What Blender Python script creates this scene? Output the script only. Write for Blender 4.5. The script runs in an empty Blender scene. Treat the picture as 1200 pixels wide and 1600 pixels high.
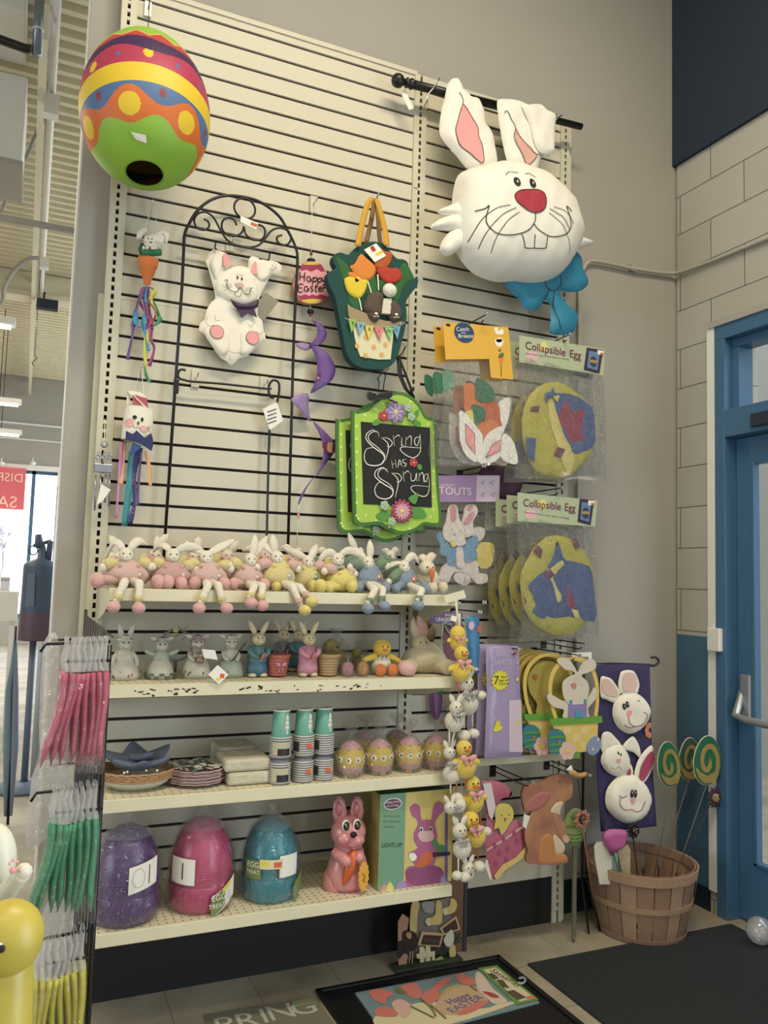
import bpy, math, random
from mathutils import Vector, Matrix, geometry
random.seed(7)
SC = bpy.context.scene
COL = SC.collection
PI = math.pi
# ---------------------------------------------------------------- camera
FPX = 1263.27; YAW = 0.4166001; PIT = 0.0831808; ROL = 0.0292947
CAM = Vector((-0.23505, -3.02526, 1.46452))
_F = Vector((math.sin(YAW)*math.cos(PIT), math.cos(YAW)*math.cos(PIT), math.sin(PIT)))
_R = Vector((math.cos(YAW), -math.sin(YAW), 0)); _U = _R.cross(_F)
RT = _R*math.cos(ROL) + _U*math.sin(ROL); UP = -_R*math.sin(ROL) + _U*math.cos(ROL)
cd = bpy.data.cameras.new('camera'); cam = bpy.data.objects.new('camera', cd); COL.objects.link(cam)
cd.sensor_fit = 'VERTICAL'; cd.sensor_height = 24; cd.lens = FPX/1600*24; cd.clip_start = .05; cd.clip_end = 200
M3 = Matrix((RT, UP, -_F)).transposed(); cam.matrix_world = Matrix.Translation(CAM) @ M3.to_4x4()
SC.camera = cam
SC.view_settings.view_transform = 'Standard'; SC.view_settings.look = 'None'
SC.view_settings.gamma = 1; SC.view_settings.use_curve_mapping = False
SC.view_settings.exposure = 0.22
try: SC.cycles.transparent_max_bounces = 32
except Exception: pass
# ---------------------------------------------------------------- world and lamps
w = bpy.data.worlds.new('sky'); SC.world = w; w.use_nodes = True
w.node_tree.nodes['Background'].inputs[0].default_value = (.88, .94, 1, 1)
w.node_tree.nodes['Background'].inputs[1].default_value = 3.2
def area(name, loc, sx, sy, power, col, rot=(0, 0, 0)):
    l = bpy.data.lights.new(name, 'AREA'); l.shape = 'RECTANGLE'; l.size = sx; l.size_y = sy
    l.energy = power; l.color = col
    o = bpy.data.objects.new(name, l); COL.objects.link(o); o.location = loc; o.rotation_euler = rot
    o['kind'] = 'structure'
    return o
WARM = (1, .87, .65); NEUT = (1, .95, .85)
LAMPS = [area('ceiling_lamp', (.9, -2.1, 4.95), 1.8, .3, 92, WARM),
         area('ceiling_lamp', (-1.6, -3.6, 4.95), 2.4, .3, 50, WARM),
         area('ceiling_lamp', (1.0, -6.2, 4.95), 2.4, .3, 40, NEUT),
         area('ceiling_lamp', (-3.2, 3.2, 4.6), 2.4, .3, 110, WARM),
         area('ceiling_lamp', (-1.6, 7.5, 4.4), 2.4, .3, 130, WARM),
         area('ceiling_lamp', (-2.5, 11.0, 4.2), 2.4, .3, 110, WARM)]
area('front_fill_light', (-1.5, -8.7, 2.0), 6.0, 2.6, 50, (.85, .93, 1), (PI/2, 0, 0))  # added fill light from the front, no window is built there
area('left_fill_light', (-8.7, -3.2, 1.9), 2.8, 5.0, 235, (.80, .90, 1), (0, -PI/2, 0))  # cool fill added from the left to brighten the block wall
area('side_fill_light', (2.66, -4.2, 1.5), 3.6, 2.2, 130, (.72, .86, 1), (0, PI/2, 0)).rotation_euler = (0, PI/2, 0)  # added cool fill for the lower back wall, standing in for unseen windows
# ---------------------------------------------------------------- pixel rays onto real surfaces
def ray(x, y): return _F + RT*((x-600)/FPX) - UP*((y-800)/FPX)
def aty(x, y, Y): d = ray(x, y); return CAM + d*((Y-CAM.y)/d.y)
def atx(x, y, X): d = ray(x, y); return CAM + d*((X-CAM.x)/d.x)
def atz(x, y, Z): d = ray(x, y); return CAM + d*((Z-CAM.z)/d.z)
# ---------------------------------------------------------------- materials
def lin(c):
    if isinstance(c, str):
        c = c.lstrip('#'); c = [int(c[i:i+2], 16)/255 for i in (0, 2, 4)]; g = .3*c[0]+.59*c[1]+.11*c[2]; c = [x*.88+g*.12 for x in c]
    return [x/12.92 if x <= .04045 else ((x+.055)/1.055)**2.4 for x in c[:3]] + [1]
_MC = {}
def mat(name, col, rough=.7, metal=0, noise=0, nscale=20, bump=0, bscale=60, spec=.5, sheen=0, emit=None, es=0, sss=0, coord='Object', coat=0):
    if name in _MC: return _MC[name]
    m = bpy.data.materials.new(name); m.use_nodes = True; nt = m.node_tree; b = nt.nodes['Principled BSDF']
    b.inputs['Base Color'].default_value = lin(col); b.inputs['Roughness'].default_value = rough
    b.inputs['Metallic'].default_value = metal; b.inputs['Specular IOR Level'].default_value = spec
    if sheen: b.inputs['Sheen Weight'].default_value = sheen
    if coat: b.inputs['Coat Weight'].default_value = coat; b.inputs['Coat Roughness'].default_value = .15
    if emit: b.inputs['Emission Color'].default_value = lin(emit); b.inputs['Emission Strength'].default_value = es
    tc = None
    if noise or bump: tc = nt.nodes.new('ShaderNodeTexCoord')
    if noise:
        n = nt.nodes.new('ShaderNodeTexNoise'); n.inputs['Scale'].default_value = nscale; n.inputs['Detail'].default_value = 5
        nt.links.new(tc.outputs[coord], n.inputs['Vector'])
        mx = nt.nodes.new('ShaderNodeMix'); mx.data_type = 'RGBA'; c = lin(col)
        mx.inputs[6].default_value = [v*(1-noise) for v in c[:3]] + [1]
        mx.inputs[7].default_value = [min(1, v*(1+noise)) for v in c[:3]] + [1]
        nt.links.new(n.outputs[0], mx.inputs[0]); nt.links.new(mx.outputs[2], b.inputs['Base Color'])
    if bump:
        n = nt.nodes.new('ShaderNodeTexNoise'); n.inputs['Scale'].default_value = bscale; n.inputs['Detail'].default_value = 4
        nt.links.new(tc.outputs[coord], n.inputs['Vector'])
        bp = nt.nodes.new('ShaderNodeBump'); bp.inputs['Strength'].default_value = bump; bp.inputs['Distance'].default_value = .01
        nt.links.new(n.outputs[0], bp.inputs['Height']); nt.links.new(bp.outputs[0], b.inputs['Normal'])
    _MC[name] = m
    return m
def clearmat(name, tint='#ffffff', alpha=.16, haze=.10, scale=18, rough=.12, bump=1.0):
    """thin crinkled clear film: mostly see-through, wrinkled gloss and a little milky haze"""
    if name in _MC: return _MC[name]
    m = bpy.data.materials.new(name); m.use_nodes = True; nt = m.node_tree; N = nt.nodes; L = nt.links
    for n in list(N): N.remove(n)
    out = N.new('ShaderNodeOutputMaterial'); tr = N.new('ShaderNodeBsdfTransparent'); gl = N.new('ShaderNodeBsdfGlossy')
    dfa = N.new('ShaderNodeBsdfDiffuse'); tl = N.new('ShaderNodeBsdfTranslucent'); df = N.new('ShaderNodeMixShader'); L.new(dfa.outputs[0], df.inputs[1]); L.new(tl.outputs[0], df.inputs[2]); df.inputs[0].default_value = .45; m1 = N.new('ShaderNodeMixShader'); m2 = N.new('ShaderNodeMixShader')
    tr.inputs[0].default_value = lin(tint); gl.inputs['Roughness'].default_value = rough; dfa.inputs[0].default_value = lin('#f4f4f4'); tl.inputs[0].default_value = lin('#f4f4f4')
    tc = N.new('ShaderNodeTexCoord'); nz = N.new('ShaderNodeTexNoise'); nz.inputs['Scale'].default_value = scale
    nz.inputs['Detail'].default_value = 3; nz.inputs['Distortion'].default_value = 1.5
    L.new(tc.outputs['Object'], nz.inputs['Vector'])
    bp = N.new('ShaderNodeBump'); bp.inputs['Strength'].default_value = bump; bp.inputs['Distance'].default_value = .03
    L.new(nz.outputs[0], bp.inputs['Height']); L.new(bp.outputs[0], gl.inputs['Normal'])
    lw = N.new('ShaderNodeLayerWeight'); lw.inputs[0].default_value = .25; L.new(bp.outputs[0], lw.inputs['Normal'])
    mr = N.new('ShaderNodeMapRange'); mr.inputs[3].default_value = alpha*.25; mr.inputs[4].default_value = min(1, alpha*3.5)
    L.new(lw.outputs['Facing'], mr.inputs[0])
    m1.inputs[0].default_value = haze; L.new(tr.outputs[0], m1.inputs[1]); L.new(df.outputs[0], m1.inputs[2])
    L.new(mr.outputs[0], m2.inputs[0]); L.new(m1.outputs[0], m2.inputs[1]); L.new(gl.outputs[0], m2.inputs[2])
    L.new(m2.outputs[0], out.inputs[0]); _MC[name] = m
    return m
# ---------------------------------------------------------------- objects
def tag(o, label=None, cat=None, group=None, kind=None):
    if label: o['label'] = label
    if cat: o['category'] = cat
    if group: o['group'] = group
    if kind: o['kind'] = kind
    return o
def thing(name, label, cat, loc=(0, 0, 0), group=None):
    o = bpy.data.objects.new(name, None); COL.objects.link(o); o.location = loc; o.empty_display_size = .05
    return tag(o, label, cat, group)
def rootloc(o):
    while o.parent: o = o.parent
    return Vector(o.location)
def dup(root, loc=None, rotz=None, label=None, scale=None):
    def rec(o, par):
        c = o.copy(); COL.objects.link(c)
        c.parent = par
        for ch in [x for x in bpy.data.objects if x.parent == o]: rec(ch, c)
        return c
    kids = [x for x in bpy.data.objects if x.parent == root]
    r = root.copy(); COL.objects.link(r)
    for k in kids: rec(k, r)
    if loc is not None: r.location = loc
    if rotz is not None: r.rotation_euler = (0, 0, rotz)
    if scale is not None: r.scale = (scale,)*3
    if label: r['label'] = label
    return r
class MB:
    def __init__(s): s.v = []; s.f = []; s.m = []; s.s = []; s.mats = []
    def mi(s, m):
        if m not in s.mats: s.mats.append(m)
        return s.mats.index(m)
    def add(s, vs, fs, m, smooth=False):
        b = len(s.v); k = s.mi(m); s.v += [tuple(v) for v in vs]
        for f in fs: s.f.append(tuple(i+b for i in f)); s.m.append(k); s.s.append(smooth)
        return s
    def box(s, c, d, m, rz=0, rot=None):
        x, y, z = d[0]/2, d[1]/2, d[2]/2
        R = rot if rot is not None else Matrix.Rotation(rz, 3, 'Z')
        vs = [Vector(c) + R @ Vector((a*x, b*y, e*z)) for e in (-1, 1) for b in (-1, 1) for a in (-1, 1)]
        return s.add(vs, [(0, 2, 3, 1), (4, 5, 7, 6), (0, 1, 5, 4), (2, 6, 7, 3), (0, 4, 6, 2), (1, 3, 7, 5)], m)
    def bb(s, a, b, m):
        return s.box([(a[i]+b[i])/2 for i in range(3)], [abs(b[i]-a[i]) for i in range(3)], m)
    def tube(s, pts, r, m, seg=8, closed=False, cap=True, flat=1.0, updir=None):
        pts = [Vector(p) for p in pts]; n = len(pts); rr = r if hasattr(r, '__len__') else [r]*n
        vs = []; fs = []; prev = None
        for i, p in enumerate(pts):
            a = pts[(i-1) % n] if (closed or i > 0) else p; b = pts[(i+1) % n] if (closed or i < n-1) else p
            t = (b-a); t = t.normalized() if t.length > 1e-9 else Vector((0, 0, 1))
            if prev is None:
                u = (Vector(updir) if updir else (Vector((0, 0, 1)) if abs(t.z) < .9 else Vector((0, 1, 0))))
                u = (u - t*u.dot(t)).normalized()
            else:
                u = prev - t*prev.dot(t); u = u.normalized() if u.length > 1e-6 else prev
            prev = u; q = t.cross(u)
            for k in range(seg):
                an = 2*PI*k/seg; vs.append(p + (u*math.cos(an) + q*math.sin(an)*flat)*rr[i])
        for i in range(n if closed else n-1):
            j = (i+1) % n
            for k in range(seg):
                l = (k+1) % seg; fs.append((i*seg+k, i*seg+l, j*seg+l, j*seg+k))
        if cap and not closed:
            fs.append(tuple(range(seg))[::-1]); fs.append(tuple((n-1)*seg+k for k in range(seg)))
        return s.add(vs, fs, m, True)
    def lathe(s, prof, m, c=(0, 0, 0), seg=24, rot=None, sq=(1, 1), fn=None, smooth=True):
        vs = []; fs = []; n = len(prof); c = Vector(c)
        for r, z in prof:
            for k in range(seg):
                a = 2*PI*k/seg; v = Vector((r*math.cos(a)*sq[0], r*math.sin(a)*sq[1], z))
                if fn: v = Vector(fn(v))
                if rot is not None: v = rot @ v
                vs.append(c+v)
        for i in range(n-1):
            for k in range(seg):
                l = (k+1) % seg; fs.append((i*seg+k, i*seg+l, (i+1)*seg+l, (i+1)*seg+k))
        return s.add(vs, fs, m, smooth)
    def ell(s, c, r, m, rot=None, seg=14, fn=None):
        if not hasattr(r, '__len__'): r = (r, r, r)
        n = max(6, seg//2+1); prof = []
        vs = []; fs = []; c = Vector(c)
        R = rot if rot is not None else Matrix.Identity(3)
        for i in range(1, n):
            th = PI*i/n
            for k in range(seg):
                a = 2*PI*k/seg
                v = Vector((r[0]*math.sin(th)*math.cos(a), r[1]*math.sin(th)*math.sin(a), -r[2]*math.cos(th)))
                if fn: v = Vector(fn(v))
                vs.append(c + R @ v)
        b0 = Vector((0, 0, -r[2])); b1 = Vector((0, 0, r[2]))
        if fn: b0 = Vector(fn(b0)); b1 = Vector(fn(b1))
        vs.append(c + R @ b0); vs.append(c + R @ b1); N = len(vs)
        for i in range(n-2):
            for k in range(seg):
                l = (k+1) % seg; fs.append((i*seg+k, i*seg+l, (i+1)*seg+l, (i+1)*seg+k))
        for k in range(seg):
            l = (k+1) % seg; fs.append((N-2, l, k)); fs.append((N-1, (n-2)*seg+k, (n-2)*seg+l))
        return s.add(vs, fs, m, True)
    def build(s, name, parent=None, kind=None, bevel=0, sub=0, solid=0):
        me = bpy.data.meshes.new(name)
        off = rootloc(parent) if parent else Vector((0, 0, 0))
        me.from_pydata([tuple(Vector(v)-off) for v in s.v], [], s.f)
        for m in s.mats: me.materials.append(m)
        me.polygons.foreach_set('material_index', s.m); me.polygons.foreach_set('use_smooth', s.s); me.update()
        o = bpy.data.objects.new(name, me); COL.objects.link(o)
        if parent: o.parent = parent
        if kind: o['kind'] = kind
        if bevel:
            b = o.modifiers.new('bevel', 'BEVEL'); b.width = bevel; b.segments = 2; b.limit_method = 'ANGLE'; b.angle_limit = .7
        if solid:
            b = o.modifiers.new('solid', 'SOLIDIFY'); b.thickness = solid; b.offset = 0
        return o
def part(name, parent, fn, **k):
    b = MB(); fn(b); return b.build(name, parent, **k)
# a flat drawing plane standing in the scene
class Fr:
    def __init__(s, O, ex=(1, 0, 0), ez=(0, 0, 1)):
        s.O = Vector(O); s.ex = Vector(ex).normalized(); s.ez = Vector(ez).normalized(); s.n = s.ez.cross(s.ex)*-1
        s.n = s.ex.cross(s.ez)           # faces -y for the default plane
        s.h = lambda u, v: 0
    def w(s, u, v, h=0): return s.O + s.ex*u + s.ez*v + s.n*h
    def px(s, x, y):
        d = ray(x, y); t = (s.O-CAM).dot(s.n)/d.dot(s.n); q = CAM + d*t - s.O
        return (q.dot(s.ex), q.dot(s.ez))
    def P(s, pts): return [s.px(*p) for p in pts]
def YP(Y): return Fr((0, Y, 0))
def cat(pts, n=5, closed=True):
    """smooth curve through points"""
    N = len(pts); out = []
    rng = range(N) if closed else range(N-1)
    for i in rng:
        g = lambda k: pts[k % N] if closed else pts[min(max(k, 0), N-1)]
        p0, p1, p2, p3 = g(i-1), g(i), g(i+1), g(i+2)
        for j in range(n):
            t = j/n
            out.append(tuple(.5*((2*p1[d]) + (-p0[d]+p2[d])*t + (2*p0[d]-5*p1[d]+4*p2[d]-p3[d])*t*t + (-p0[d]+3*p1[d]-3*p2[d]+p3[d])*t**3) for d in range(len(p1))))
    if not closed: out.append(tuple(pts[-1]))
    return out
def oval(cx, cy, rx, ry, n=20, rot=0):
    c, s_ = math.cos(rot), math.sin(rot)
    return [(cx + rx*math.cos(a)*c - ry*math.sin(a)*s_, cy + rx*math.cos(a)*s_ + ry*math.sin(a)*c) for a in [2*PI*i/n for i in range(n)]]
def inside(p, poly):
    x, y = p; r = False; n = len(poly); j = n-1
    for i in range(n):
        a, b = poly[i], poly[j]
        if (a[1] > y) != (b[1] > y) and x < (b[0]-a[0])*(y-a[1])/(b[1]-a[1])+a[0]: r = not r
        j = i
    return r
def edist(p, poly):
    best = 1e9; n = len(poly); x, y = p
    for i in range(n):
        ax, ay = poly[i]; bx, by = poly[(i+1) % n]; dx, dy = bx-ax, by-ay; L = dx*dx+dy*dy
        t = 0 if L < 1e-14 else max(0, min(1, ((x-ax)*dx+(y-ay)*dy)/L))
        d = (x-ax-t*dx)**2 + (y-ay-t*dy)**2
        if d < best: best = d
    return math.sqrt(best)
def tri(poly, step=None, holes=()):
    """triangles of a (concave) outline, with inner points every step"""
    vs = [Vector(p) for p in poly]; ed = [(i, (i+1) % len(poly)) for i in range(len(poly))]
    for h in holes:
        b = len(vs); vs += [Vector(p) for p in h]; ed += [(b+i, b+(i+1) % len(h)) for i in range(len(h))]
    if step:
        xs = [p[0] for p in poly]; ys = [p[1] for p in poly]; j = 0; y = min(ys)+step*.5
        while y < max(ys):
            x = min(xs)+step*(.5 if j % 2 else .25)
            while x < max(xs):
                if inside((x, y), poly) and edist((x, y), poly) > step*.35: vs.append(Vector((x, y)))
                x += step
            y += step; j += 1
    r = geometry.delaunay_2d_cdt(vs, ed, [], 1 if not holes else 1, 1e-7)
    V = [tuple(v) for v in r[0]]; F = [tuple(f) for f in r[2]]
    F = [f for f in F if inside((sum(V[i][0] for i in f)/3, sum(V[i][1] for i in f)/3), poly) and not any(inside((sum(V[i][0] for i in f)/3, sum(V[i][1] for i in f)/3), h) for h in holes)]
    G = []
    for f in F:
        a, b, c = [V[i] for i in f]
        G.append(f if (b[0]-a[0])*(c[1]-a[1])-(b[1]-a[1])*(c[0]-a[0]) > 0 else f[::-1])
    return V, G
def plate(b, fr, poly, h0, h1, m, ms=None, holes=()):
    """a board cut to an outline, between heights h0 (back) and h1 (front)"""
    V, F = tri(poly, holes=holes)
    b.add([fr.w(u, v, h1) for u, v in V], F, m); b.add([fr.w(u, v, h0) for u, v in V], [f[::-1] for f in F], ms or m)
    for P_ in [poly]+list(holes):
        n = len(P_); vs = [fr.w(u, v, h0) for u, v in P_] + [fr.w(u, v, h1) for u, v in P_]
        b.add(vs, [(i, (i+1) % n, n+(i+1) % n, n+i) for i in range(n)], ms or m)
def puff(b, fr, poly, t, R, m, step=None, back=.3, base=0, wr=0, mback=None):
    """a stuffed shape; returns its front height function"""
    xs = [p[0] for p in poly]; ys = [p[1] for p in poly]
    step = step or max(max(xs)-min(xs), max(ys)-min(ys))/18
    V, F = tri(poly, step)
    def hf(u, v):
        if not inside((u, v), poly): return base
        d = min(1, edist((u, v), poly)/R)
        return base + t*math.sqrt(max(0, 1-(1-d)**2)) + wr*math.sin(u*61+v*23)*math.sin(v*47-u*19)*min(1, d*2)
    H = [0 if edist(p, poly) < 1e-5 else hf(*p)-base for p in V]
    n = len(V)
    b.add([fr.w(V[i][0], V[i][1], base+H[i]) for i in range(n)] + [fr.w(V[i][0], V[i][1], base-H[i]*back) for i in range(n)],
          F + [tuple(n+i for i in f[::-1]) for f in F], m, True)
    return hf
def decal(b, fr, poly, hf, m, eps=.0015, step=None):
    if callable(hf):
        V, F = tri(poly, step or max(max(p[0] for p in poly)-min(p[0] for p in poly), max(p[1] for p in poly)-min(p[1] for p in poly))/8)
        b.add([fr.w(u, v, hf(u, v)+eps) for u, v in V], F, m, True)
    else:
        V, F = tri(poly); b.add([fr.w(u, v, hf+eps) for u, v in V], F, m)
def stroke(b, fr, pts, wd, hf, m, eps=.002, sub=4, smooth=True, taper=False):
    q = cat(pts, sub, False) if smooth and len(pts) > 2 else pts
    n = len(q); vs = []
    for i, p in enumerate(q):
        a = q[max(0, i-1)]; c = q[min(n-1, i+1)]; dx, dy = c[0]-a[0], c[1]-a[1]; L = math.hypot(dx, dy) or 1
        k = wd/2*(1 if not taper else (.35+.65*math.sin(PI*min(.97, max(.03, i/(n-1))))))
        for sg in (1, -1):
            u, v = p[0]-dy/L*k*sg, p[1]+dx/L*k*sg
            vs.append(fr.w(u, v, (hf(u, v) if callable(hf) else hf)+eps))
    b.add(vs, [(2*i, 2*i+1, 2*i+3, 2*i+2) for i in range(n-1)], m)
_TC = {}
def glyphs(s):
    if s not in _TC:
        c = bpy.data.curves.new('lettering', 'FONT'); c.body = s; c.size = 1; c.align_x = 'CENTER'; c.align_y = 'CENTER'; c.resolution_u = 3
        o = bpy.data.objects.new('lettering', c); COL.objects.link(o); bpy.context.view_layer.update()
        me = bpy.data.meshes.new_from_object(o.evaluated_get(bpy.context.evaluated_depsgraph_get()))
        _TC[s] = ([(v.co.x, v.co.y) for v in me.vertices], [tuple(p.vertices) for p in me.polygons])
        bpy.data.objects.remove(o); bpy.data.curves.remove(c); bpy.data.meshes.remove(me)
    return _TC[s]
def text(b, fr, s, u, v, size, m, h=.002, ang=0, wd=1.0, hf=None, mirror=False, bold=0):
    V, F = glyphs(s); c, sn = math.cos(ang), math.sin(ang); sg = -1 if mirror else 1
    for du in ([0] if not bold else [-bold, bold]):
        q = [(u + (x*wd*sg+du)*size*c - y*size*sn, v + (x*wd*sg+du)*size*sn + y*size*c) for x, y in V]
        b.add([fr.w(a, d, (hf(a, d) if hf else 0)+h+(.0003 if du > 0 else 0)) for a, d in q], F if not mirror else [f[::-1] for f in F], m)
def textpx(b, fr, s, p0, p1, m, h=.002, hpx=None, **k):
    """letters running from photo point p0 to p1 on the plane"""
    a, c = fr.px(*p0), fr.px(*p1); L = math.hypot(c[0]-a[0], c[1]-a[1]); V, F = glyphs(s)
    wd = max(x for x, y in V)-min(x for x, y in V)
    if hpx:
        q = fr.px(p0[0], p0[1]-hpx); size = math.hypot(q[0]-a[0], q[1]-a[1])/.7; wx = L/(wd*size)
    else: size = L/wd; wx = 1
    text(b, fr, s, (a[0]+c[0])/2, (a[1]+c[1])/2, size, m, h, math.atan2(c[1]-a[1], c[0]-a[0]), wx, **k)
def RZ(a): return Matrix.Rotation(a, 3, 'Z')
def RX(a): return Matrix.Rotation(a, 3, 'X')
def RY(a): return Matrix.Rotation(a, 3, 'Y')
def aim(v):
    v = Vector(v).normalized(); return Vector((0, 0, 1)).rotation_difference(v).to_matrix()
# ================================================================ the room
SL = .0762
def zs(n, o=0): return 3.54 - n*SL - (.002 if n > 14 else 0) - o
XR = 2.719; HC = 5.3; W1 = 1.2192; X2 = W1+.7636; YW = .06
M_wall = mat('painted_drywall', '#a09c92', .85, noise=.05, nscale=3, bump=.06, bscale=90)
M_board = mat('slatwall_laminate', '#c8c2ac', .55, noise=.03, nscale=4, bump=.02, bscale=150)
M_groove = mat('slatwall_groove', '#241513', .9)
M_post = mat('almond_steel', '#c6c1a8', .45, noise=.04, nscale=8)
M_slot = mat('slot_dark', '#15110f', .9)
M_black = mat('black_board', '#0c0c0e', .55, noise=.2, nscale=5)
M_navy = mat('navy_paint', '#1c2a3c', .8, noise=.08, nscale=4)
M_blue = mat('blue_paint', '#3c6480', .6, noise=.08, nscale=6, bump=.05, bscale=60)
M_bluef = mat('blue_door_paint', '#3c668a', .35, noise=.06, nscale=6)
M_base = mat('dark_cove_base', '#16242f', .4)
M_white = mat('white_paint', '#dcdad2', .5, noise=.03)
M_cream = mat('cream_steel', '#d8d0b0', .5, noise=.05, nscale=9)
M_blackm = mat('black_wire', '#0e0e10', .35, spec=.5)
M_chrome = mat('chrome', '#c8c8c8', .25, metal=1)
M_paper = mat('white_card', '#e6e2d8', .7)
def blockmat():
    m = mat('painted_block', '#a8a498', .8, bump=.05, bscale=70); nt = m.node_tree; N = nt.nodes; L = nt.links; b = N['Principled BSDF']
    tc = N.new('ShaderNodeTexCoord'); sp = N.new('ShaderNodeSeparateXYZ'); L.new(tc.outputs['Object'], sp.inputs[0])
    a = N.new('ShaderNodeMath'); a.operation = 'ADD'; a.inputs[1].default_value = .176+40; L.new(sp.outputs['Y'], a.inputs[0])
    z = N.new('ShaderNodeMath'); z.operation = 'ADD'; z.inputs[1].default_value = -.06; L.new(sp.outputs['Z'], z.inputs[0])
    cb = N.new('ShaderNodeCombineXYZ'); L.new(a.outputs[0], cb.inputs[0]); L.new(z.outputs[0], cb.inputs[1])
    br = N.new('ShaderNodeTexBrick'); br.offset = .5; br.inputs['Scale'].default_value = 1; br.inputs['Brick Width'].default_value = .4
    br.inputs['Row Height'].default_value = .2; br.inputs['Mortar Size'].default_value = .0028; br.inputs['Mortar Smooth'].default_value = .6
    br.inputs['Color1'].default_value = lin('#aca89c'); br.inputs['Color2'].default_value = lin('#a6a296'); br.inputs['Mortar'].default_value = lin('#6d695f')
    L.new(cb.outputs[0], br.inputs['Vector']); L.new(br.outputs['Color'], b.inputs['Base Color'])
    bp = N.new('ShaderNodeBump'); bp.invert = True; bp.inputs['Distance'].default_value = .006; L.new(br.outputs['Fac'], bp.inputs['Height'])
    L.new(bp.outputs[0], b.inputs['Normal']); return m
M_block = blockmat()
def tilemat():
    m = mat('vinyl_floor_tile', '#9a9080', .45); nt = m.node_tree; N = nt.nodes; L = nt.links; b = N['Principled BSDF']
    tc = N.new('ShaderNodeTexCoord'); br = N.new('ShaderNodeTexBrick'); br.offset = 0; br.inputs['Scale'].default_value = 1
    br.inputs['Brick Width'].default_value = .3048; br.inputs['Row Height'].default_value = .3048; br.inputs['Mortar Size'].default_value = .0016
    br.inputs['Color1'].default_value = lin('#a69c88'); br.inputs['Color2'].default_value = lin('#9f957f'); br.inputs['Mortar'].default_value = lin('#6e6555')
    L.new(tc.outputs['Object'], br.inputs['Vector'])
    n1 = N.new('ShaderNodeTexNoise'); n1.inputs['Scale'].default_value = 130; n1.inputs['Detail'].default_value = 3; L.new(tc.outputs['Object'], n1.inputs['Vector'])
    n2 = N.new('ShaderNodeTexNoise'); n2.inputs['Scale'].default_value = 3; n2.inputs['Detail'].default_value = 6; L.new(tc.outputs['Object'], n2.inputs['Vector'])
    r = N.new('ShaderNodeValToRGB'); r.color_ramp.elements[0].position = .30; r.color_ramp.elements[0].color = lin('#6b5f4c'); r.color_ramp.elements[1].position = .40; r.color_ramp.elements[1].color = (1, 1, 1, 1)
    L.new(n1.outputs[0], r.inputs[0])
    r2 = N.new('ShaderNodeValToRGB'); r2.color_ramp.elements[0].position = .3; r2.color_ramp.elements[0].color = lin('#b9b2a6'); r2.color_ramp.elements[1].position = .6; r2.color_ramp.elements[1].color = (1, 1, 1, 1)
    L.new(n2.outputs[0], r2.inputs[0])
    m1 = N.new('ShaderNodeMix'); m1.data_type = 'RGBA'; m1.blend_type = 'MULTIPLY'; m1.inputs[0].default_value = .6; L.new(br.outputs['Color'], m1.inputs[6]); L.new(r.outputs[0], m1.inputs[7])
    m2 = N.new('ShaderNodeMix'); m2.data_type = 'RGBA'; m2.blend_type = 'MULTIPLY'; m2.inputs[0].default_value = .8; L.new(m1.outputs[2], m2.inputs[6]); L.new(r2.outputs[0], m2.inputs[7])
    L.new(m2.outputs[2], b.inputs['Base Color']); return m
M_tile = tilemat()
def struct(name, b, **k): return b.build(name, kind='structure', **k)
b = MB(); b.bb((-9, -9, -.1), (8, 15, 0), M_tile); struct('floor', b)
# back wall: a partition that ends at the left, store beyond it
b = MB(); b.bb((-.128, YW, 0), (XR+.3, YW+.16, HC), M_wall); b.bb((-.134, YW+.02, 0), (-.128, YW+.17, HC), M_white); struct('wall_back', b)
# right wall of painted block with the door opening
DY0, DY1, DZ = -.203, -1.32, 2.71
b = MB()
b.bb((XR, DY0+.004, 1.24), (XR+.28, YW-.012, DZ), M_block); b.bb((XR, DY0+.004, DZ), (XR+.28, YW-.012, 3.63), M_block)
b.bb((XR, -9, DZ), (XR+.28, DY0+.004, 3.63), M_block); b.bb((XR, -9, 0), (XR+.28, DY1, DZ), M_block)
b.bb((XR, DY0+.044, 0), (XR+.28, YW-.012, 1.24), M_blue); b.bb((XR, DY0+.004, 0), (XR+.28, DY0+.044, 1.24), M_block)
b.bb((XR-.02, -9, 3.63), (XR+.28, YW, HC), M_navy); b.bb((XR+.012, YW-.012, 0), (XR+.28, YW, 3.63), M_wall)
struct('wall_right', b)
b = MB(); b.bb((-9.1, -9, 0), (-9, 15, HC), M_wall); struct('wall_left', b)
b = MB(); b.bb((-9, -9.1, 0), (3, -9, HC), M_wall); struct('wall_front', b)
b = MB(); b.bb((XR-.004, DY0+.044, 0), (XR, YW, .1), M_base); struct('baseboard_right', b)
b = MB(); b.bb((X2+.03, YW-.008, 0), (XR, YW, .145), M_base); struct('baseboard_back', b)
b = MB(); b.bb((XR-.012, DY0, .1), (XR+.02, DY0+.044, DZ), M_white); struct('trim_1', b)
b = MB(); b.bb((XR-.02, DY1-.04, DZ-.002), (XR+.02, DY0+.03, DZ+.028), M_wall); struct('trim_2', b)
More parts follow.
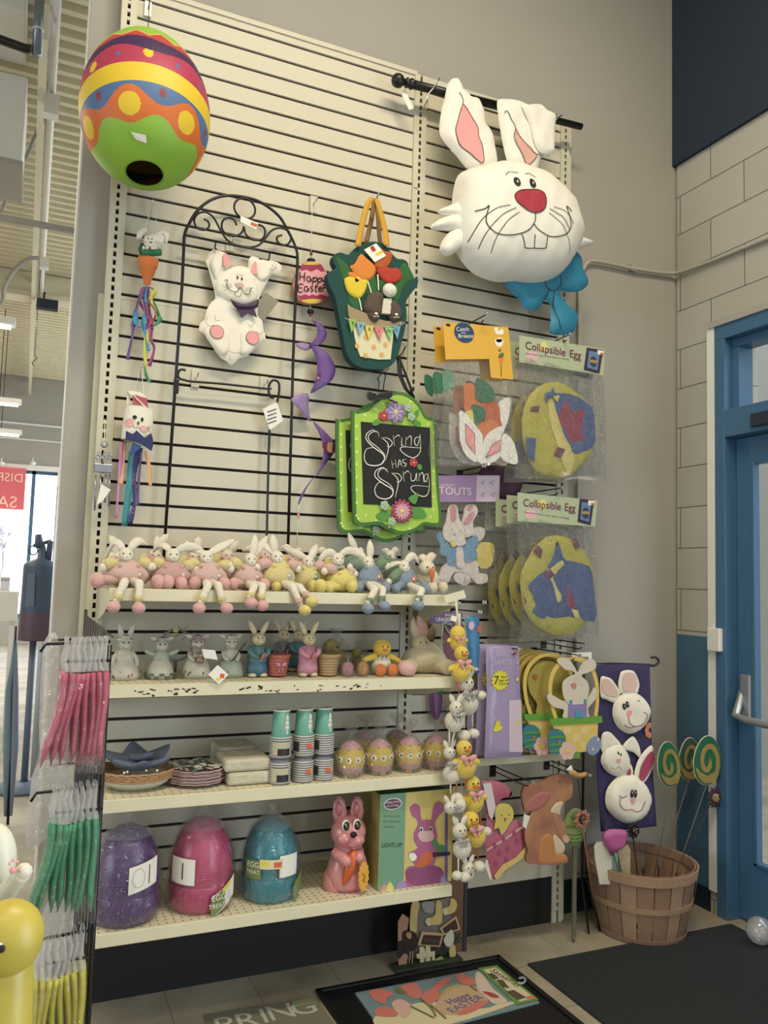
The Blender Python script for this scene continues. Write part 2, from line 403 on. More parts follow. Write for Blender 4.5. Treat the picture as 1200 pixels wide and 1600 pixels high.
# ceiling: corrugated steel deck with a dropped header, ribs run along x
M_deck = mat('painted_steel_deck', '#d9d2b4', .6, noise=.03)
b = MB(); vs = []; fs = []; y = -9.0; k = 0; prof = [(0, 0), (.055, 0), (.070, .06), (.135, .06), (.15, 0)]
pts = []
while y < 14.6:
    for dy, dz in prof[:-1]: pts.append((y+dy, HC+dz))
    y += .15
for (yy, zz) in pts: vs += [(-9, yy, zz), (3, yy, zz)]
for i in range(len(pts)-1): fs.append((2*i, 2*i+1, 2*i+3, 2*i+2))
b.add(vs, fs, M_deck); b.bb((-9, -9, HC+.07), (3, 15, HC+.12), M_deck); struct('ceiling', b)
b = MB(); b.bb((-9, 8.2, 5.02), (3, 8.35, HC), M_deck); b.bb((-9, 8.12, 4.96), (3, 8.43, 5.02), M_deck); struct('trim_3', b)
# far wall with the shop windows
FY = 14.5
b = MB(); b.bb((-9, FY, 3.42), (3, FY+.2, HC), M_wall); b.bb((-9, FY, 0), (3, FY+.2, .5), M_wall); b.bb((.29, FY, .5), (3, FY+.2, 3.42), M_wall)
b.bb((-9, FY-.06, 4.32), (3, FY, 4.36), M_white); b.bb((-9, FY-.03, 4.02), (3, FY, 4.05), M_white); b.bb((-9, FY-.12, 3.42), (3, FY, 3.52), M_white); struct('wall_far', b)
b = MB()
for x in (-7.5, -6, -4.5, -3.0, -1.6, -.15): b.bb((x-.035, FY+.02, .5), (x+.035, FY+.1, 3.42), M_bluef)
b.bb((-9, FY+.02, 3.36), (.29, FY+.1, 3.42), M_bluef); b.bb((-9, FY+.02, .5), (.29, FY+.1, .58), M_bluef)
M_glass = clearmat('window_glass', alpha=.05, haze=0, rough=.02, bump=0)
wf = struct('window_1', b); b = MB(); b.bb((-9, FY+.055, .55), (.29, FY+.06, 3.4), M_glass); b.build('pane', wf)
# steel joists and conduit seen past the end of the wall
for i, (x, wd) in enumerate(((-.325, .05), (-2.6, .05))):
    t = thing('steel_joist', ['cream steel joist running away under the corrugated ceiling', 'cream steel joist further left under the ceiling'][i], 'joist', (x, 4, 5.0))
    b = MB(); b.bb((x-wd/2, 2.5, 5.16), (x+wd/2, 14.4, 5.24), M_deck); b.build('top_chord', t)
    b = MB(); b.bb((x-wd/2, 2.5, 4.92), (x+wd/2, 14.4, 4.98), M_deck); b.build('bottom_chord', t)
    b = MB(); y = 2.7; s_ = 1
    while y < 14: b.tube([(x, y, 4.95 if s_ > 0 else 5.2), (x, y+.35, 5.2 if s_ > 0 else 4.95)], .012, M_deck, 6); y += .35; s_ = -s_
    b.build('web', t, kind='stuff')
tag(part('conduit_pipe', None, lambda b: [b.tube([(-.255, .4, 5.0), (-.235, 8, 5.0)], .022, M_white, 8), b.tube([(-.285, .4, 5.05), (-.265, 8, 5.05)], .016, M_white, 8)]), 'pair of white conduits beside the joist under the deck', 'conduit')
# white duct boxes, black pipe and grey pipe at the top left
M_duct = mat('white_duct', '#d8d6cc', .5, noise=.02)
b = MB(); b.bb((-1.6, 2.4, 5.0), (-.435, 3.0, 5.28), M_duct); tag(b.build('upper_duct', bevel=.01), 'upper white air duct box in the top left corner', 'duct')
b = MB(); b.bb((-1.6, 3.0, 4.28), (-.415, 3.6, 4.92), M_duct); b.bb((-1.6, 2.98, 4.26), (-.405, 3.62, 4.30), M_wall); tag(b.build('lower_duct', bevel=.01), 'lower white air duct box below the black pipe', 'duct')
M_pipe = mat('black_pipe', '#101012', .3)
tag(part('black_pipe', None, lambda b: b.tube([(-1.4, 2.3, 4.80), (-.42, 2.3, 4.70), (-.385, 2.3, 4.70)], .028, M_pipe, 10)), 'black horizontal pipe between the two white ducts', 'pipe')
tag(part('steel_pipe', None, lambda b: [b.tube([(-.352, 2.3, 4.68), (-.362, 2.3, 5.28)], .03, mat('grey_steel', '#7d8690', .3, metal=.6), 12), b.tube([(-.354, 2.3, 4.84), (-.354, 2.3, 4.85)], .034, M_white, 12)]), 'grey vertical steel pipe with a collar at the top left', 'pipe')
tag(part('cross_pipe', None, lambda b: b.tube([tuple(aty(-40, 332, 4.2)), tuple(aty(122, 362, 4.2))], .03, M_wall, 8)), 'beige horizontal pipe crossing under the joist left of the wall end', 'pipe')
tag(part('duct_cable', None, lambda b: b.tube(cat([tuple(aty(x, y, 3.8)) for x, y in ((72, 178), (58, 205), (44, 240), (26, 270), (12, 305), (2, 332))], 4, False), .014, M_wall, 8)), 'bent cable conduit hanging beside the lower white duct', 'conduit')
# strip lights far away, blue box, sign, lamp discs
M_tube = mat('lamp_tube', '#ffffff', .5, emit='#fff6e0', es=2.2)
for lab, (x, y, z, L_) in (('nearest long strip light hanging at the left edge', (-.46, 6.0, 3.93, 1.2)), ('middle strip light above the shop window', (-.405, 10, 3.87, 1.2)), ('farthest strip light just above the shop window', (-.385, 11, 3.57, 1.2))):
    t = thing('strip_light', lab, 'light', (x, y, z))
    b = MB(); b.bb((x-L_, y-.08, z+.02), (x, y+.08, z+.09), M_white); b.tube([(x-.3, y, z+.09), (x-.3, y, HC)], .006, M_blackm, 6); b.build('housing', t)
    b = MB(); b.tube([(x-L_+.03, y, z), (x-.04, y, z)], .02, M_tube, 8); b.build('tube', t)
tag(part('blue_box', None, lambda b: [b.bb((-.285, 8.0, 4.80), (-.03, 8.12, 4.92), M_navy), b.tube([(-.2, 8.05, 4.92), (-.2, 8.05, 5.02)], .012, M_blackm)]), 'small dark blue box hanging from the ceiling header', 'box')
tag(part('hanging_hook', None, lambda b: [b.tube([(-.262, 7, 5.30), (-.262, 7, 3.92)], .004, M_blackm, 5), b.tube(cat([(-.262, 7, 3.92), (-.24, 7, 3.89), (-.262, 7, 3.86), (-.285, 7, 3.83), (-.262, 7, 3.80)], 4, False), .005, M_blackm, 5)]), 'thin black wire with an s hook hanging from the ceiling', 'hook')
tag(part('curved_conduit', None, lambda b: b.tube(cat([tuple(aty(x, y, 6)) for x, y in ((60, 403), (42, 406), (20, 425), (6, 450), (4, 470), (-6, 480))], 5, False), .022, M_wall, 8)), 'curved grey cable conduit looping down to a strip light', 'conduit')
tag(part('ceiling_bracket', None, lambda b: [b.bb(tuple(aty(54, 455, 6)), tuple(aty(60, 405, 6.05)), M_white), b.bb(tuple(aty(62, 416, 6)), tuple(aty(77, 408, 6.1)), M_white), b.bb(tuple(aty(66, 462, 6)), tuple(aty(70, 400, 6.04)), M_white)]), 'white bracket hanging under the joist', 'bracket')
tag(part('duct_bracket', None, lambda b: b.bb(tuple(aty(68, 174, 3.2)), tuple(aty(93, 160, 3.3)), M_white)), 'white plate bracket on the conduits near the ducts', 'bracket')
for x0, lab in ((2, 'white disc spotlight above the window at the frame edge'), (51, 'white disc spotlight above the window mullion')):
    c = aty(x0, 724, 14.2); b = MB(); b.ell(c, (.06, .06, .045), M_white); b.tube([c, (c.x, c.y, c.z+.10), (c.x, 14.42, c.z+.10)], .012, M_white); tag(b.build('spotlight'), lab, 'light')
M_red = mat('red_poster', '#e0606a', .7); M_pink_l = mat('pale_poster_lettering', '#f4c4b4', .7)
t = thing('window_sign', 'red hanging window sign with pale lettering seen from behind', 'sign', tuple(aty(20, 765, 14.3)))
f = Fr((0, 14.3, 0)); b = MB(); a = f.px(-60, 735); c = f.px(37, 797); b.bb((a[0], 14.295, c[1]), (c[0], 14.305, f.px(37, 732)[1]), M_red); b.build('banner', t)
b = MB()
def mirtext(s, px, py, hp, h):
    u, v = f.px(px, py); _, v2 = f.px(px, py-hp); sz = (v2-v)/.7; V, F = glyphs(s); mx = min(x for x, y in V)
    text(b, f, s, u + mx*sz, v, sz, M_pink_l, h, mirror=True)
mirtext('DISPLAY', 35, 748, 13, .012); mirtext('SALE', 26, 786, 18, .012); b.build('lettering', t)
# outside at the far window: pale ground and a bare tree
b = MB(); b.bb((-14, 15, -.3), (8, 40, -.15), mat('pale_pavement', '#c9c7c2', .9)); struct('ground_outside', b) if False else b.build('ground', kind='structure')
M_bark = mat('bare_bark', '#9a98a0', .9)
def tree():
    b = MB(); random.seed(3)
    def br(p, d, l, r, n):
        q = p + d*l; b.tube([p, q], [r, r*.7], M_bark, 5)
        if n:
            for k in range(3):
                e = (d + Vector((random.uniform(-.6, .6), random.uniform(-.6, .6), random.uniform(0, .5)))).normalized(); br(q, e, l*.72, r*.6, n-1)
    br(Vector((-1.0, 21, -.2)), Vector((.12, 0, 1)).normalized(), 1.0, .05, 4)
    tag(b.build('bare_tree'), 'bare leafless tree outside the shop window', 'tree')
tree()
# ================================================================ slatwall fixture
def slats(x0, x1, off, ztop, n0, n1, zbot):
    b = MB(); g = .0056; edges = [ztop] + [zs(n, off) for n in range(n0, n1+1)]
    for i in range(len(edges)):
        top = edges[i] - (g if i else 0); bot = (edges[i+1] + g) if i+1 < len(edges) else zbot
        if i < len(edges)-1 or zbot < top: b.bb((x0, 0, bot), (x1, .016, top), M_board)
        if i:  # lips of the T groove
            b.bb((x0, .010, edges[i]-g), (x1, .017, edges[i]+g), M_groove)
    b.bb((x0, .0165, zbot), (x1, YW-.002, ztop), M_groove)
    b.bb((x0, -.0004, zs(14, off)-.0195), (x1, .001, zs(14, off)-.0185), mat('seam_line', '#7c745c', .8))
    return b
zt = 3.669
SWT = thing('slatwall_fixture', 'tall cream slatwall fixture with slotted uprights and black kick boards', 'display wall', (.98, .03, 0))
b = slats(.030, W1-.030, 0, 3.652, -1, 42, .20); b.bb((-.026, -.006, 3.650), (W1-.02, .02, zt), M_board)
b.build('slatwall_panel', SWT)
b = slats(W1+.030, X2-.028, .0246, 3.66, -1, 42, .285); b.bb((W1+.03, -.004, .195), (X2-.028, .02, .285), M_board)
b.build('slatwall_panel', SWT)
b = MB(); b.bb((.03, -.0, 0), (W1-.03, YW-.004, .2), M_black); b.bb((.03, -.012, 0), (W1+.03, -.009, .30), M_black); b.build('kick_board', SWT)  # front sheet rises past the kick board, its black paints the under-shelf shade
b = MB(); b.bb((W1+.03, .0, 0), (X2-.028, YW-.004, .192), M_black); b.build('kick_board', SWT)
for x, w0, w1, zp, lab in ((0, -.026, .030, 3.67, 'left slotted cream steel upright of the slatwall'), (W1, -.030, .030, 3.655, 'middle slotted cream steel upright between the two panels'), (X2, -.028, .042, 3.64, 'right slotted cream steel upright beside the bare wall')):
    b = MB(); s_ = .0055
    b.bb((x+w0, -.008, .0), (x-s_, .03, zp), M_post); b.bb((x+s_, -.008, .0), (x+w1 if x < 1.5 else x+.022, .03, zp), M_post)
    b.bb((x-s_, .004, .0), (x+s_, YW-.003, zp), M_slot); b.bb((x+w0+.004, .03, .0), (x+w1-.004, YW-.003, zp), M_post)
    if x > 1.5: b.bb((x+.026, .006, .0), (x+w1, .03, zp), M_post)
    if x == 0: b.bb((x-.045, .02, .0), (x-.026, YW-.003, zp-1.2), M_post)
    z = .05
    while z < zp-.02: b.bb((x-s_, -.008, z), (x+s_, .004, z+.012), M_post); z += .0318
    b.bb((x-.024, -.0095, 3.14-.008*0), (x-.006, -.008, 3.142), M_groove)
    b.build('slotted_upright', SWT)
# shelves
M_shelf = mat('cream_shelf_steel', '#d6ceac', .5, noise=.06, nscale=12)
def shelfmat():
    m = mat('perforated_shelf_top', '#d0c8a8', .5); nt = m.node_tree; N = nt.nodes; L = nt.links; b = N['Principled BSDF']
    tc = N.new('ShaderNodeTexCoord'); mp = N.new('ShaderNodeMapping'); mp.inputs['Scale'].default_value = (40, 40, 40); L.new(tc.outputs['Object'], mp.inputs[0])
    fr = N.new('ShaderNodeVectorMath'); fr.operation = 'FRACTION'; L.new(mp.outputs[0], fr.inputs[0])
    sb = N.new('ShaderNodeVectorMath'); sb.operation = 'SUBTRACT'; sb.inputs[1].default_value = (.5, .5, 0); L.new(fr.outputs[0], sb.inputs[0])
    ml = N.new('ShaderNodeVectorMath'); ml.operation = 'MULTIPLY'; ml.inputs[1].default_value = (1, 1, 0); L.new(sb.outputs[0], ml.inputs[0])
    ln = N.new('ShaderNodeVectorMath'); ln.operation = 'LENGTH'; L.new(ml.outputs[0], ln.inputs[0])
    lt = N.new('ShaderNodeMath'); lt.operation = 'LESS_THAN'; lt.inputs[1].default_value = .14; L.new(ln.outputs['Value'], lt.inputs[0])
    mx = N.new('ShaderNodeMix'); mx.data_type = 'RGBA'; mx.inputs[6].default_value = lin('#d0c8a8'); mx.inputs[7].default_value = lin('#4a4234'); L.new(lt.outputs[0], mx.inputs[0])
    L.new(mx.outputs[2], b.inputs['Base Color']); return m
M_perf = shelfmat()
SY = -.41; SH = [1.413, 1.118, .775, .385]
for i, z in enumerate(SH):
    t = thing('shelf', ['top cream steel shelf carrying the stuffed rabbits', 'second cream shelf carrying the rabbit figurines', 'third cream shelf carrying plates and cups', 'lowest cream shelf carrying the giant eggs'][i], 'shelf', (.6, -.2, z), 'gondola shelves')
    b = MB(); b.bb((.012, SY+.004, z-.004), (W1+.010, -.010, z), M_perf); b.build('deck', t)
    b = MB(); b.bb((.010, SY, z-.038), (W1+.012, SY+.012, z+.001), M_shelf); b.bb((.010, SY+.012, z-.038), (W1+.012, SY+.024, z-.034), M_shelf)
    if i == 1:
        random.seed(4)
        for k in range(46):
            u = random.choice([random.uniform(.40, .95), random.uniform(.1, .3)]); b.box((u, SY-.0004, z-.022+random.uniform(-.012, .008)), (random.uniform(.004, .02), .0006, random.uniform(.002, .006)), mat('bare_rust', '#3a2a1c', .9), rot=RY(random.uniform(-.5, .5)))
    b.build('front_lip', t, bevel=.002)
    for x in (.013, W1+.004):
        b = MB(); vs = [(x, -.010, z-.002), (x, SY+.01, z-.002), (x, SY+.01, z-.04), (x, -.20, z-.09), (x, -.010, z-.12)]
        vs2 = [(p[0]+.004, p[1], p[2]) for p in vs]
        b.add(vs+vs2, [(0, 1, 2, 3, 4), (9, 8, 7, 6, 5)] + [(k, k+5, (k+1) % 5+5, (k+1) % 5) for k in range(5)], M_shelf); b.build('bracket', t)
# conduit from behind the shelf up and round to the right wall
P_ = [aty(905, 640, .04), aty(905, 470, .04), aty(906, 440, .04), aty(914, 416, .04), aty(930, 408, .04), aty(990, 420, .04), aty(1040, 427, .04), Vector((XR-.03, .03, 3.055)), Vector((XR-.018, -.02, 3.05))]
q = [tuple(p) for p in P_]; e = atx(1200, 374, XR-.014); q += [(XR-.014, -.5, 3.03), (XR-.014, -2.5, 2.99)]
q = [(q[0][0], .046, 1.0)] + q
tag(part('wall_conduit', None, lambda b: [b.tube(cat(q, 4, False), .009, mat('painted_conduit', '#a8a396', .6), 10), b.box(tuple(aty(988, 419, .045)), (.03, .02, .03), M_wall)]), 'thin painted conduit bending across the back wall to the block wall', 'conduit')
tag(part('sensor_box', None, lambda b: b.bb((XR-.035, -.245, 1.18), (XR, -.175, 1.285), M_white), bevel=.004), 'small white box beside the blue door frame', 'box')
# ---------------------------------------------------------------- the blue door
b = MB(); X0, X1_ = XR-.01, XR+.16
b.bb((X0, DY0-.06, 0), (X1_, DY0, DZ-.07), M_bluef); b.bb((X0, DY1, 0), (X1_, DY1+.06, DZ-.07), M_bluef)
b.bb((X0, DY1, DZ-.07), (X1_, DY0, DZ), M_bluef); b.bb((X0, DY1+.06, 2.17), (X1_, DY0-.06, 2.30), M_bluef)
b.bb((X0+.05, DY0-.10, 2.30), (X1_-.03, DY0-.06, 2.60), M_bluef); b.bb((X0+.05, DY1+.06, 2.60), (X1_-.03, DY0-.06, DZ-.07), M_bluef)
df = struct('door_1', b, bevel=.003)
b = MB(); b.bb((X0+.09, DY1, 2.3), (X0+.1, DY0-.08, 2.62), M_glass); b.build('transom_pane', df)
y0, y1 = DY0-.062, DY1+.062; xd = X0+.07
b = MB(); b.bb((xd, y0-.09, .012), (xd+.045, y0, 2.168), M_bluef); b.bb((xd, y1, .012), (xd+.045, y1+.13, 2.168), M_bluef)
b.bb((xd, y1+.13, 2.04), (xd+.045, y0-.09, 2.168), M_bluef); b.bb((xd, y1+.13, .012), (xd+.045, y0-.09, .27), M_bluef)
b.bb((xd-.008, y0-.105, .26), (xd+.01, y0-.085, 2.05), M_bluef); b.bb((xd-.008, y1+.125, .26), (xd+.01, y0-.085, .275), M_bluef)
dl = b.build('leaf', df, bevel=.003)
b = MB(); b.bb((xd+.02, y1+.12, .26), (xd+.026, y0-.08, 2.05), M_glass); b.build('glass', dl)
M_alu = mat('brushed_aluminium', '#b4b8bc', .4, metal=.8)
b = MB(); zb = .905
b.tube([(xd-.005, y0-.03, zb+.10), (xd-.07, y0-.05, zb), (xd-.075, y0-.12, zb-.01), (xd-.075, y1+.1, zb-.01)], .017, M_alu, 12); b.box((xd-.01, y0-.06, zb+.08), (.03, .05, .2), M_alu); b.build('push_bar', dl, bevel=.002)
b = MB(); b.bb((xd-.09, y0-.42, 2.19), (xd-.03, y0-.16, 2.25), M_navy); b.tube([(xd-.06, y0-.2, 2.235), (xd-.02, y0-.02, 2.245)], .006, M_chrome, 6); b.tube([(xd-.06, y0-.4, 2.2), (xd-.02, y0-.06, 2.23)], .008, M_navy, 6); b.build('door_closer', dl, bevel=.004)
# outside the door: pale porch wall and pavement
M_porch = mat('pale_stucco', '#a4a8a6', .9, noise=.04, nscale=30)
b = MB(); b.bb((XR+.3, -9, -.06), (12, 8, -.02), mat('grey_pavement', '#9a9c9c', .9)); b.build('ground', kind='structure')
b = MB(); b.bb((5.2, -3.0, -.02), (5.4, 4.5, 5), M_porch); b.build('wall_porch', kind='structure')

# ================================================================ hangings on the left panel
def zm(x0, y0, s, pts): return [(x0+x/s, y0+y/s) for x, y in pts]
def PX(fr, pts, hf):
    out = []
    for x, y in pts:
        h = 0
        for _ in range(8):
            O = fr.O + fr.n*h; d = ray(x, y); t = (O-CAM).dot(fr.n)/d.dot(fr.n); q = CAM + d*t - fr.O; uv = (q.dot(fr.ex), q.dot(fr.ez))
            h = (h + hf(*uv))*.5 if _ else hf(*uv)
        out.append(uv)
    return out
def lathec(b, prof, seg, c, fm, sq=(1, 1), rot=None):
    """turned shape whose faces take their colour from fm(t, angle)"""
    n = len(prof); vs = []; c = Vector(c)
    for r, z in prof:
        for k in range(seg):
            a = 2*PI*k/seg; v = Vector((r*math.cos(a)*sq[0], r*math.sin(a)*sq[1], z)); vs.append(c + (rot @ v if rot is not None else v))
    base = len(b.v); b.v += [tuple(v) for v in vs]
    for i in range(n-1):
        for k in range(seg):
            l = (k+1) % seg; b.f.append((base+i*seg+k, base+i*seg+l, base+(i+1)*seg+l, base+(i+1)*seg+k))
            b.m.append(b.mi(fm((i+.5)/(n-1), 2*PI*(k+.5)/seg))); b.s.append(True)
def hookplate(b, x, y, Y=-.004, w=8, h=22):
    f = YP(Y); a = f.px(x-w/2, y); c = f.px(x+w/2, y+h)
    b.bb((a[0], -.010, c[1]), (c[0], -.001, a[1]), M_clearp); z = (a[1]+c[1])/2; xx = (a[0]+c[0])/2
    b.tube([(xx, -.01, z), (xx, -.05, z), (xx, -.06, z+.012)], .0025, M_chrome, 6)
M_clearp = mat('translucent_plastic', '#cfc9b4', .2)
M_string = mat('white_string', '#e6e0cc', .8)
def C(n, c, r=.75, **k): return mat(n, c, r, **k)
F_white = C('white_fabric', '#e6dfcd', .85, bump=.15, bscale=25)
F_ink = C('black_ink', '#1a1416', .7)
F_pink = C('pink_fabric', '#e89a98', .8)
# ---- egg lantern
ec = aty(228, 168, -.28); n = 90
t = thing('egg_lantern', 'big multicoloured nylon egg lantern hanging at the top left corner', 'lantern', tuple(ec))
G, Rr, Pu, Cr, Ye, Bl, Or, Pe, Dt = [C('nylon_'+a, c, .55, bump=.1, bscale=14) for a, c in (('green', '#86b82c'), ('red', '#b83c30'), ('purple', '#3c1a50'), ('crimson', '#b02c50'), ('yellow', '#dcb81c'), ('blue', '#466a9a'), ('orange', '#d4641c'), ('peach', '#e8a070'), ('wine', '#8a3040'))]
def eggcol(tt, a):
    s = 1-tt; x = (a + PI/2 + math.radians(6)); wv = math.cos((x-math.radians(-17))*6)   # s: 0 top .. 1 bottom
    zz = abs(((x*7/PI) % 1)-.5)*2
    if s < .35+.045*zz: return G
    if s < .362+.045*zz: return Pe
    if s < .425+.012*math.sin(x*5): return Rr
    if s < .495+.018*math.sin(x*5+1): return Pu
    if s < .585:
        for k in range(14):
            aa = k*2*PI/14; dx = ((x-aa+PI) % (2*PI))-PI; ds = s-(.54+.03*((k*37 % 5)/5-.4))
            rr = .075 if k % 4 == 0 else .035
            if (dx)**2+(ds*2.9)**2 < rr*rr: return Ye if k % 4 == 0 else Bl
        return Cr
    if s < .67: return Ye
    if s < .718-.034*wv:
        for k in range(6):
            aa = math.radians(-17+30)+k*PI/3; dx = ((x-aa+PI) % (2*PI))-PI
            if dx**2+((s-.70)*2.9)**2 < .055**2: return Dt
        return Bl
    if s < .817+.022*wv:
        for k in range(6):
            aa = math.radians(-17)+k*PI/3; dx = ((x-aa+PI) % (2*PI))-PI
            if (dx/.19)**2+((s-.762)/.048)**2 < 1: return Ye
        return Or
    return G
ERot = RX(math.radians(-15)); n = 260
prof = []
for i in range(n+1):
    th = (PI*.915)*i/n; z = math.cos(th); r = math.sin(th); r *= 1-.10*z
    prof.append((max(.0005, .212*r), .285*z))
prof = prof[::-1]
b = MB(); lathec(b, prof, 340, ec, eggcol, rot=ERot); b.build('shell', t, solid=.001)
b = MB(); zr = prof[0]; b.tube([ec+ERot @ Vector((zr[0]*math.cos(a), zr[0]*math.sin(a), zr[1])) for a in [2*PI*k/30 for k in range(30)]], .003, C('nylon_green_hem', '#6c9a20'), 6, closed=True); b.build('rim_hoop', t)
b = MB(); f = YP(-.48); 
lv = [(204, 206), (228, 211), (229, 224), (212, 218)]
vs = []
for x, y in lv:
    d = ray(x, y); best = None
    for k in range(400):
        p = CAM + d*(2.0+k*.004); q = ERot.transposed() @ (p-ec); zz = q.z/.285
        if abs(zz) < 1:
            r = math.sqrt(1-zz*zz)*(1-.10*zz)*.212
            if math.hypot(q.x, q.y) < r: best = p-d*.012; break
    vs.append(best or ec)
b.add(vs, [(0, 1, 2, 3)], M_paper); b.build('care_label', t)
b = MB(); tp = ec+ERot @ Vector((0, 0, .284)); b.tube([tp, (tp.x, tp.y, 3.9)], .0015, M_groove, 5); b.tube([(tp.x, tp.y, 3.9), (tp.x, -.0, 3.9)], .002, M_chrome, 5); b.build('string', t)
b = MB(); hookplate(b, 231, 2, w=9, h=26); tag(b.build('slatwall_hook'), 'clear hook plate on the slatwall above the egg lantern', 'hook')
# ---- ribbons
def ribbon(b, fr, pts, wpx, m, wav=.006, k0=0):
    q = cat(pts, 5, False); uv = fr.P(q); n = len(uv); vs = []
    for i, (u, v) in enumerate(uv):
        wv = wpx*.0023/2; h = wav*math.sin(i*.55+k0); c = math.cos(i*.35+k0)*.35+.75
        vs += [fr.w(u-wv*c, v, h), fr.w(u+wv*c, v, -h)]
    b.add(vs, [(2*i, 2*i+1, 2*i+3, 2*i+2) for i in range(n-1)], m, True)
RB = {k: C('ribbon_'+k, c, .6) for k, c in dict(purple='#6a5088', navy='#34386c', teal='#3a8a94', blue='#3a8ec0', green='#3a9060', yellow='#c4c050', magenta='#a04478', pink='#d080b4', peach='#dca878', wine='#7c3a58').items()}
# carrot bunny
t = thing('carrot_windsock', 'white bunny on an orange carrot windsock with tangled coloured ribbons', 'windsock', tuple(aty(234, 600, -.06)), 'windsocks on the left panel')
f = YP(-.06)
b = MB(); zc = lambda p: zm(140, 300, 6, p)
c0 = aty(230.5, 402, -.06); c1 = aty(229.5, 446, -.06); H = c0.z-c1.z
def carrotc(tt, a): return C('carrot_orange', '#dc7430')
b.lathe([(.002, 0), (.012, .004), (.014, H*.2), (.017, H*.21), (.021, H*.4), (.024, H*.41), (.029, H*.62), (.032, H*.63), (.037, H*.9), (.036, H*.98), (.03, H)], C('carrot_orange', '#dc7430', .7), (c1.x, -.06, c1.z), 20, sq=(1, .6))
b.build('carrot', t)
b = MB(); puff(b, f, f.P(cat(zc([(455, 560), (460, 520), (520, 540), (600, 560), (665, 550), (672, 600), (640, 612), (560, 615), (480, 610)]), 3)), .018, .012, C('felt_green', '#2c7a4c'), base=.012); 
plate(b, f, f.P(zc([(455, 560), (470, 500), (530, 500), (540, 600), (470, 600)])), .012, .026, C('felt_dark', '#234840')); b.build('leaves', t)
b = MB(); hf = puff(b, f, f.P(cat(zc([(500, 470), (505, 430), (560, 415), (640, 410), (700, 440), (690, 490), (680, 540), (610, 560), (540, 550), (490, 520)]), 3)), .022, .015, F_white, base=.012)
puff(b, f, f.P(cat(zc([(435, 460), (440, 400), (480, 360), (525, 350), (535, 390), (500, 420), (480, 450)]), 3)), .012, .01, F_white, base=.02)
puff(b, f, f.P(cat(zc([(600, 420), (660, 380), (730, 400), (738, 440), (715, 505), (690, 480), (680, 430), (640, 430)]), 3)), .012, .01, F_white, base=.02)
for x, y in ((535, 475), (570, 480)): decal(b, f, oval(*f.px(*zc([(x, y)])[0]), .002, .0035, 8), .040, F_ink)
decal(b, f, oval(*f.px(*zc([(560, 512)])[0]), .005, .003, 8), .040, C('nose_red', '#8a3a30'))
for q in ([(600, 505), (680, 520)], [(595, 515), (670, 540)], [(520, 505), (455, 495)], [(520, 515), (465, 520)]): stroke(b, f, f.P(zc(q)), .0012, .04, F_ink)
for x in (495, 525, 575, 600): b.ell(f.w(*f.px(*zc([(x, 555)])[0]), .035), (.005, .004, .007), F_white)
b.build('bunny_head', t)
b = MB()
for i, (pts, wd, k) in enumerate([([(232, 448), (222, 455), (214, 480), (208, 510)], 9, 'purple'), ([(208, 508), (206, 530), (199, 562)], 8, 'purple'), ([(230, 446), (226, 465), (229, 490), (224, 505), (229, 530), (232, 548)], 8, 'blue'), ([(234, 448), (242, 455), (235, 470), (243, 485), (246, 500)], 7, 'yellow'),
    ([(230, 520), (228, 545), (227, 572), (230, 585)], 8, 'yellow'), ([(236, 510), (236, 530), (241, 545), (233, 572)], 7, 'magenta'), ([(226, 450), (219, 470), (228, 488), (235, 500), (227, 515)], 9, 'magenta'), ([(240, 470), (248, 492), (250, 500), (240, 510), (229, 512)], 7, 'green'),
    ([(231, 450), (230, 480), (235, 500), (238, 515)], 9, 'wine'), ([(213, 485), (212, 505), (222, 512), (232, 508)], 8, 'blue'), ([(236, 475), (244, 488), (239, 503), (232, 510)], 7, 'wine'), ([(226, 572), (228, 585), (234, 598)], 8, 'green')]):
    b = MB(); ribbon(b, f, pts, wd, RB[k], k0=i*1.3); b.build('ribbon', t, solid=.0008)
b = MB(); hk = aty(239, 316, -.05)
b.tube([f.w(*f.px(226, 358), .01), hk, f.w(*f.px(246, 362), .01)], .0012, M_string, 5); b.tube([f.w(*f.px(229, 352), 0), f.w(*f.px(233, 335), 0), hk], .0018, M_string, 5); b.build('string', t)
b = MB(); hk2 = aty(232, 345, -.002); b.tube([hk2, hk, hk+Vector((0, -.008, .012))], .002, M_chrome, 6); tag(b.build('peg_hook'), 'thin metal peg holding the carrot windsock', 'hook')
# tube bunny
t = thing('bunny_windsock', 'white tube bunny windsock with navy bow and long pastel ribbons', 'windsock', tuple(aty(212, 820, -.07)), 'windsocks on the left panel')
f = YP(-.07); zc = lambda p: zm(140, 560, 5.33, p)
a0 = aty(216.5, 638, -.07); a1 = aty(214, 690, -.07)
b = MB(); rot = RY(math.radians(4)); ctr = (a0+a1)/2; hh = (a0.z-a1.z)/2
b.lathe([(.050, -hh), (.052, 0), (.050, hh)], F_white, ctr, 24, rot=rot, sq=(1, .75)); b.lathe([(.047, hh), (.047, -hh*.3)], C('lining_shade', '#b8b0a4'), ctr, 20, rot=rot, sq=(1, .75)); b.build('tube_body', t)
cyl = lambda u, v: math.sqrt(max(0, .052**2-(u-ctr.x)**2))*.75+.001
b = MB(); 
for (x, y, rx, ry, m) in ((375, 490, 3.2, 3.2, F_ink), (438, 510, 2.2, 3.5, F_ink), (405, 540, 1.8, 3, C('bead_brown', '#6a4a40')), (330, 535, 7, 7, C('blush', '#e8a8a4')), (450, 585, 6, 5, C('blush', '#e8a8a4'))):
    uv = PX(f, zc([(x, y)]), cyl)[0]; decal(b, f, oval(uv[0], uv[1], rx*.0022, ry*.0022, 12), cyl, m, .002)
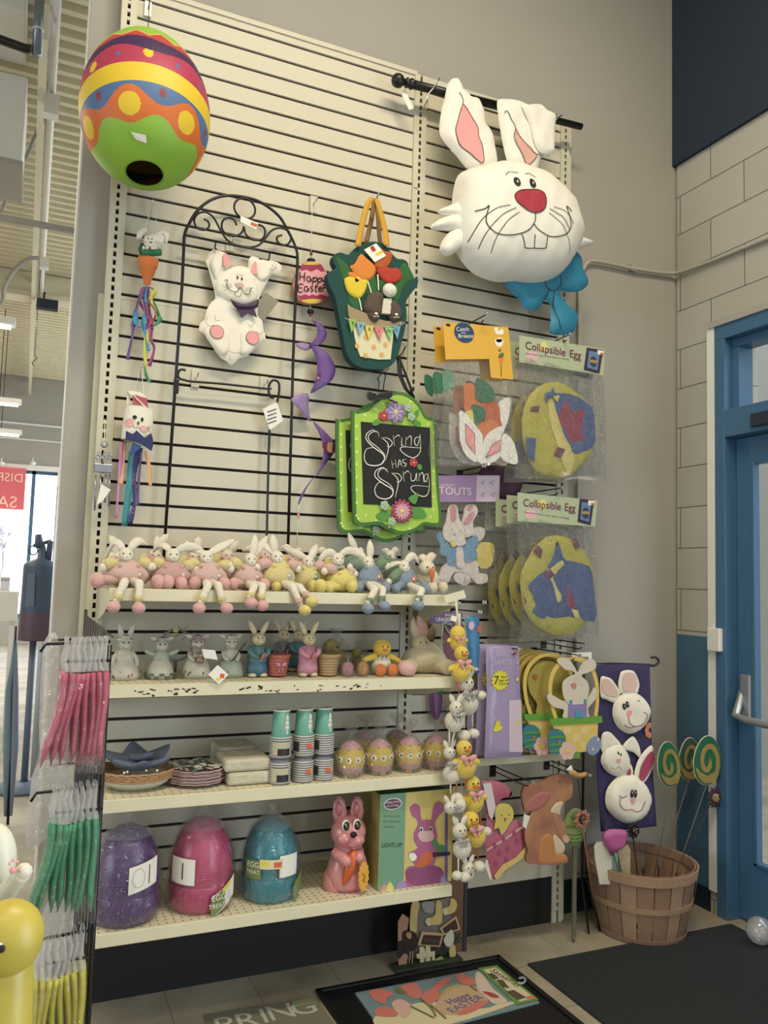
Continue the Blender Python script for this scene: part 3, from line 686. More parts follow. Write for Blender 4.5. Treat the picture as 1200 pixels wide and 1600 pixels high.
for q in ([(362, 560), (375, 578), (400, 575), (425, 585)], [(478, 570), (510, 575)], [(478, 578), (505, 595)], [(478, 585), (500, 612)]): stroke(b, f, PX(f, zc(q), cyl), .0016, cyl, F_ink)
b.build('face', t)
b = MB(); plate(b, f, f.P(zc([(310, 280), (345, 278), (420, 290), (480, 340), (470, 350), (380, 310), (340, 320)])), .01, .018, F_white); plate(b, f, f.P(zc([(352, 320), (470, 345), (478, 430), (440, 400), (350, 398)])), .026, .030, C('ear_pink_red', '#b4505c'))
plate(b, f, f.P(zc([(345, 318), (360, 320), (475, 430), (462, 438)])), .031, .034, C('ear_edge', '#ecc4b8')); plate(b, f, f.P(zc([(310, 285), (340, 300), (330, 400), (305, 390)])), .002, .008, F_white); b.build('ears', t)
b = MB(); nv = C('navy_felt', '#2e3466', .85)
plate(b, f, f.P(zc([(290, 622), (345, 650), (375, 618), (420, 660), (440, 680), (495, 638), (510, 690), (512, 740), (500, 785), (430, 740), (380, 715), (285, 690)])), .045, .053, nv); plate(b, f, f.P(zc([(345, 715), (420, 745), (390, 780), (335, 815), (330, 770)])), .04, .047, C('navy_felt_blue', '#2a5088')); b.build('bow', t, bevel=.002)
b = MB()
for i, (pts, wd, k) in enumerate([([(192, 690), (187, 740), (181, 810)], 7, 'pink'), ([(196, 690), (192, 730), (189, 757)], 7, 'peach'), ([(205, 705), (202, 760), (194, 822)], 10, 'teal'), ([(218, 700), (210, 740), (209, 790), (203, 818)], 9, 'navy'), ([(221, 700), (216, 760), (213, 790)], 8, 'purple'), ([(228, 705), (233, 730), (235, 760)], 6, 'peach'), ([(214, 700), (209, 735), (207, 760)], 6, 'wine'), ([(210, 740), (211, 780), (204, 812)], 9, 'purple')]):
    b = MB(); ribbon(b, f, pts, wd, RB[k], wav=.003, k0=i*2.1); b.build('ribbon', t, solid=.0008)
b = MB(); hk = aty(221, 575, -.05); b.tube([f.w(*f.px(206, 620), .01), hk, f.w(*f.px(226, 640), .01)], .0015, M_string, 5); b.build('string', t)
b = MB(); b.tube([aty(219, 594, -.002), hk, hk+Vector((0, -.008, .01))], .002, M_chrome, 6); tag(b.build('peg_hook'), 'thin metal peg holding the tube bunny windsock', 'hook')
# ---- wind chime on the left upright
M_silver = C('silver_trim', '#9a9aa4', .3, metal=.8)
t = thing('wind_chime', 'small silver wind chime with a tag hanging on the left upright', 'wind chime', tuple(aty(163, 800, -.05))); f = YP(-.05)
b = MB(); b.bb(f.w(*f.px(146, 738), 0), f.w(*f.px(175, 727), .02), M_silver); b.build('bar', t, bevel=.002)
b = MB(); random.seed(2)
for k in range(9):
    x, y = 149+k*3, 720-(k % 3)*5; b.tube([f.w(*f.px(x+3*math.cos(a), y+3*math.sin(a)), .01) for a in [2*PI*i/8 for i in range(8)]], .0018, M_silver, 5, closed=True)
b.build('scrolls', t)
b = MB(); 
for k in range(6):
    a = 2*PI*k/6; c = f.w(*f.px(162.5+3.2*math.cos(a), 695+3.2*math.sin(a)), .01); b.ell(c, .006, M_silver, seg=8)
b.ell(f.w(*f.px(162.5, 695), .014), .005, M_white, seg=8); b.build('flower', t)
for x, y0_, y1_ in ((149, 742, 798), (157, 742, 790), (165, 742, 786), (171, 742, 792)): b = MB(); b.tube([f.w(*f.px(x, y0_), .01), f.w(*f.px(x-1.5, y1_), .01)], .003, M_silver, 8); b.build('chime_tube', t)
b = MB(); plate(b, f, f.P([(157, 757), (172, 766), (160, 783), (150, 790)]), .02, .0215, M_paper); b.build('price_tag', t)
b = MB(); b.tube([f.w(*f.px(164, 655), .0), f.w(*f.px(162, 725), .005)], .0015, M_string, 5); b.build('string', t)
# ---- black arched trellis stand
t = thing('garden_trellis', 'tall black wrought iron arch with scrolls leaning on the slatwall', 'trellis', tuple(aty(355, 840, -.062))); f = YP(-.062); zc = lambda p: zm(270, 290, 5.16, p)
def tb(pts, r, name, sub=4, closed=False, par=None, m=None, sm=True):
    q = cat(pts, sub, closed) if sm else pts
    b = MB(); b.tube([f.w(*f.px(*p)) for p in q], r, m or M_blackm, 8, closed=closed); return b.build(name, par if par is not None else t)
arch = [(252, 925), (284.5, 445)] ; ar = zc([(75, 800), (88, 520), (95, 400), (130, 310), (200, 200), (300, 120), (420, 82), (560, 90), (700, 130), (850, 240), (930, 370), (990, 500), (1005, 620), (985, 1000), (970, 1400)])
b = MB(); b.tube([f.w(*f.px(*p)) for p in [(252, 925)] + cat(ar, 5, False) + [(448, 925)]], .0058, M_blackm, 8); b.box(f.w(*f.px(275, 604)), (.018, .018, .05), M_blackm); b.build('arch_frame', t)
tb(zc([(100, 400), (995, 580)]), .005, 'crossbar', sm=False)
c = f.px(*zc([(580, 185)])[0]); b = MB(); b.tube([f.w(u, v) for u, v in oval(c[0], c[1], .041, .040, 24)], .0042, M_blackm, 8, closed=True); b.build('ring', t)
for q in ([(250, 270), (285, 290), (292, 330), (255, 358), (195, 340), (172, 280), (205, 225), (270, 215), (330, 260), (380, 350), (440, 440), (520, 480), (620, 497), (700, 475), (750, 420), (790, 368), (850, 342), (920, 360), (952, 420), (930, 470), (880, 480), (840, 445), (845, 412), (880, 400)], [(515, 320), (490, 272), (440, 260), (400, 290), (398, 350), (440, 398), (510, 405), (558, 375), (572, 330)], [(575, 335), (590, 395), (650, 438), (720, 430), (745, 380), (732, 335), (685, 312)]): tb(zc(q), .0042, 'scroll')
for q in ([(345, 462), (342, 500), (355, 515)], [(782, 545), (775, 590), (760, 600)]): tb(zc(q), .0032, 'hook', sm=True)
b = MB(); plate(b, f, f.P(zc([(542, 250), (685, 312), (668, 362), (540, 300)])), .008, .010, M_paper); plate(b, f, f.P(zc([(625, 300), (680, 322), (668, 345), (622, 325)])), .0101, .0105, C('sticker_orange', '#cc6a3c')); b.build('price_tag', t)
b = MB(); hookplate(b, 359, 372, w=11, h=22); tag(b.build('slatwall_hook'), 'white hook plate behind the black arch crossbar', 'hook')
# ---- garden flag stand hung sideways
t = thing('flag_stand', 'black garden flag stand hung sideways inside the arch with a tag', 'flag stand', tuple(aty(424, 840, -.045))); f = YP(-.045)
tb(zm(140, 560, 5.33, [(800, 100), (760, 92), (737, 125), (745, 165), (800, 182)]) + [(300, 596), (350, 600), (412, 607), (424, 607)], .0045, 'arm')
tb([(428, 622), (421, 618), (420, 603), (427, 594), (436, 600), (434, 625), (427, 640), (422, 660), (419, 740), (416, 880)], .0048, 'stake')
b = MB(); plate(b, f, f.P([(409, 640), (431, 629), (441, 658), (420, 673)]), .012, .0135, M_paper)
for k in range(4): stroke(b, f, f.P([(416, 645+k*6), (430, 640+k*6)]), .003, .0137, F_ink, smooth=False)
b.build('price_tag', t)
for x, lab in ((305, 'left white clip on the slatwall holding the sideways flag stand'), (412, 'right white clip on the slatwall holding the sideways flag stand')):
    b = MB(); hookplate(b, x, 578 if x < 400 else 588, w=11, h=28); tag(b.build('slatwall_hook', bevel=.001), lab, 'hook')
# ---- flat white bunny windsock
zc = lambda p: zm(270, 290, 5.16, p); f = YP(-.045)
t = thing('bunny_windsock', 'flat white nylon bunny with purple bow tie hanging inside the black arch', 'windsock', tuple(aty(370, 570, -.045)), 'windsocks on the left panel')
sil = f.P(cat(zc([(265, 615), (300, 540), (345, 510), (385, 530), (405, 535), (435, 550), (455, 610), (455, 655), (430, 685), (480, 665), (540, 655), (600, 680), (612, 600), (640, 565), (680, 570), (710, 602), (790, 600), (860, 630), (875, 670), (850, 705), (800, 715), (760, 780), (720, 860), (690, 930), (690, 1000), (720, 1080), (735, 1180), (762, 1222), (700, 1262), (650, 1320), (600, 1375), (530, 1395), (500, 1430), (470, 1448), (440, 1420), (390, 1390), (330, 1320), (290, 1240), (240, 1190), (210, 1160), (225, 1105), (258, 1080), (270, 1010), (310, 940), (342, 910), (330, 830), (300, 720), (280, 650)]), 3))
b = MB(); hb = puff(b, f, sil, .012, .02, F_white, wr=.0015)
head = f.P(cat(zc([(345, 790), (400, 705), (480, 665), (560, 660), (640, 700), (672, 800), (678, 890), (650, 950), (560, 970), (440, 930), (360, 880)]), 3)); hh_ = puff(b, f, head, .018, .04, F_white, base=.013)
for fl in ([(245, 1190), (300, 1120), (390, 1120), (440, 1180), (455, 1300), (440, 1350), (400, 1375), (330, 1320)], [(545, 1180), (620, 1130), (700, 1180), (720, 1250), (660, 1320), (600, 1370), (545, 1360), (535, 1280)]): puff(b, f, f.P(cat(zc(fl), 3)), .012, .02, F_white, base=.012)
puff(b, f, f.P(cat(zc([(300, 640), (330, 560), (395, 560), (400, 640), (380, 700), (345, 765), (325, 720)]), 3)), .010, .015, F_white, base=.012)
puff(b, f, f.P(cat(zc([(640, 640), (720, 605), (800, 660), (770, 740), (710, 780), (665, 740)]), 3)), .010, .015, F_white, base=.012)
b.build('body', t)
b = MB(); hx = lambda u, v: .034
pk = F_pink
for pts in ([(400, 560), (440, 600), (456, 660), (420, 665), (395, 655)], [(612, 715), (625, 660), (655, 630), (665, 680), (662, 730), (630, 732)]): decal(b, f, f.P(cat(zc(pts), 3)), .026, pk)
for c_ in ((343, 1195, 58, 58), (630, 1243, 55, 52)):
    u, v = f.px(*zc([(c_[0], c_[1])])[0]); decal(b, f, oval(u, v, .026, .026, 20), .0265, F_ink); decal(b, f, oval(u, v, .0245, .0245, 20), .0268, pk)
b.build('pink_patches', t)
b = MB(); S = lambda pts, w_=.0018: stroke(b, f, f.P(zc(pts)), w_, .033, F_ink)
S([(400, 790), (425, 785), (420, 830), (450, 870), (500, 878), (525, 845), (560, 895), (600, 895), (610, 850), (625, 850)], .0024); S([(485, 878), (490, 910), (525, 915), (535, 885)]); S([(498, 745), (520, 740)], .0014); S([(525, 745), (550, 752)], .0014)
for a_, c_ in (((455, 815), (370, 830)), ((455, 825), (385, 850)), ((460, 835), (400, 870)), ((560, 840), (600, 930)), ((575, 840), (620, 920)), ((590, 840), (640, 905)), ((545, 850), (580, 900))): S([a_, c_], .0011)
for x, y in ((505, 765), (540, 775)): decal(b, f, oval(*f.px(*zc([(x, y)])[0]), .0035, .0058, 10, .2), .033, F_ink)
decal(b, f, f.P(cat(zc([(485, 815), (520, 805), (555, 820), (540, 845), (515, 850)]), 3)), .033, C('sequin_pink', '#c8a0a0', .3))
for q in ([(265, 1080), (255, 1120), (290, 1150), (320, 1140)], [(325, 1060), (335, 1105), (375, 1100)], [(590, 1130), (615, 1155), (640, 1130)], [(660, 1190), (690, 1215), (710, 1190)], [(445, 1350), (480, 1365), (530, 1360)], [(445, 1390), (450, 1425)], [(265, 610), (300, 570), (340, 545), (365, 575)], [(765, 690), (800, 700), (820, 670), (800, 640)], [(780, 655), (815, 690)]): stroke(b, f, f.P(zc(q)), .0014, .026, F_ink)
b.build('face_lines', t)
pb = C('purple_satin', '#3c1c44', .5)
b = MB(); puff(b, f, f.P(cat(zc([(450, 935), (480, 950), (560, 975), (640, 955), (672, 932), (670, 990), (640, 1012), (560, 1010), (500, 1010), (470, 980)]), 3)), .010, .008, pb, base=.03); plate(b, f, f.P(zc([(500, 1010), (560, 1005), (640, 1015), (665, 1080), (610, 1050), (590, 1045), (540, 1085), (530, 1060)])), .026, .030, pb); b.build('bow_tie', t)
b = MB(); plate(b, f, f.P(zc([(745, 865), (850, 935), (735, 1088), (680, 1050), (690, 930)])), .004, .006, C('grey_card', '#8c8474')); b.build('card_tag', t)
b = MB(); b.tube([f.w(*f.px(*zc([(345, 505)])[0]), .012), f.w(*f.px(*zc([(350, 530)])[0]), .014)], .0015, M_string, 5); b.tube([f.w(*f.px(*zc([(765, 595)])[0]), .012), f.w(*f.px(*zc([(770, 612)])[0]), .014)], .0015, M_string, 5); b.build('loops', t)
# ---- happy easter egg spinner
f = YP(-.04); zc = lambda p: zm(400, 300, 4, p)
t = thing('egg_spinner', 'pink wooden egg reading Happy Easter above a long purple spiral twirler', 'spinner', tuple(aty(485, 840, -.06)))
egg = f.P(cat(zc([(300, 450), (345, 440), (390, 452), (430, 500), (458, 580), (455, 640), (410, 690), (345, 705), (280, 690), (235, 630), (228, 570), (255, 500)]), 4)); E_pk = C('egg_pink', '#e8a0a4'); E_cr = C('egg_crimson', '#a02c50'); E_ye = C('egg_yellow', '#d8b430')
b = MB(); plate(b, f, egg, -.012, .012, E_pk, C('egg_edge', '#b87840'))
top = f.P(zc([(283, 458), (300, 450), (345, 441), (390, 452), (405, 465), (425, 500), (400, 503), (380, 488), (365, 490), (350, 500), (330, 503), (310, 490), (285, 498), (262, 490)])); decal(b, f, top, .0125, E_cr, .0004)
bot = f.P(zc([(247, 650), (275, 655), (300, 645), (325, 655), (345, 645), (370, 655), (400, 645), (430, 655), (440, 662), (410, 688), (345, 703), (280, 688)])); decal(b, f, bot, .0125, E_cr, .0004)
decal(b, f, f.P(cat(zc([(285, 460), (345, 443), (395, 458), (345, 463)]), 3)), .0132, E_ye, .0004); decal(b, f, f.P(cat(zc([(275, 684), (345, 674), (405, 680), (390, 692), (345, 702), (300, 695)]), 3)), .0132, E_ye, .0004); b.build('wooden_egg', t)
b = MB()
for pts in ([(268, 505), (266, 560)], [(298, 510), (295, 565)], [(268, 535), (298, 538)], [(335, 545), (318, 535), (310, 555), (325, 568), (335, 550), (338, 568)], [(350, 540), (345, 590)], [(350, 548), (368, 540), (372, 560), (350, 568)], [(380, 545), (377, 592)], [(380, 550), (398, 545), (400, 563), (380, 570)], [(405, 545), (412, 565), (425, 545)], [(427, 545), (420, 580), (408, 590)],
            [(290, 585), (262, 585), (258, 630), (285, 630)], [(262, 606), (282, 607)], [(318, 600), (300, 598), (295, 620), (308, 628), (320, 608), (322, 630)], [(350, 598), (335, 600), (338, 612), (350, 620), (335, 630)], [(368, 585), (364, 625), (374, 630)], [(358, 600), (380, 600)], [(385, 615), (402, 610), (395, 598), (383, 612), (390, 628), (405, 622)], [(412, 600), (410, 630)], [(412, 608), (425, 600), (436, 604)]):
    stroke(b, f, f.P(zc(pts)), .0042, .0135, F_ink)
b.build('lettering', t)
b = MB(); c = f.px(*zc([(345, 430)])[0]); b.lathe([(.010, -.008), (.016, -.004), (.017, .004), (.010, .008)], F_ink, f.w(*c), 12); c = f.px(*zc([(340, 748)])[0]); b.ell(f.w(*c), (.014, .014, .012), F_ink); c = f.px(*zc([(340, 768)])[0]); b.ell(f.w(*c), (.007, .007, .008), E_cr); c = f.px(*zc([(345, 385)])[0]); b.ell(f.w(*c), (.006, .006, .009), C('bead_brown', '#6a4a40')); b.build('beads', t)
zc2 = lambda p: zm(440, 440, 3.81, p); V1 = C('violet_nylon', '#6c4890', .6); V2 = C('violet_pale', '#9a80b0', .6)
b = MB()
def vane(pts, m, dh, side=0):
    uv = f.P(cat(zc2(pts), 3)); V, F = tri(uv, .02); u0 = f.px(*zc2([(175, 0)])[0])[0]
    b.add([f.w(u, v, dh*math.sin((u-u0)*22)) for u, v in V], F, m, True)
vane([(180, 230), (230, 262), (258, 310), (250, 350), (215, 385), (165, 383), (195, 345), (208, 290)], V1, .02)
vane([(75, 375), (140, 368), (180, 383), (150, 412), (95, 402)], V2, -.02)
vane([(170, 385), (240, 420), (290, 480), (310, 530), (290, 590), (230, 635), (168, 668), (192, 600), (202, 520), (192, 440)], V1, .03)
vane([(158, 664), (45, 705), (90, 762), (182, 832), (162, 760)], V2, -.03)
vane([(180, 832), (240, 890), (300, 950), (320, 990), (300, 1030), (250, 1090), (198, 1165), (228, 1080), (240, 1000), (215, 910)], V1, .02)
vane([(200, 1158), (155, 1220), (100, 1332), (112, 1275), (160, 1200)], V1, .0)
b.build('twirler', t, solid=.001)
b = MB()
for (x, y, r1, r2) in ((235, 575, 11, 9),):
    u, v = f.px(*zc2([(x, y)])[0]); decal(b, f, oval(u, v, .022, .019), .024, C('wine_dot', '#6c2448'))
    for dx, dy in ((-8, 2), (4, -7), (5, 4)): uu, vv = f.px(*(lambda q: (q[0]+dx, q[1]+dy))(zc2([(x, y)])[0])); decal(b, f, oval(uu, vv, .005, .005, 10), .0255, C('peach_dot', '#c89078'))
decal(b, f, f.P(cat(zc2([(232, 965), (262, 962), (300, 960), (318, 990), (300, 1025), (255, 1025), (230, 995)]), 3)), .026, C('wine_dot', '#6c2448')); decal(b, f, f.P(cat(zc2([(262, 965), (290, 965), (285, 1000), (288, 1022), (262, 1018), (256, 995)]), 3)), .0272, C('peach_dot', '#c89078')); b.build('spots', t)
b = MB(); b.tube([f.w(*f.px(488, 312)), f.w(*f.px(486, 405))], .0016, M_string, 5); b.tube([f.w(*f.px(485, 476)), f.w(*f.px(485, 500))], .0016, M_string, 5); b.tube([f.w(*f.px(*p)) for p in zc2([(105, 1330), (98, 1390), (95, 1480), (90, 1570)])], .0016, M_string, 5); b.bb(f.w(*f.px(464, 810)), f.w(*f.px(468, 800), .004), C('peach_dot', '#c89078')); b.build('cord', t)
b = MB(); hookplate(b, 489, 306, w=9, h=28); tag(b.build('slatwall_hook'), 'clear hook plate holding the Happy Easter egg spinner', 'hook')
# ---- green felt bag
f = YP(-.14); zc = lambda p: zm(400, 300, 4, p)
t = thing('gift_bag', 'dark green felt bag with tulips, bunny tail and SPRING bunting', 'bag', tuple(aty(585, 585, -.09)))
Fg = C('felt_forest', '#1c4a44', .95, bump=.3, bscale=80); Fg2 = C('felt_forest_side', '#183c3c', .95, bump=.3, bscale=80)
out = f.P(cat(zc([(482, 430), (490, 392), (530, 378), (580, 392), (620, 350), (680, 320), (740, 310), (800, 325), (845, 378), (880, 415), (925, 422), (952, 450), (948, 500), (935, 540), (1010, 540), (1003, 590), (965, 640), (938, 690), (942, 770), (930, 860), (905, 960), (880, 1040), (830, 1095), (760, 1110), (650, 1095), (590, 1050), (562, 990), (545, 900), (512, 740), (492, 650), (455, 575), (448, 510), (485, 485), (500, 470)]), 3))
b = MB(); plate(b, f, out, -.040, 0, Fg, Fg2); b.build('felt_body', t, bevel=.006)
LG = C('felt_leaf', '#2e6430', .95); b = MB()
for pts in ([(500, 410), (530, 420), (590, 480), (640, 600), (660, 740), (600, 720), (560, 600), (520, 480)], [(940, 450), (900, 470), (870, 560), (840, 640), (880, 700), (920, 600), (960, 560), (990, 545)], [(690, 500), (740, 520), (760, 640), (700, 660)], [(760, 560), (830, 560), (880, 640), (870, 740), (820, 700)]): puff(b, f, f.P(cat(zc(pts), 3)), .004, .008, LG, base=.001)
b.build('leaves', t)
def flower(cols, pts, nm='tulip'):
    b = MB()
    for m, q in zip(cols, pts): puff(b, f, f.P(cat(zc(q), 3)), .008, .012, m, base=.006)
    b.build(nm, t)
Ly, Lo, Lr, Ld = [C('felt_'+n_, c_, .95, bump=.2, bscale=90) for n_, c_ in (('yellow', '#dcc02c'), ('orange', '#dc8030'), ('red', '#b83828'), ('rust', '#b85424'))]
flower([Lo, Lo], [[(582, 462), (610, 455), (650, 392), (690, 420), (742, 470), (738, 520), (700, 556), (640, 550), (600, 500)], [(570, 510), (620, 510), (640, 560), (600, 560)]])
flower([Ld, Ld], [[(760, 350), (800, 372), (845, 385), (840, 440), (800, 490), (745, 480), (735, 440)], [(790, 380), (840, 400), (830, 440)]])
flower([Lr, Lr], [[(748, 490), (800, 470), (840, 480), (880, 478), (908, 520), (890, 560), (830, 580), (785, 550)], [(750, 490), (790, 500), (800, 540)]])
flower([Ly, Ly], [[(548, 550), (585, 530), (620, 518), (650, 545), (690, 550), (685, 610), (655, 660), (625, 668), (570, 630)], [(590, 535), (640, 530), (660, 570), (610, 590)]])
for q in ([(638, 668), (655, 745)], [(692, 560), (715, 635)], [(755, 520), (760, 620)]): b = MB(); stroke(b, f, f.P(zc(q)), .005, .008, F_white, smooth=False); b.build('stem', t)
Br = C('tweed_brown', '#5c4c40', .95, noise=.6, nscale=220, bump=.5, bscale=200)
b = MB()
for q in ([(665, 720), (690, 660), (740, 625), (790, 650), (780, 720), (770, 780), (720, 790), (680, 760)], [(800, 700), (850, 680), (900, 740), (898, 800), (860, 820), (820, 790)], [(690, 760), (740, 752), (765, 790), (735, 822), (700, 800)], [(825, 780), (870, 760), (895, 790), (860, 825), (828, 810)]): puff(b, f, f.P(cat(zc(q), 3)), .025, .03, Br, base=.008)
b.build('bunny_rear', t)
b = MB(); c = f.px(*zc([(816, 630)])[0]); b.ell(f.w(*c, .03), (.030, .022, .028), C('tail_wool', '#e2dccc', .95, bump=.6, bscale=120)); plate(b, f, f.P(zc([(780, 680), (830, 680), (820, 775), (768, 770)])), .012, .03, C('knit_white', '#d6ceb8', .95, bump=.5, bscale=120)); b.build('tail', t)
b = MB()
for x, y in ((730, 775), (855, 780)):
    decal(b, f, oval(*f.px(*zc([(x, y)])[0]), .007, .005, 10), .034, F_white)
    for dx in (-14, -5, 5, 14): decal(b, f, oval(*f.px(*zc([(x+dx, y+18)])[0]), .0016, .003, 8), .034, F_white)
b.build('paw_prints', t)
b = MB(); pot = C('cream_cotton', '#d8cfa8', .9); plate(b, f, f.P(zc([(600, 830), (860, 850), (838, 1048), (760, 1048), (650, 1030), (625, 960)])), 0, .005, pot); plate(b, f, f.P(cat(zc([(568, 708), (590, 725), (700, 770), (800, 810), (895, 812), (880, 832), (780, 850), (620, 835), (580, 800)]), 3)), .002, .012, C('tan_felt', '#9c8a68', .95))
for x, y in ((682, 910), (732, 972), (805, 958), (782, 1020), (680, 1025), (628, 965)): decal(b, f, oval(*f.px(*zc([(x, y)])[0]), .0095, .0105, 14), .005, C('peach_felt', '#d4a45c'))
b.build('pot', t)
b = MB()
for i, (x, y, s_, col, ltr) in enumerate(((595, 820, 0, '#8cb450', 'S'), (645, 840, 0, '#7cacc4', 'P'), (700, 860, 0, '#dcc850', 'R'), (757, 870, 0, '#dc7c7c', 'I'), (820, 868, 0, '#8cc070', 'N'), (865, 860, 0, '#6ca4c8', 'G'))):
    m = C('bunting_%d' % i, col, .9); plate(b, f, f.P(zc([(x-27, y-20), (x+30, y-18), (x-6 if i < 3 else x+10, y+66)])), .012, .015, m); uv = f.px(*zc([(x+1, y+8)])[0]); text(b, f, ltr, uv[0], uv[1], .020, F_ink, .0155, bold=.0006)
stroke(b, f, f.P(zc([(545, 795), (600, 815), (700, 845), (800, 850), (880, 835), (905, 812), (890, 840), (920, 820)])), .002, .0155, C('twine', '#c8b890')); b.build('bunting', t)
Yw = C('yellow_webbing', '#d49a28', .8, bump=.2, bscale=100)
b = MB(); fk = YP(-.17)
def strap(pts, w_, Y_, m=Yw):
    ff = YP(Y_); q = cat(pts, 5, False); n_ = len(q); vs = []
    for i, p in enumerate(q):
        u, v = ff.px(*p); wv = w_*.0022/2; vs += [ff.w(u-wv, v, .0), ff.w(u+wv, v, .0)]
    b.add(vs, [(2*i, 2*i+1, 2*i+3, 2*i+2) for i in range(n_-1)], m, True)
strap([(559, 385), (566, 350), (575, 318), (586, 310), (594, 330), (602, 362), (604, 384)], 11, -.155); b.build('front_handle', t, solid=.003)
b = MB(); strap([(572, 380), (580, 345), (586, 312), (590, 330), (593, 370), (596, 384)], 9, -.10, C('brown_webbing', '#8a6430')); b.build('back_handle', t, solid=.003)
b = MB(); plate(b, f, f.P(zc([(665, 370), (740, 330), (802, 408), (732, 448)])), .016, .0175, M_paper); plate(b, f, f.P(zc([(700, 355), (722, 345), (740, 375), (718, 385)])), .0178, .0182, Lr); plate(b, f, f.P(zc([(735, 395), (775, 375), (782, 390), (742, 410)])), .0178, .0182, Ly); b.build('price_tag', t)
b = MB(); hk = aty(588, 310, -.13); b.tube([aty(592, 302, -.004), hk, hk+Vector((0, -.02, .015))], .0025, M_chrome, 6); tag(b.build('peg_hook'), 'peg hook holding the yellow handles of the green felt bag', 'hook')
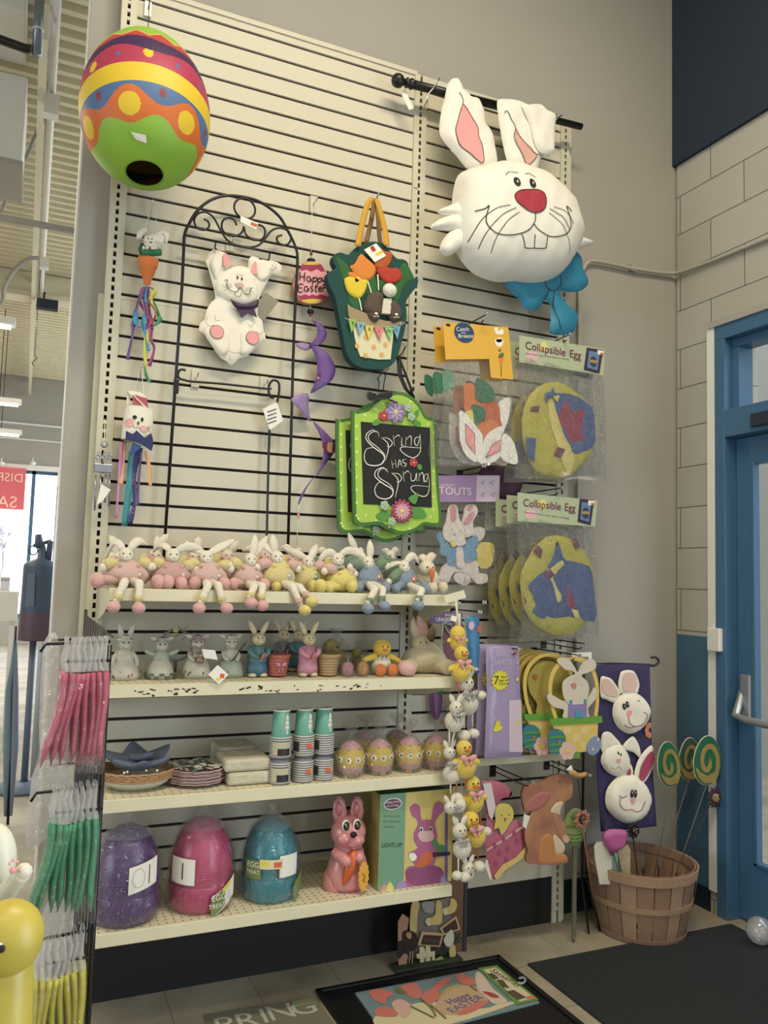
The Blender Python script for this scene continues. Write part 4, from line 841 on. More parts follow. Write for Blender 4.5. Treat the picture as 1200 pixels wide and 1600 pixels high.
# ---- chalkboard tag signs
f = YP(-.17); zc = lambda p: zm(440, 440, 3.81, p)
def sign():
    t = thing('hanging_sign', 'front green tag sign reading Spring HAS Sprung with flowers', 'sign', tuple(aty(607, 835, -.17)), 'green chalkboard signs')
    Gd = C('sign_dark_green', '#3c7020', .6); Gl = C('sign_lime', '#9cc43c', .6); Gp = C('sign_pale_dot', '#d4dc84', .6); Bk = C('chalkboard', '#1c1c1c', .8)
    o = f.P(cat(zc([(440, 1440), (428, 1400), (422, 1200), (416, 800), (432, 772), (500, 760), (540, 722), (600, 680), (690, 655), (770, 680), (825, 735), (860, 800), (905, 812), (920, 845), (935, 1200), (952, 1425), (930, 1458), (850, 1450), (800, 1482), (740, 1505), (680, 1500), (620, 1472), (570, 1447), (480, 1455)]), 3))
    b = MB(); plate(b, f, o, -.012, 0, Gd); cx = sum(p[0] for p in o)/len(o); cy = sum(p[1] for p in o)/len(o)
    inn = f.P(cat(zc([(452, 1420), (445, 1390), (438, 1200), (432, 815), (450, 790), (512, 775), (552, 738), (610, 698), (690, 675), (760, 698), (812, 750), (848, 815), (888, 832), (903, 860), (917, 1200), (934, 1408), (915, 1438), (845, 1432), (795, 1465), (735, 1485), (683, 1480), (628, 1452), (578, 1428), (482, 1435)]), 3))
    decal(b, f, inn, .0005, Gl); 
    for (x, y) in [(445, 860+k*76) for k in range(8)]+[(903, 900+k*76) for k in range(7)]+[(495, 795), (560, 760), (600, 725), (765, 715), (815, 775), (870, 850), (500, 1390), (560, 1420), (640, 1460), (760, 1470), (840, 1370), (885, 1400), (455, 1410)]: decal(b, f, oval(*f.px(*zc([(x, y)])[0]), .005, .005, 8), .0024, Gp, .0004)
    b.build('tag_board', t)
    b = MB(); plate(b, f, f.P(zc([(470, 835), (880, 870), (892, 1345), (485, 1325)])), .002, .0045, Bk); b.build('chalk_panel', t)
    b = MB(); Ch = C('chalk_white', '#e8e4d8', .8)
    for wd, pts in ((.0042, [(560, 900), (540, 885), (505, 905), (500, 940), (540, 985), (600, 1030), (605, 1070), (570, 1095), (510, 1090), (488, 1050), (500, 1000), (540, 990)]), (.0030, [(575, 925), (570, 900), (548, 893), (515, 915), (520, 950), (575, 995), (612, 1040), (590, 1085)]),
        (.0035, [(590, 930), (632, 975), (615, 1065)]), (.003, [(600, 930), (630, 935), (655, 960), (640, 985), (620, 980)]), (.0032, [(660, 915), (668, 980)]), (.003, [(665, 935), (690, 915), (700, 925)]), (.0032, [(712, 930), (710, 975), (722, 975)]), (.0032, [(738, 925), (733, 980)]), (.003, [(736, 945), (760, 920), (768, 935), (765, 980)]),
        (.0032, [(815, 925), (790, 935), (788, 965), (805, 975), (820, 910)]), (.0032, [(820, 915), (822, 970), (818, 1020), (780, 1050), (730, 1030), (702, 1000), (720, 985), (790, 990), (828, 992)]),
        (.0032, [(650, 1065), (658, 1115)]), (.0032, [(672, 1060), (680, 1110)]), (.0032, [(653, 1090), (676, 1084)]), (.0032, [(688, 1108), (698, 1062), (712, 1102)]), (.0032, [(692, 1090), (706, 1087)]), (.0032, [(735, 1060), (718, 1062), (720, 1078), (736, 1085), (732, 1100), (718, 1100)]),
        (.0042, [(620, 1130), (600, 1108), (560, 1125), (552, 1160), (595, 1200), (655, 1240), (650, 1280), (610, 1295), (565, 1280), (550, 1240), (570, 1200), (600, 1198)]), (.0030, [(630, 1140), (620, 1118), (590, 1115), (570, 1140), (580, 1170), (640, 1210), (662, 1250), (640, 1285)]),
        (.0035, [(650, 1140), (690, 1185), (672, 1285)]), (.003, [(655, 1142), (690, 1145), (710, 1170), (695, 1195), (678, 1190)]), (.0032, [(718, 1130), (725, 1190)]), (.003, [(722, 1148), (745, 1128), (755, 1140)]), (.0032, [(765, 1140), (768, 1185), (790, 1180), (798, 1140), (800, 1190)]), (.0032, [(815, 1140), (812, 1190)]), (.003, [(814, 1158), (835, 1138), (842, 1195)]),
        (.0032, [(865, 1145), (845, 1155), (845, 1185), (858, 1190), (868, 1140)]), (.0032, [(868, 1150), (875, 1200), (868, 1260), (840, 1280), (790, 1260), (765, 1230), (790, 1215), (872, 1222)])): stroke(b, f, f.P(zc(pts)), wd, .0048, Ch, taper=True)
    b.build('chalk_lettering', t)
    def fl(cx_, cy_, r, n_, c1_, c2_, c3_, nm, h=.010, petal=.42):
        b = MB(); u, v = f.px(*zc([(cx_, cy_)])[0])
        for k in range(n_):
            a = 2*PI*k/n_; puff(b, f, oval(u+math.cos(a)*r*.6, v+math.sin(a)*r*.6, r*.46, r*petal*(8/n_)*.75, 12, a), .003, .006, c1_, base=h)
        if c3_:
            for k in range(n_): a = 2*PI*k/n_+.2; decal(b, f, oval(u+math.cos(a)*r*.45, v+math.sin(a)*r*.45, r*.3, r*.1, 8, a), h+.0035, c3_)
        b.ell(f.w(u, v, h+.003), (r*.22, .004, r*.22), c2_); b.build(nm, t)
    Lv = C('petal_lilac', '#8c74a4', .6); Rd = C('petal_red', '#b43440', .6); Yl = C('petal_yellow', '#dcc864', .6); Mt = C('petal_mint', '#94b89c', .6); Pk = C('petal_pink', '#d89cac', .6); Mg = C('petal_magenta', '#a43858', .6)
    fl(672, 780, .044, 8, Lv, Yl, C('petal_lilac_pale', '#b0a0c0', .6), 'lilac_flower'); fl(602, 803, .021, 5, Rd, Yl, None, 'red_flower'); fl(745, 755, .017, 5, Mt, Yl, None, 'mint_flower', .014); fl(765, 808, .017, 5, Mt, Yl, None, 'mint_flower', .014)
    fl(708, 1368, .046, 14, Mg, Yl, Pk, 'magenta_flower', .012, .5); fl(605, 1335, .019, 5, Mt, Yl, None, 'mint_flower', .014); fl(648, 1430, .017, 5, Mt, Yl, None, 'mint_flower', .014); fl(780, 1080, .018, 5, Rd, Yl, None, 'red_flower', .008)
    b = MB()
    for pts in ([(535, 850), (560, 822), (580, 845), (555, 860)], [(775, 795), (810, 762), (812, 790), (790, 812)], [(785, 820), (825, 845), (810, 868), (782, 850)], [(800, 1095), (825, 1090), (830, 1118), (812, 1120)], [(560, 1395), (610, 1360), (640, 1380), (620, 1420), (590, 1420)], [(750, 1290), (805, 1262), (800, 1310), (780, 1325)], [(775, 1350), (830, 1350), (858, 1398), (800, 1410), (770, 1395)]): plate(b, f, f.P(cat(zc(pts), 3)), .004, .008, C('leaf_green', '#4c9030', .6))
    b.build('leaves', t)
    return t
s1 = sign()
s2 = dup(s1, Vector(s1.location)+Vector((-.045, .045, -.03)), label='rear green tag sign peeking out left behind the front one')
# polka ribbons and bow
def dots():
    m = mat('polka_ribbon', '#141418', .7); nt = m.node_tree; N = nt.nodes; L = nt.links; v = N.new('ShaderNodeTexVoronoi'); v.inputs['Scale'].default_value = 170; tc = N.new('ShaderNodeTexCoord'); L.new(tc.outputs['Object'], v.inputs[0])
    v.inputs['Randomness'].default_value = 0; lt = N.new('ShaderNodeMath'); lt.operation = 'LESS_THAN'; lt.inputs[1].default_value = .24; L.new(v.outputs['Distance'], lt.inputs[0]); mx = N.new('ShaderNodeMix'); mx.data_type = 'RGBA'; mx.inputs[6].default_value = lin('#141418'); mx.inputs[7].default_value = lin('#d8d4c8'); L.new(lt.outputs[0], mx.inputs[0]); L.new(mx.outputs[2], N['Principled BSDF'].inputs['Base Color']); return m
M_dot = dots()
f = YP(-.19); b = MB()
for pts in ([(508, 655), (560, 670), (575, 690), (560, 715), (510, 700)], [(575, 665), (640, 655), (660, 680), (620, 705), (580, 695)], [(560, 690), (590, 700), (560, 725), (540, 718)], [(600, 690), (650, 700), (690, 725), (660, 720)]): puff(b, f, f.P(cat(zc(pts), 3)), .008, .008, M_dot, base=.004)
b.build('ribbon_bow', s1)
b = MB(); f2 = YP(-.175)
for q in ([(572, 660), (580, 600), (575, 570), (640, 515)], [(605, 655), (610, 600), (618, 560), (600, 530)]): b.tube([f2.w(*f2.px(*p)) for p in cat(zc(q), 4, False)], .0045, M_dot, 6, flat=.4)
b.build('front_ribbon', s1)
b = MB(); f2 = YP(-.125); q0 = [f2.w(*f2.px(*p)) for p in zc([(690, 440), (700, 560), (735, 640), (780, 690)])]; q1 = [f2.w(*f2.px(*p)) for p in zc([(695, 440), (735, 540), (765, 620), (785, 695)])]
vs = []; 
for i in range(4): vs += [q0[i]+Vector((-.006, 0, 0)), q0[i]+Vector((.012, -.004, 0)), q1[i]+Vector((0, .012, 0)), q1[i]+Vector((.010, .008, 0))]
b.add(vs, [(4*i, 4*i+1, 4*i+5, 4*i+4) for i in range(3)]+[(4*i+2, 4*i+3, 4*i+7, 4*i+6) for i in range(3)], M_dot, True); b.build('rear_ribbon', s2, solid=.001)
b = MB(); b.tube([aty(634, 541, -.003), aty(628, 552, -.05), aty(621, 558, -.16)], .0028, M_blackm, 6); tag(b.build('peg_hook'), 'dark peg hook holding the polka dot ribbon of the signs', 'hook')
# ================================================================ curtain rod and giant bunny
R0 = aty(622, 126, -.09); R1 = aty(908, 198, -.09)
t = thing('curtain_rod', 'black curtain rod with a ball finial mounted across the top right of the slatwall', 'curtain rod', tuple((R0+R1)/2))
M_rod = C('black_rod', '#121214', .35)
dr = (R1-R0).normalized(); b = MB(); b.tube([R0+dr*.04, R0+(R1-R0)*.52], .0185, M_rod, 14); b.tube([R0+(R1-R0)*.5, R1], .0155, M_rod, 14); b.build('pole', t)
b = MB(); b.ell(R0, .029, M_rod, seg=18); b.tube([R0+dr*.028, R0+dr*.04, R0+dr*.05, R0+dr*.06, R0+dr*.075], [.012, .022, .014, .024, .018], M_rod, 14); b.build('finial', t)
b = MB(); f = YP(-.07); plate(b, f, f.P([(630, 142), (633, 140), (646, 170), (639, 172), (628, 150)]), 0, .0015, M_paper); b.tube([f.w(*f.px(632, 142)), R0+dr*.05], .001, M_string, 5); b.build('price_tag', t)
for lab, tp, ps in (('left metal hook holding up the black curtain rod', (668, 155), [(667, 160), (668, 148), (677, 138), (684, 128), (687, 122)]), ('right metal hook holding up the black curtain rod end', (866, 190), [(866, 196), (867, 190), (872, 184), (878, 180)])):
    b = MB(); ff = YP(-.115); b.tube([aty(tp[0]-3, tp[1]+6, -.003)] + [ff.w(*ff.px(*p)) for p in ps], .0028, M_chrome, 6); q = aty(tp[0]-3, tp[1]+8, -.004); b.box(q, (.022, .006, .06), M_chrome); tag(b.build('slatwall_hook'), lab, 'hook')
A_ = lambda p: zm(640, 80, 4, p); B_ = lambda p: zm(640, 300, 3.3333, p)
t = thing('bunny_windsock', 'giant white nylon bunny head with red nose and blue bow draped over the black rod', 'windsock', tuple(aty(805, 440, -.15)))
F_nyl = C('white_nylon', '#e4e0d4', .6, bump=.25, bscale=9); f = YP(-.15)
b = MB(); head = f.P(cat([(715, 275), (733, 264), (747, 262), (757, 257), (775, 255), (800, 256), (820, 264), (840, 270), (860, 285), (877, 302), (890, 317), (897, 337), (903, 357), (905, 372), (898, 392), (889, 411), (874, 429), (850, 440), (826, 442), (802, 440), (780, 441), (760, 437), (736, 425), (718, 404), (709, 385), (705, 350), (707, 305)], 3))
hf = puff(b, f, head, .15, .20, F_nyl, step=.02, back=.35, wr=.003); b.build('head', t)
b = MB()
for pts in ([(250, 70), (190, 82), (135, 110), (160, 132), (210, 150), (270, 170)], [(260, 130), (170, 138), (95, 190), (130, 210), (200, 212), (280, 240)], [(250, 200), (200, 215), (160, 260), (145, 310), (180, 345), (230, 320), (290, 270)], [(860, 170), (885, 220), (880, 250), (860, 255)], [(855, 240), (910, 258), (938, 275), (912, 293), (855, 302)]):
    b = MB(); puff(b, f, f.P(cat(B_(pts), 3)), .035, .04, F_nyl, base=.02, back=.8); b.build('cheek_tuft', t)
b = MB(); le = f.P(cat(A_([(375, 735), (300, 650), (222, 560), (192, 490), (205, 370), (225, 290), (245, 200), (280, 160), (310, 170), (340, 220), (385, 275), (430, 282), (470, 350), (480, 430), (522, 510), (545, 600), (550, 712), (460, 740)]), 3)); hl = puff(b, f, le, .030, .05, F_nyl, base=-.01, wr=.004)
decal(b, f, PX(f, cat(A_([(332, 330), (380, 400), (425, 480), (430, 530), (452, 590), (458, 700), (390, 650), (310, 580), (287, 500), (302, 430)]), 3), hl), hl, F_pink, .002)
stroke(b, f, PX(f, A_([(310, 258), (330, 295), (332, 330), (302, 430), (287, 500), (310, 580), (390, 650), (458, 700), (452, 590), (430, 530), (425, 480), (380, 400), (332, 330)]), hl), .003, hl, F_ink, .003); b.build('left_ear', t)
b = MB(); re = f.P(cat(A_([(555, 305), (600, 290), (690, 300), (740, 322), (810, 322), (850, 340), (880, 390), (898, 420), (890, 500), (886, 640), (860, 658), (828, 662), (812, 720), (785, 785), (740, 755), (640, 715), (610, 660), (580, 520), (562, 400)]), 3)); hr = puff(b, f, re, .028, .05, F_nyl, base=-.01, wr=.004)
flap = f.P(cat(A_([(695, 345), (890, 405), (898, 420), (890, 500), (886, 640), (860, 658), (828, 660), (795, 645), (765, 600), (735, 480), (700, 400)]), 3)); hfl = puff(b, f, flap, .018, .03, F_nyl, base=.022, wr=.003)
decal(b, f, PX(f, cat(A_([(660, 482), (700, 550), (760, 610), (796, 650), (770, 690), (730, 710), (700, 640), (665, 560)]), 3), hr), hr, C('fabric_rose', '#d8a090', .8), .003)
stroke(b, f, PX(f, A_([(592, 390), (598, 375), (615, 385), (635, 430), (660, 480), (652, 540), (700, 640), (730, 708), (770, 690), (796, 650)]), hr), .0028, hr, F_ink, .004); stroke(b, f, PX(f, A_([(660, 480), (700, 550), (760, 610), (775, 635), (830, 660)]), hfl), .0028, hfl, F_ink, .003); stroke(b, f, PX(f, A_([(735, 330), (780, 355), (815, 380)]), hr), .0028, hr, F_ink, .004); b.build('right_ear', t)
b = MB(); red = C('nose_crimson', '#b02c3c', .6)
decal(b, f, PX(f, cat(A_([(655, 898), (690, 870), (780, 865), (835, 885), (852, 930), (845, 980), (810, 1007), (760, 1005), (710, 975), (670, 940)]), 3), hf), hf, red, .003); stroke(b, f, PX(f, A_([(655, 898), (690, 870), (780, 865), (835, 885), (852, 930), (845, 980), (810, 1007), (760, 1005), (710, 975), (670, 940), (655, 898)]), hf), .003, hf, F_ink, .004); b.build('nose', t)
for x, y in ((670, 817), (767, 826)):
    b = MB(); u, v = PX(f, A_([(x, y)]), hf)[0]; decal(b, f, oval(u, v, .0155, .0215, 18, .2), hf, F_ink, .003); decal(b, f, oval(u+.001, v+.001, .0035, .0062, 10), hf, F_white, .0045); b.build('eye', t)
b = MB()
for pts, wd in ((A_([(600, 775), (620, 755), (675, 762)]), .0026), (A_([(718, 770), (745, 768), (785, 790)]), .0026), (A_([(785, 1010), (785, 1050), (775, 1078)]), .004), (A_([(775, 1078), (740, 1120), (670, 1145), (600, 1150), (530, 1130), (485, 1085), (478, 1030), (495, 965), (470, 985), (405, 1002)]), .004), (A_([(775, 1078), (810, 1120), (860, 1152), (920, 1160), (975, 1145), (1003, 1110), (1005, 1070), (990, 1010), (978, 970), (1008, 1005)]), .004),
    (B_([(583, 218), (598, 270), (603, 292), (640, 294), (705, 294), (712, 270), (718, 230)]), .0036), (B_([(652, 222), (650, 262), (648, 292)]), .0036),
    (B_([(525, 68), (450, 85), (370, 150), (300, 262)]), .0026), (B_([(555, 82), (480, 120), (400, 210), (355, 298)]), .0026), (B_([(570, 105), (510, 150), (450, 240), (422, 320)]), .0026), (B_([(750, 78), (800, 95), (840, 140), (850, 170)]), .0026), (B_([(728, 88), (790, 125), (820, 170), (835, 200)]), .0026), (B_([(725, 110), (770, 145), (810, 200), (830, 260), (832, 318)]), .0026)):
    stroke(b, f, PX(f, pts, hf), wd, hf, F_ink, .003)
b.build('mouth_and_whiskers', t)
b = MB(); Bw = C('teal_nylon', '#1c7ca0', .55, bump=.15, bscale=12); f3 = YP(-.13)
hb_ = puff(b, f3, f3.P(cat(B_([(478, 440), (500, 490), (545, 540), (572, 560), (585, 592), (620, 615), (660, 615), (690, 580), (705, 560), (735, 600), (733, 680), (733, 735), (780, 745), (830, 740), (860, 720), (877, 660), (870, 630), (830, 592), (800, 560), (780, 515), (830, 522), (890, 515), (930, 480), (925, 440), (902, 400), (895, 340), (860, 305), (825, 330), (770, 400), (690, 430)]), 3)), .02, .03, Bw, wr=.003)
for q in ([(688, 468), (700, 505), (735, 520), (765, 505), (775, 470), (770, 445)], [(712, 515), (702, 545), (702, 565)], [(742, 518), (735, 580), (755, 650), (775, 725)]): stroke(b, f3, f3.P(B_(q)), .003, hb_, F_ink, .002)
b.build('bow', t)
# ================================================================ peg hooks and packs
def peg(x, y, Y, lab, L_=None, two=True, par=None):
    p = aty(x, y, Y); b = MB(); q = Vector((p.x, -.004, p.z-.02)); b.tube([q+Vector((0, 0, .02)), p], .0028, M_blackm, 6)
    if two: b.tube([q, Vector((p.x, Y+.05, p.z-.025)), Vector((p.x, Y+.03, p.z-.018))], .0025, M_blackm, 6)
    b.box(q+Vector((0, .004, 0)), (.03, .006, .05), M_blackm); b.box(p, (.018, .003, .012), M_chrome); b.lathe([(.004, -.002), (.0055, 0), (.004, .002)], M_chrome, p+Vector((0, -.003, 0)), 10, rot=RX(PI/2))
    return tag(b.build('peg_hook'), lab, 'hook', 'peg hooks on the right panel')
M_film = clearmat('clear_cellophane', alpha=.13, haze=.04, scale=30, rough=.08, bump=1.6)
M_film2 = clearmat('crisp_cellophane', alpha=.17, haze=.05, scale=42, rough=.10, bump=2.0)
def bag(fr, t, pts, thick=.012, m=None, h0=0, nm='clear_bag', step=None):
    b = MB(); puff(b, fr, pts, thick, .03, m or M_film, base=h0, back=1.0, wr=.004, step=step); return b.build(nm, t)
# catch the breeze packs
D_ = lambda p: zm(670, 480, 4.286, p); f = YP(-.24)
t = thing('carrot_kit', 'front Catch the Breeze pack of bunny ears and carrots under a yellow card', 'package', tuple(aty(740, 725, -.24)), 'yellow card packs on the right panel')
YC = C('yellow_card', '#dca62c', .4); b = MB(); plate(b, f, f.P(D_([(85, 106), (520, 140), (553, 490), (405, 477), (392, 352), (100, 355)])), .012, .014, YC, holes=[]); 
u, v = f.px(*D_([(118, 126)])[0]); decal(b, f, oval(u, v, .011, .006), .0142, F_ink, .0004)
b.build('header_card', t)
b = MB(); u, v = f.px(*D_([(225, 178)])[0]); decal(b, f, oval(u, v, .046, .041, 28, -.1), .0145, C('logo_navy', '#1c3c64', .5), .0004); textpx(b, f, 'Catch', D_([(172, 155)])[0], D_([(255, 155)])[0], M_paper, h=.0155, hpx=6); textpx(b, f, 'the', D_([(205, 178)])[0], D_([(235, 180)])[0], M_paper, h=.0155, hpx=3); textpx(b, f, 'Breeze', D_([(185, 200)])[0], D_([(285, 200)])[0], M_paper, h=.0155, hpx=6); b.build('round_logo', t)
b = MB(); GG = C('print_green', '#4c6c3c'); P_ = lambda q, m, h=.0145: decal(b, f, f.P(cat(D_(q), 3)), h, m, .0004)
P_([(425, 150), (445, 140), (455, 165), (480, 150), (488, 185), (460, 190), (440, 185)], M_paper); P_([(432, 225), (460, 210), (485, 225), (480, 260), (455, 272), (435, 255)], M_paper); P_([(440, 222), (478, 222), (470, 240), (445, 240)], C('print_red', '#cc4c34')); P_([(455, 290), (470, 285), (468, 300), (455, 302)], GG); P_([(460, 320), (485, 310), (488, 335), (455, 345)], GG); P_([(455, 345), (490, 345), (475, 395), (465, 395)], C('print_orange', '#d8802c')); stroke(b, f, f.P(D_([(470, 395), (472, 470)])), .003, .0147, GG); b.build('card_print', t)
b = MB(); W = C('foam_white', '#e4e0d8', .7); OC = C('foam_orange', '#d07034', .7); OC2 = C('foam_orange_dark', '#c05a30', .7); GC = C('foam_green', '#2c6c4c', .7)
for pts, m, h in (([(460, 655), (550, 600), (548, 700), (520, 800), (495, 850), (480, 800)], W, .0), ([(240, 520), (280, 505), (310, 530), (335, 600), (345, 660), (250, 705), (240, 600)], OC, .003), ([(318, 480), (360, 485), (400, 515), (435, 560), (440, 625), (350, 635), (313, 600)], GC, .006), ([(345, 665), (380, 625), (450, 625), (478, 680), (480, 740), (495, 810), (440, 830), (380, 760)], OC2, .003), ([(318, 795), (380, 760), (430, 755), (470, 790), (420, 850), (358, 895)], OC, .006), ([(285, 660), (320, 652), (378, 690), (370, 750), (308, 792), (298, 720)], GC, .008), ([(245, 700), (312, 700), (300, 778), (270, 760)], C('foam_lemon', '#d8cc60', .7), .007), ([(330, 1030), (372, 880), (430, 820), (495, 800), (482, 880), (480, 990), (430, 1038), (380, 1046)], W, .008), ([(480, 1000), (488, 870), (520, 850), (572, 920), (592, 1040), (540, 1045)], W, .009), ([(215, 690), (340, 830), (358, 890), (325, 1035), (245, 990), (207, 890), (203, 780)], W, .010), ([(48, 430), (90, 440), (105, 480), (100, 575), (55, 530)], GC, -.006), ([(105, 420), (170, 430), (180, 520), (110, 560)], C('foam_green_pale', '#5c9c78', .7), -.004)):
    plate(b, f, f.P(cat(D_(pts), 3)), h-.010, h-.006, m)
for pts in ([(240, 780), (300, 850), (305, 992), (245, 905)], [(375, 1010), (420, 920), (480, 885), (470, 960)]): decal(b, f, f.P(D_(pts)), .0045, F_pink); stroke(b, f, f.P(D_(pts+[pts[0]])), .002, .0055, C('line_maroon', '#80303c'), smooth=False)
b.build('foam_shapes', t); bag(f, t, f.P(D_([(100, 340), (540, 360), (555, 490), (560, 700), (597, 1055), (480, 1050), (330, 1060), (75, 1052), (60, 950), (95, 700)])), .010)
t2 = dup(t, Vector(t.location)+Vector((-.012, .06, 0)), label='rear yellow card pack showing left of the front carrot kit')
peg(762, 490, -.30, 'top peg hook above the yellow card packs')
# collapsible eggs
def cegg(f, cr, card, blobs, lab, loc, bagpts, tcol='#6c1044', t0=None, t1=None, pic=None):
    t = thing('collapsible_egg', lab, 'package', loc, 'Collapsible Egg packs'); b = MB(); GCd = C('pastel_green_card', '#a8b490', .5)
    plate(b, f, f.P(cr(card)), .010, .012, GCd); decal(b, f, f.P(cat(cr([(card[0][0]+130, card[0][1]+70), (card[0][0]+170, card[0][1]+40), (card[0][0]+190, card[0][1]+90), (card[0][0]+150, card[0][1]+110)]), 3)), .0122, C('print_butter', '#d8cc6c'), .0004); decal(b, f, f.P(cat(cr([(card[0][0]+50, card[0][1]+120), (card[0][0]+110, card[0][1]+110), (card[0][0]+120, card[0][1]+165), (card[0][0]+60, card[0][1]+165)]), 3)), .0122, C('print_rose', '#d8a8b0'), .0004); b.build('header_card', t)
    b = MB(); textpx(b, f, 'Collapsible', cr([t0])[0], cr([(t0[0]+(t1[0]-t0[0])*.72, t0[1]+(t1[1]-t0[1])*.72)])[0], C('print_maroon', tcol), h=.0135, hpx=12, bold=.0011); textpx(b, f, 'Egg', cr([(t0[0]+(t1[0]-t0[0])*.80, t0[1]+(t1[1]-t0[1])*.80)])[0], cr([t1])[0], C('print_maroon', tcol), h=.0135, hpx=12, bold=.0011)
    textpx(b, f, 'Easy to store  Easy to hang  Opens to a full egg', cr([(card[3][0]+45, card[3][1]-58)])[0], cr([(card[3][0]+330, card[3][1]-18)])[0], C('print_maroon', tcol), h=.0135, hpx=2.5); b.build('lettering', t)
    b = MB(); decal(b, f, f.P(cr(pic)), .0125, C('print_plum', '#382440'), .0004); cx = sum(p[0] for p in pic)/4; cy = sum(p[1] for p in pic)/4; inn = [(cx+(p[0]-cx)*.66, cy+(p[1]-cy)*.74) for p in pic]; decal(b, f, f.P(cr(inn)), .013, C('print_sky', '#5c7ca4'), .0004)
    u, v = f.px(*cr([(cx, cy+10)])[0]); decal(b, f, oval(u, v, .019, .024), .0135, C('print_egg_blue', '#283c64'), .0004); decal(b, f, [(u-.019, v-.005), (u+.019, v-.005), (u+.019, v+.008), (u-.019, v+.008)], .014, C('print_gold', '#a88444'), .0004)
    uu, vv = f.px(*cr([(pic[1][0]-20, pic[1][1]+18)])[0]); decal(b, f, [(uu-.016, vv-.010), (uu+.016, vv-.010), (uu+.016, vv+.010), (uu-.016, vv+.010)], .0145, M_paper, .0004); decal(b, f, [(uu-.002, vv-.010), (uu+.016, vv-.010), (uu+.016, vv), (uu-.002, vv)], .015, C('sticker_red', '#d85c3c'), .0004); b.build('picture_label', t)
    b = MB(); CO = {'y': C('nylon_lemon', '#bcb43c', .5, bump=.3, bscale=20), 'b': C('nylon_cobalt', '#3c5894', .5, bump=.3, bscale=20), 'r': C('nylon_claret', '#98284c', .5, bump=.3, bscale=20), 'm': C('nylon_plum', '#7c3450', .5), 'p': C('nylon_pale', '#d8cc70', .5)}
    for k, (c_, pts) in enumerate(blobs): puff(b, f, f.P(cat(cr(pts), 2) if len(pts) > 4 else cr(pts)), .012 if k == 0 else .004, .04 if k == 0 else .02, CO[c_], base=-.012+(.011+k*.0012 if k else 0), wr=.003 if k == 0 else 0)
    b.build('folded_egg', t); bag(f, t, f.P(cr(bagpts)), .014, M_film2); return t
blobA = [('y', [(640, 700), (690, 580), (780, 510), (870, 495), (960, 540), (1060, 620), (1110, 700), (1132, 830), (1100, 980), (1010, 1080), (930, 1140), (780, 1120), (700, 1060), (650, 950), (635, 820)]), ('b', [(840, 600), (900, 575), (1000, 600), (1080, 660), (1105, 720), (1115, 900), (1060, 960), (980, 985), (940, 930), (880, 810), (850, 700)]), ('r', [(930, 600), (960, 690), (1050, 660), (1040, 760), (1030, 850), (1090, 890), (1000, 910), (940, 910), (900, 820), (860, 740), (880, 660)]), ('p', [(820, 610), (900, 850), (970, 1000), (930, 1130), (850, 900), (800, 720)]), ('m', [(680, 670), (740, 658), (735, 702), (675, 700)]), ('m', [(855, 935), (915, 950), (880, 1012), (830, 995)]), ('b', [(775, 575), (810, 570), (825, 538), (840, 575), (880, 580), (840, 600), (800, 610), (780, 650)]), ('b', [(645, 870), (712, 880), (700, 1040), (650, 990)]), ('p', [(820, 600), (870, 590), (855, 640)])]
e1 = cegg(YP(-.22), D_, [(595, 193), (1168, 286), (1158, 462), (595, 372)], blobA, 'upper front Collapsible Egg pack with green header card', tuple(aty(870, 750, -.22)), [(595, 300), (1165, 420), (1185, 700), (1190, 1165), (900, 1150), (570, 1150), (600, 800)], t0=(635, 262), t1=(1005, 330), pic=[(1045, 275), (1155, 292), (1130, 450), (1025, 425)])
dup(e1, Vector(e1.location)+Vector((-.012, .06, -.01)), label='upper rear Collapsible Egg pack hidden behind the upper front one')
peg(892, 522, -.28, 'peg hook above the upper Collapsible Egg packs')
E_ = lambda p: zm(660, 730, 4.138, p)
blobB = [('y', [(645, 790), (650, 680), (720, 540), (800, 460), (890, 440), (1000, 480), (1080, 580), (1120, 700), (1130, 880), (1080, 1000), (980, 1080), (860, 1085), (740, 1020), (670, 920)]), ('b', [(870, 478), (895, 530), (935, 600), (1080, 640), (1105, 750), (1118, 860), (1115, 1000), (950, 965), (800, 985), (715, 940), (715, 830), (682, 765), (760, 690), (835, 600)]), ('p', [(780, 685), (900, 590), (918, 640), (850, 720), (908, 830), (885, 885), (858, 870), (830, 750)]), ('r', [(905, 600), (940, 690), (955, 790), (1000, 905), (940, 912), (925, 840), (935, 740)]), ('m', [(712, 545), (740, 500), (775, 535), (762, 590)]), ('m', [(778, 690), (820, 655), (850, 695), (812, 735)]), ('m', [(960, 465), (990, 460), (1015, 515), (985, 528)]), ('p', [(955, 915), (1000, 925), (1010, 970), (980, 975)]), ('m', [(648, 830), (668, 870), (655, 885)])]
e2 = cegg(YP(-.26), E_, [(605, 165), (1122, 216), (1105, 386), (605, 350)], blobB, 'lower front Collapsible Egg pack with blue and yellow folded nylon', tuple(aty(870, 1000, -.26)), [(605, 300), (1110, 360), (1130, 700), (1140, 1100), (1000, 1105), (630, 1130), (640, 800)], t0=(640, 232), t1=(975, 268), pic=[(1005, 205), (1098, 215), (1075, 378), (990, 355)])
for k, lb in enumerate(('second lower Collapsible Egg pack right behind the front one', 'third lower Collapsible Egg pack further back on the peg', 'rearmost lower Collapsible Egg pack on the peg')): dup(e2, Vector(e2.location)+Vector((-.014-.016*k, .058*(k+1), -.006-.012*k)), label=lb)
peg(880, 762, -.32, 'peg hook above the lower Collapsible Egg packs')
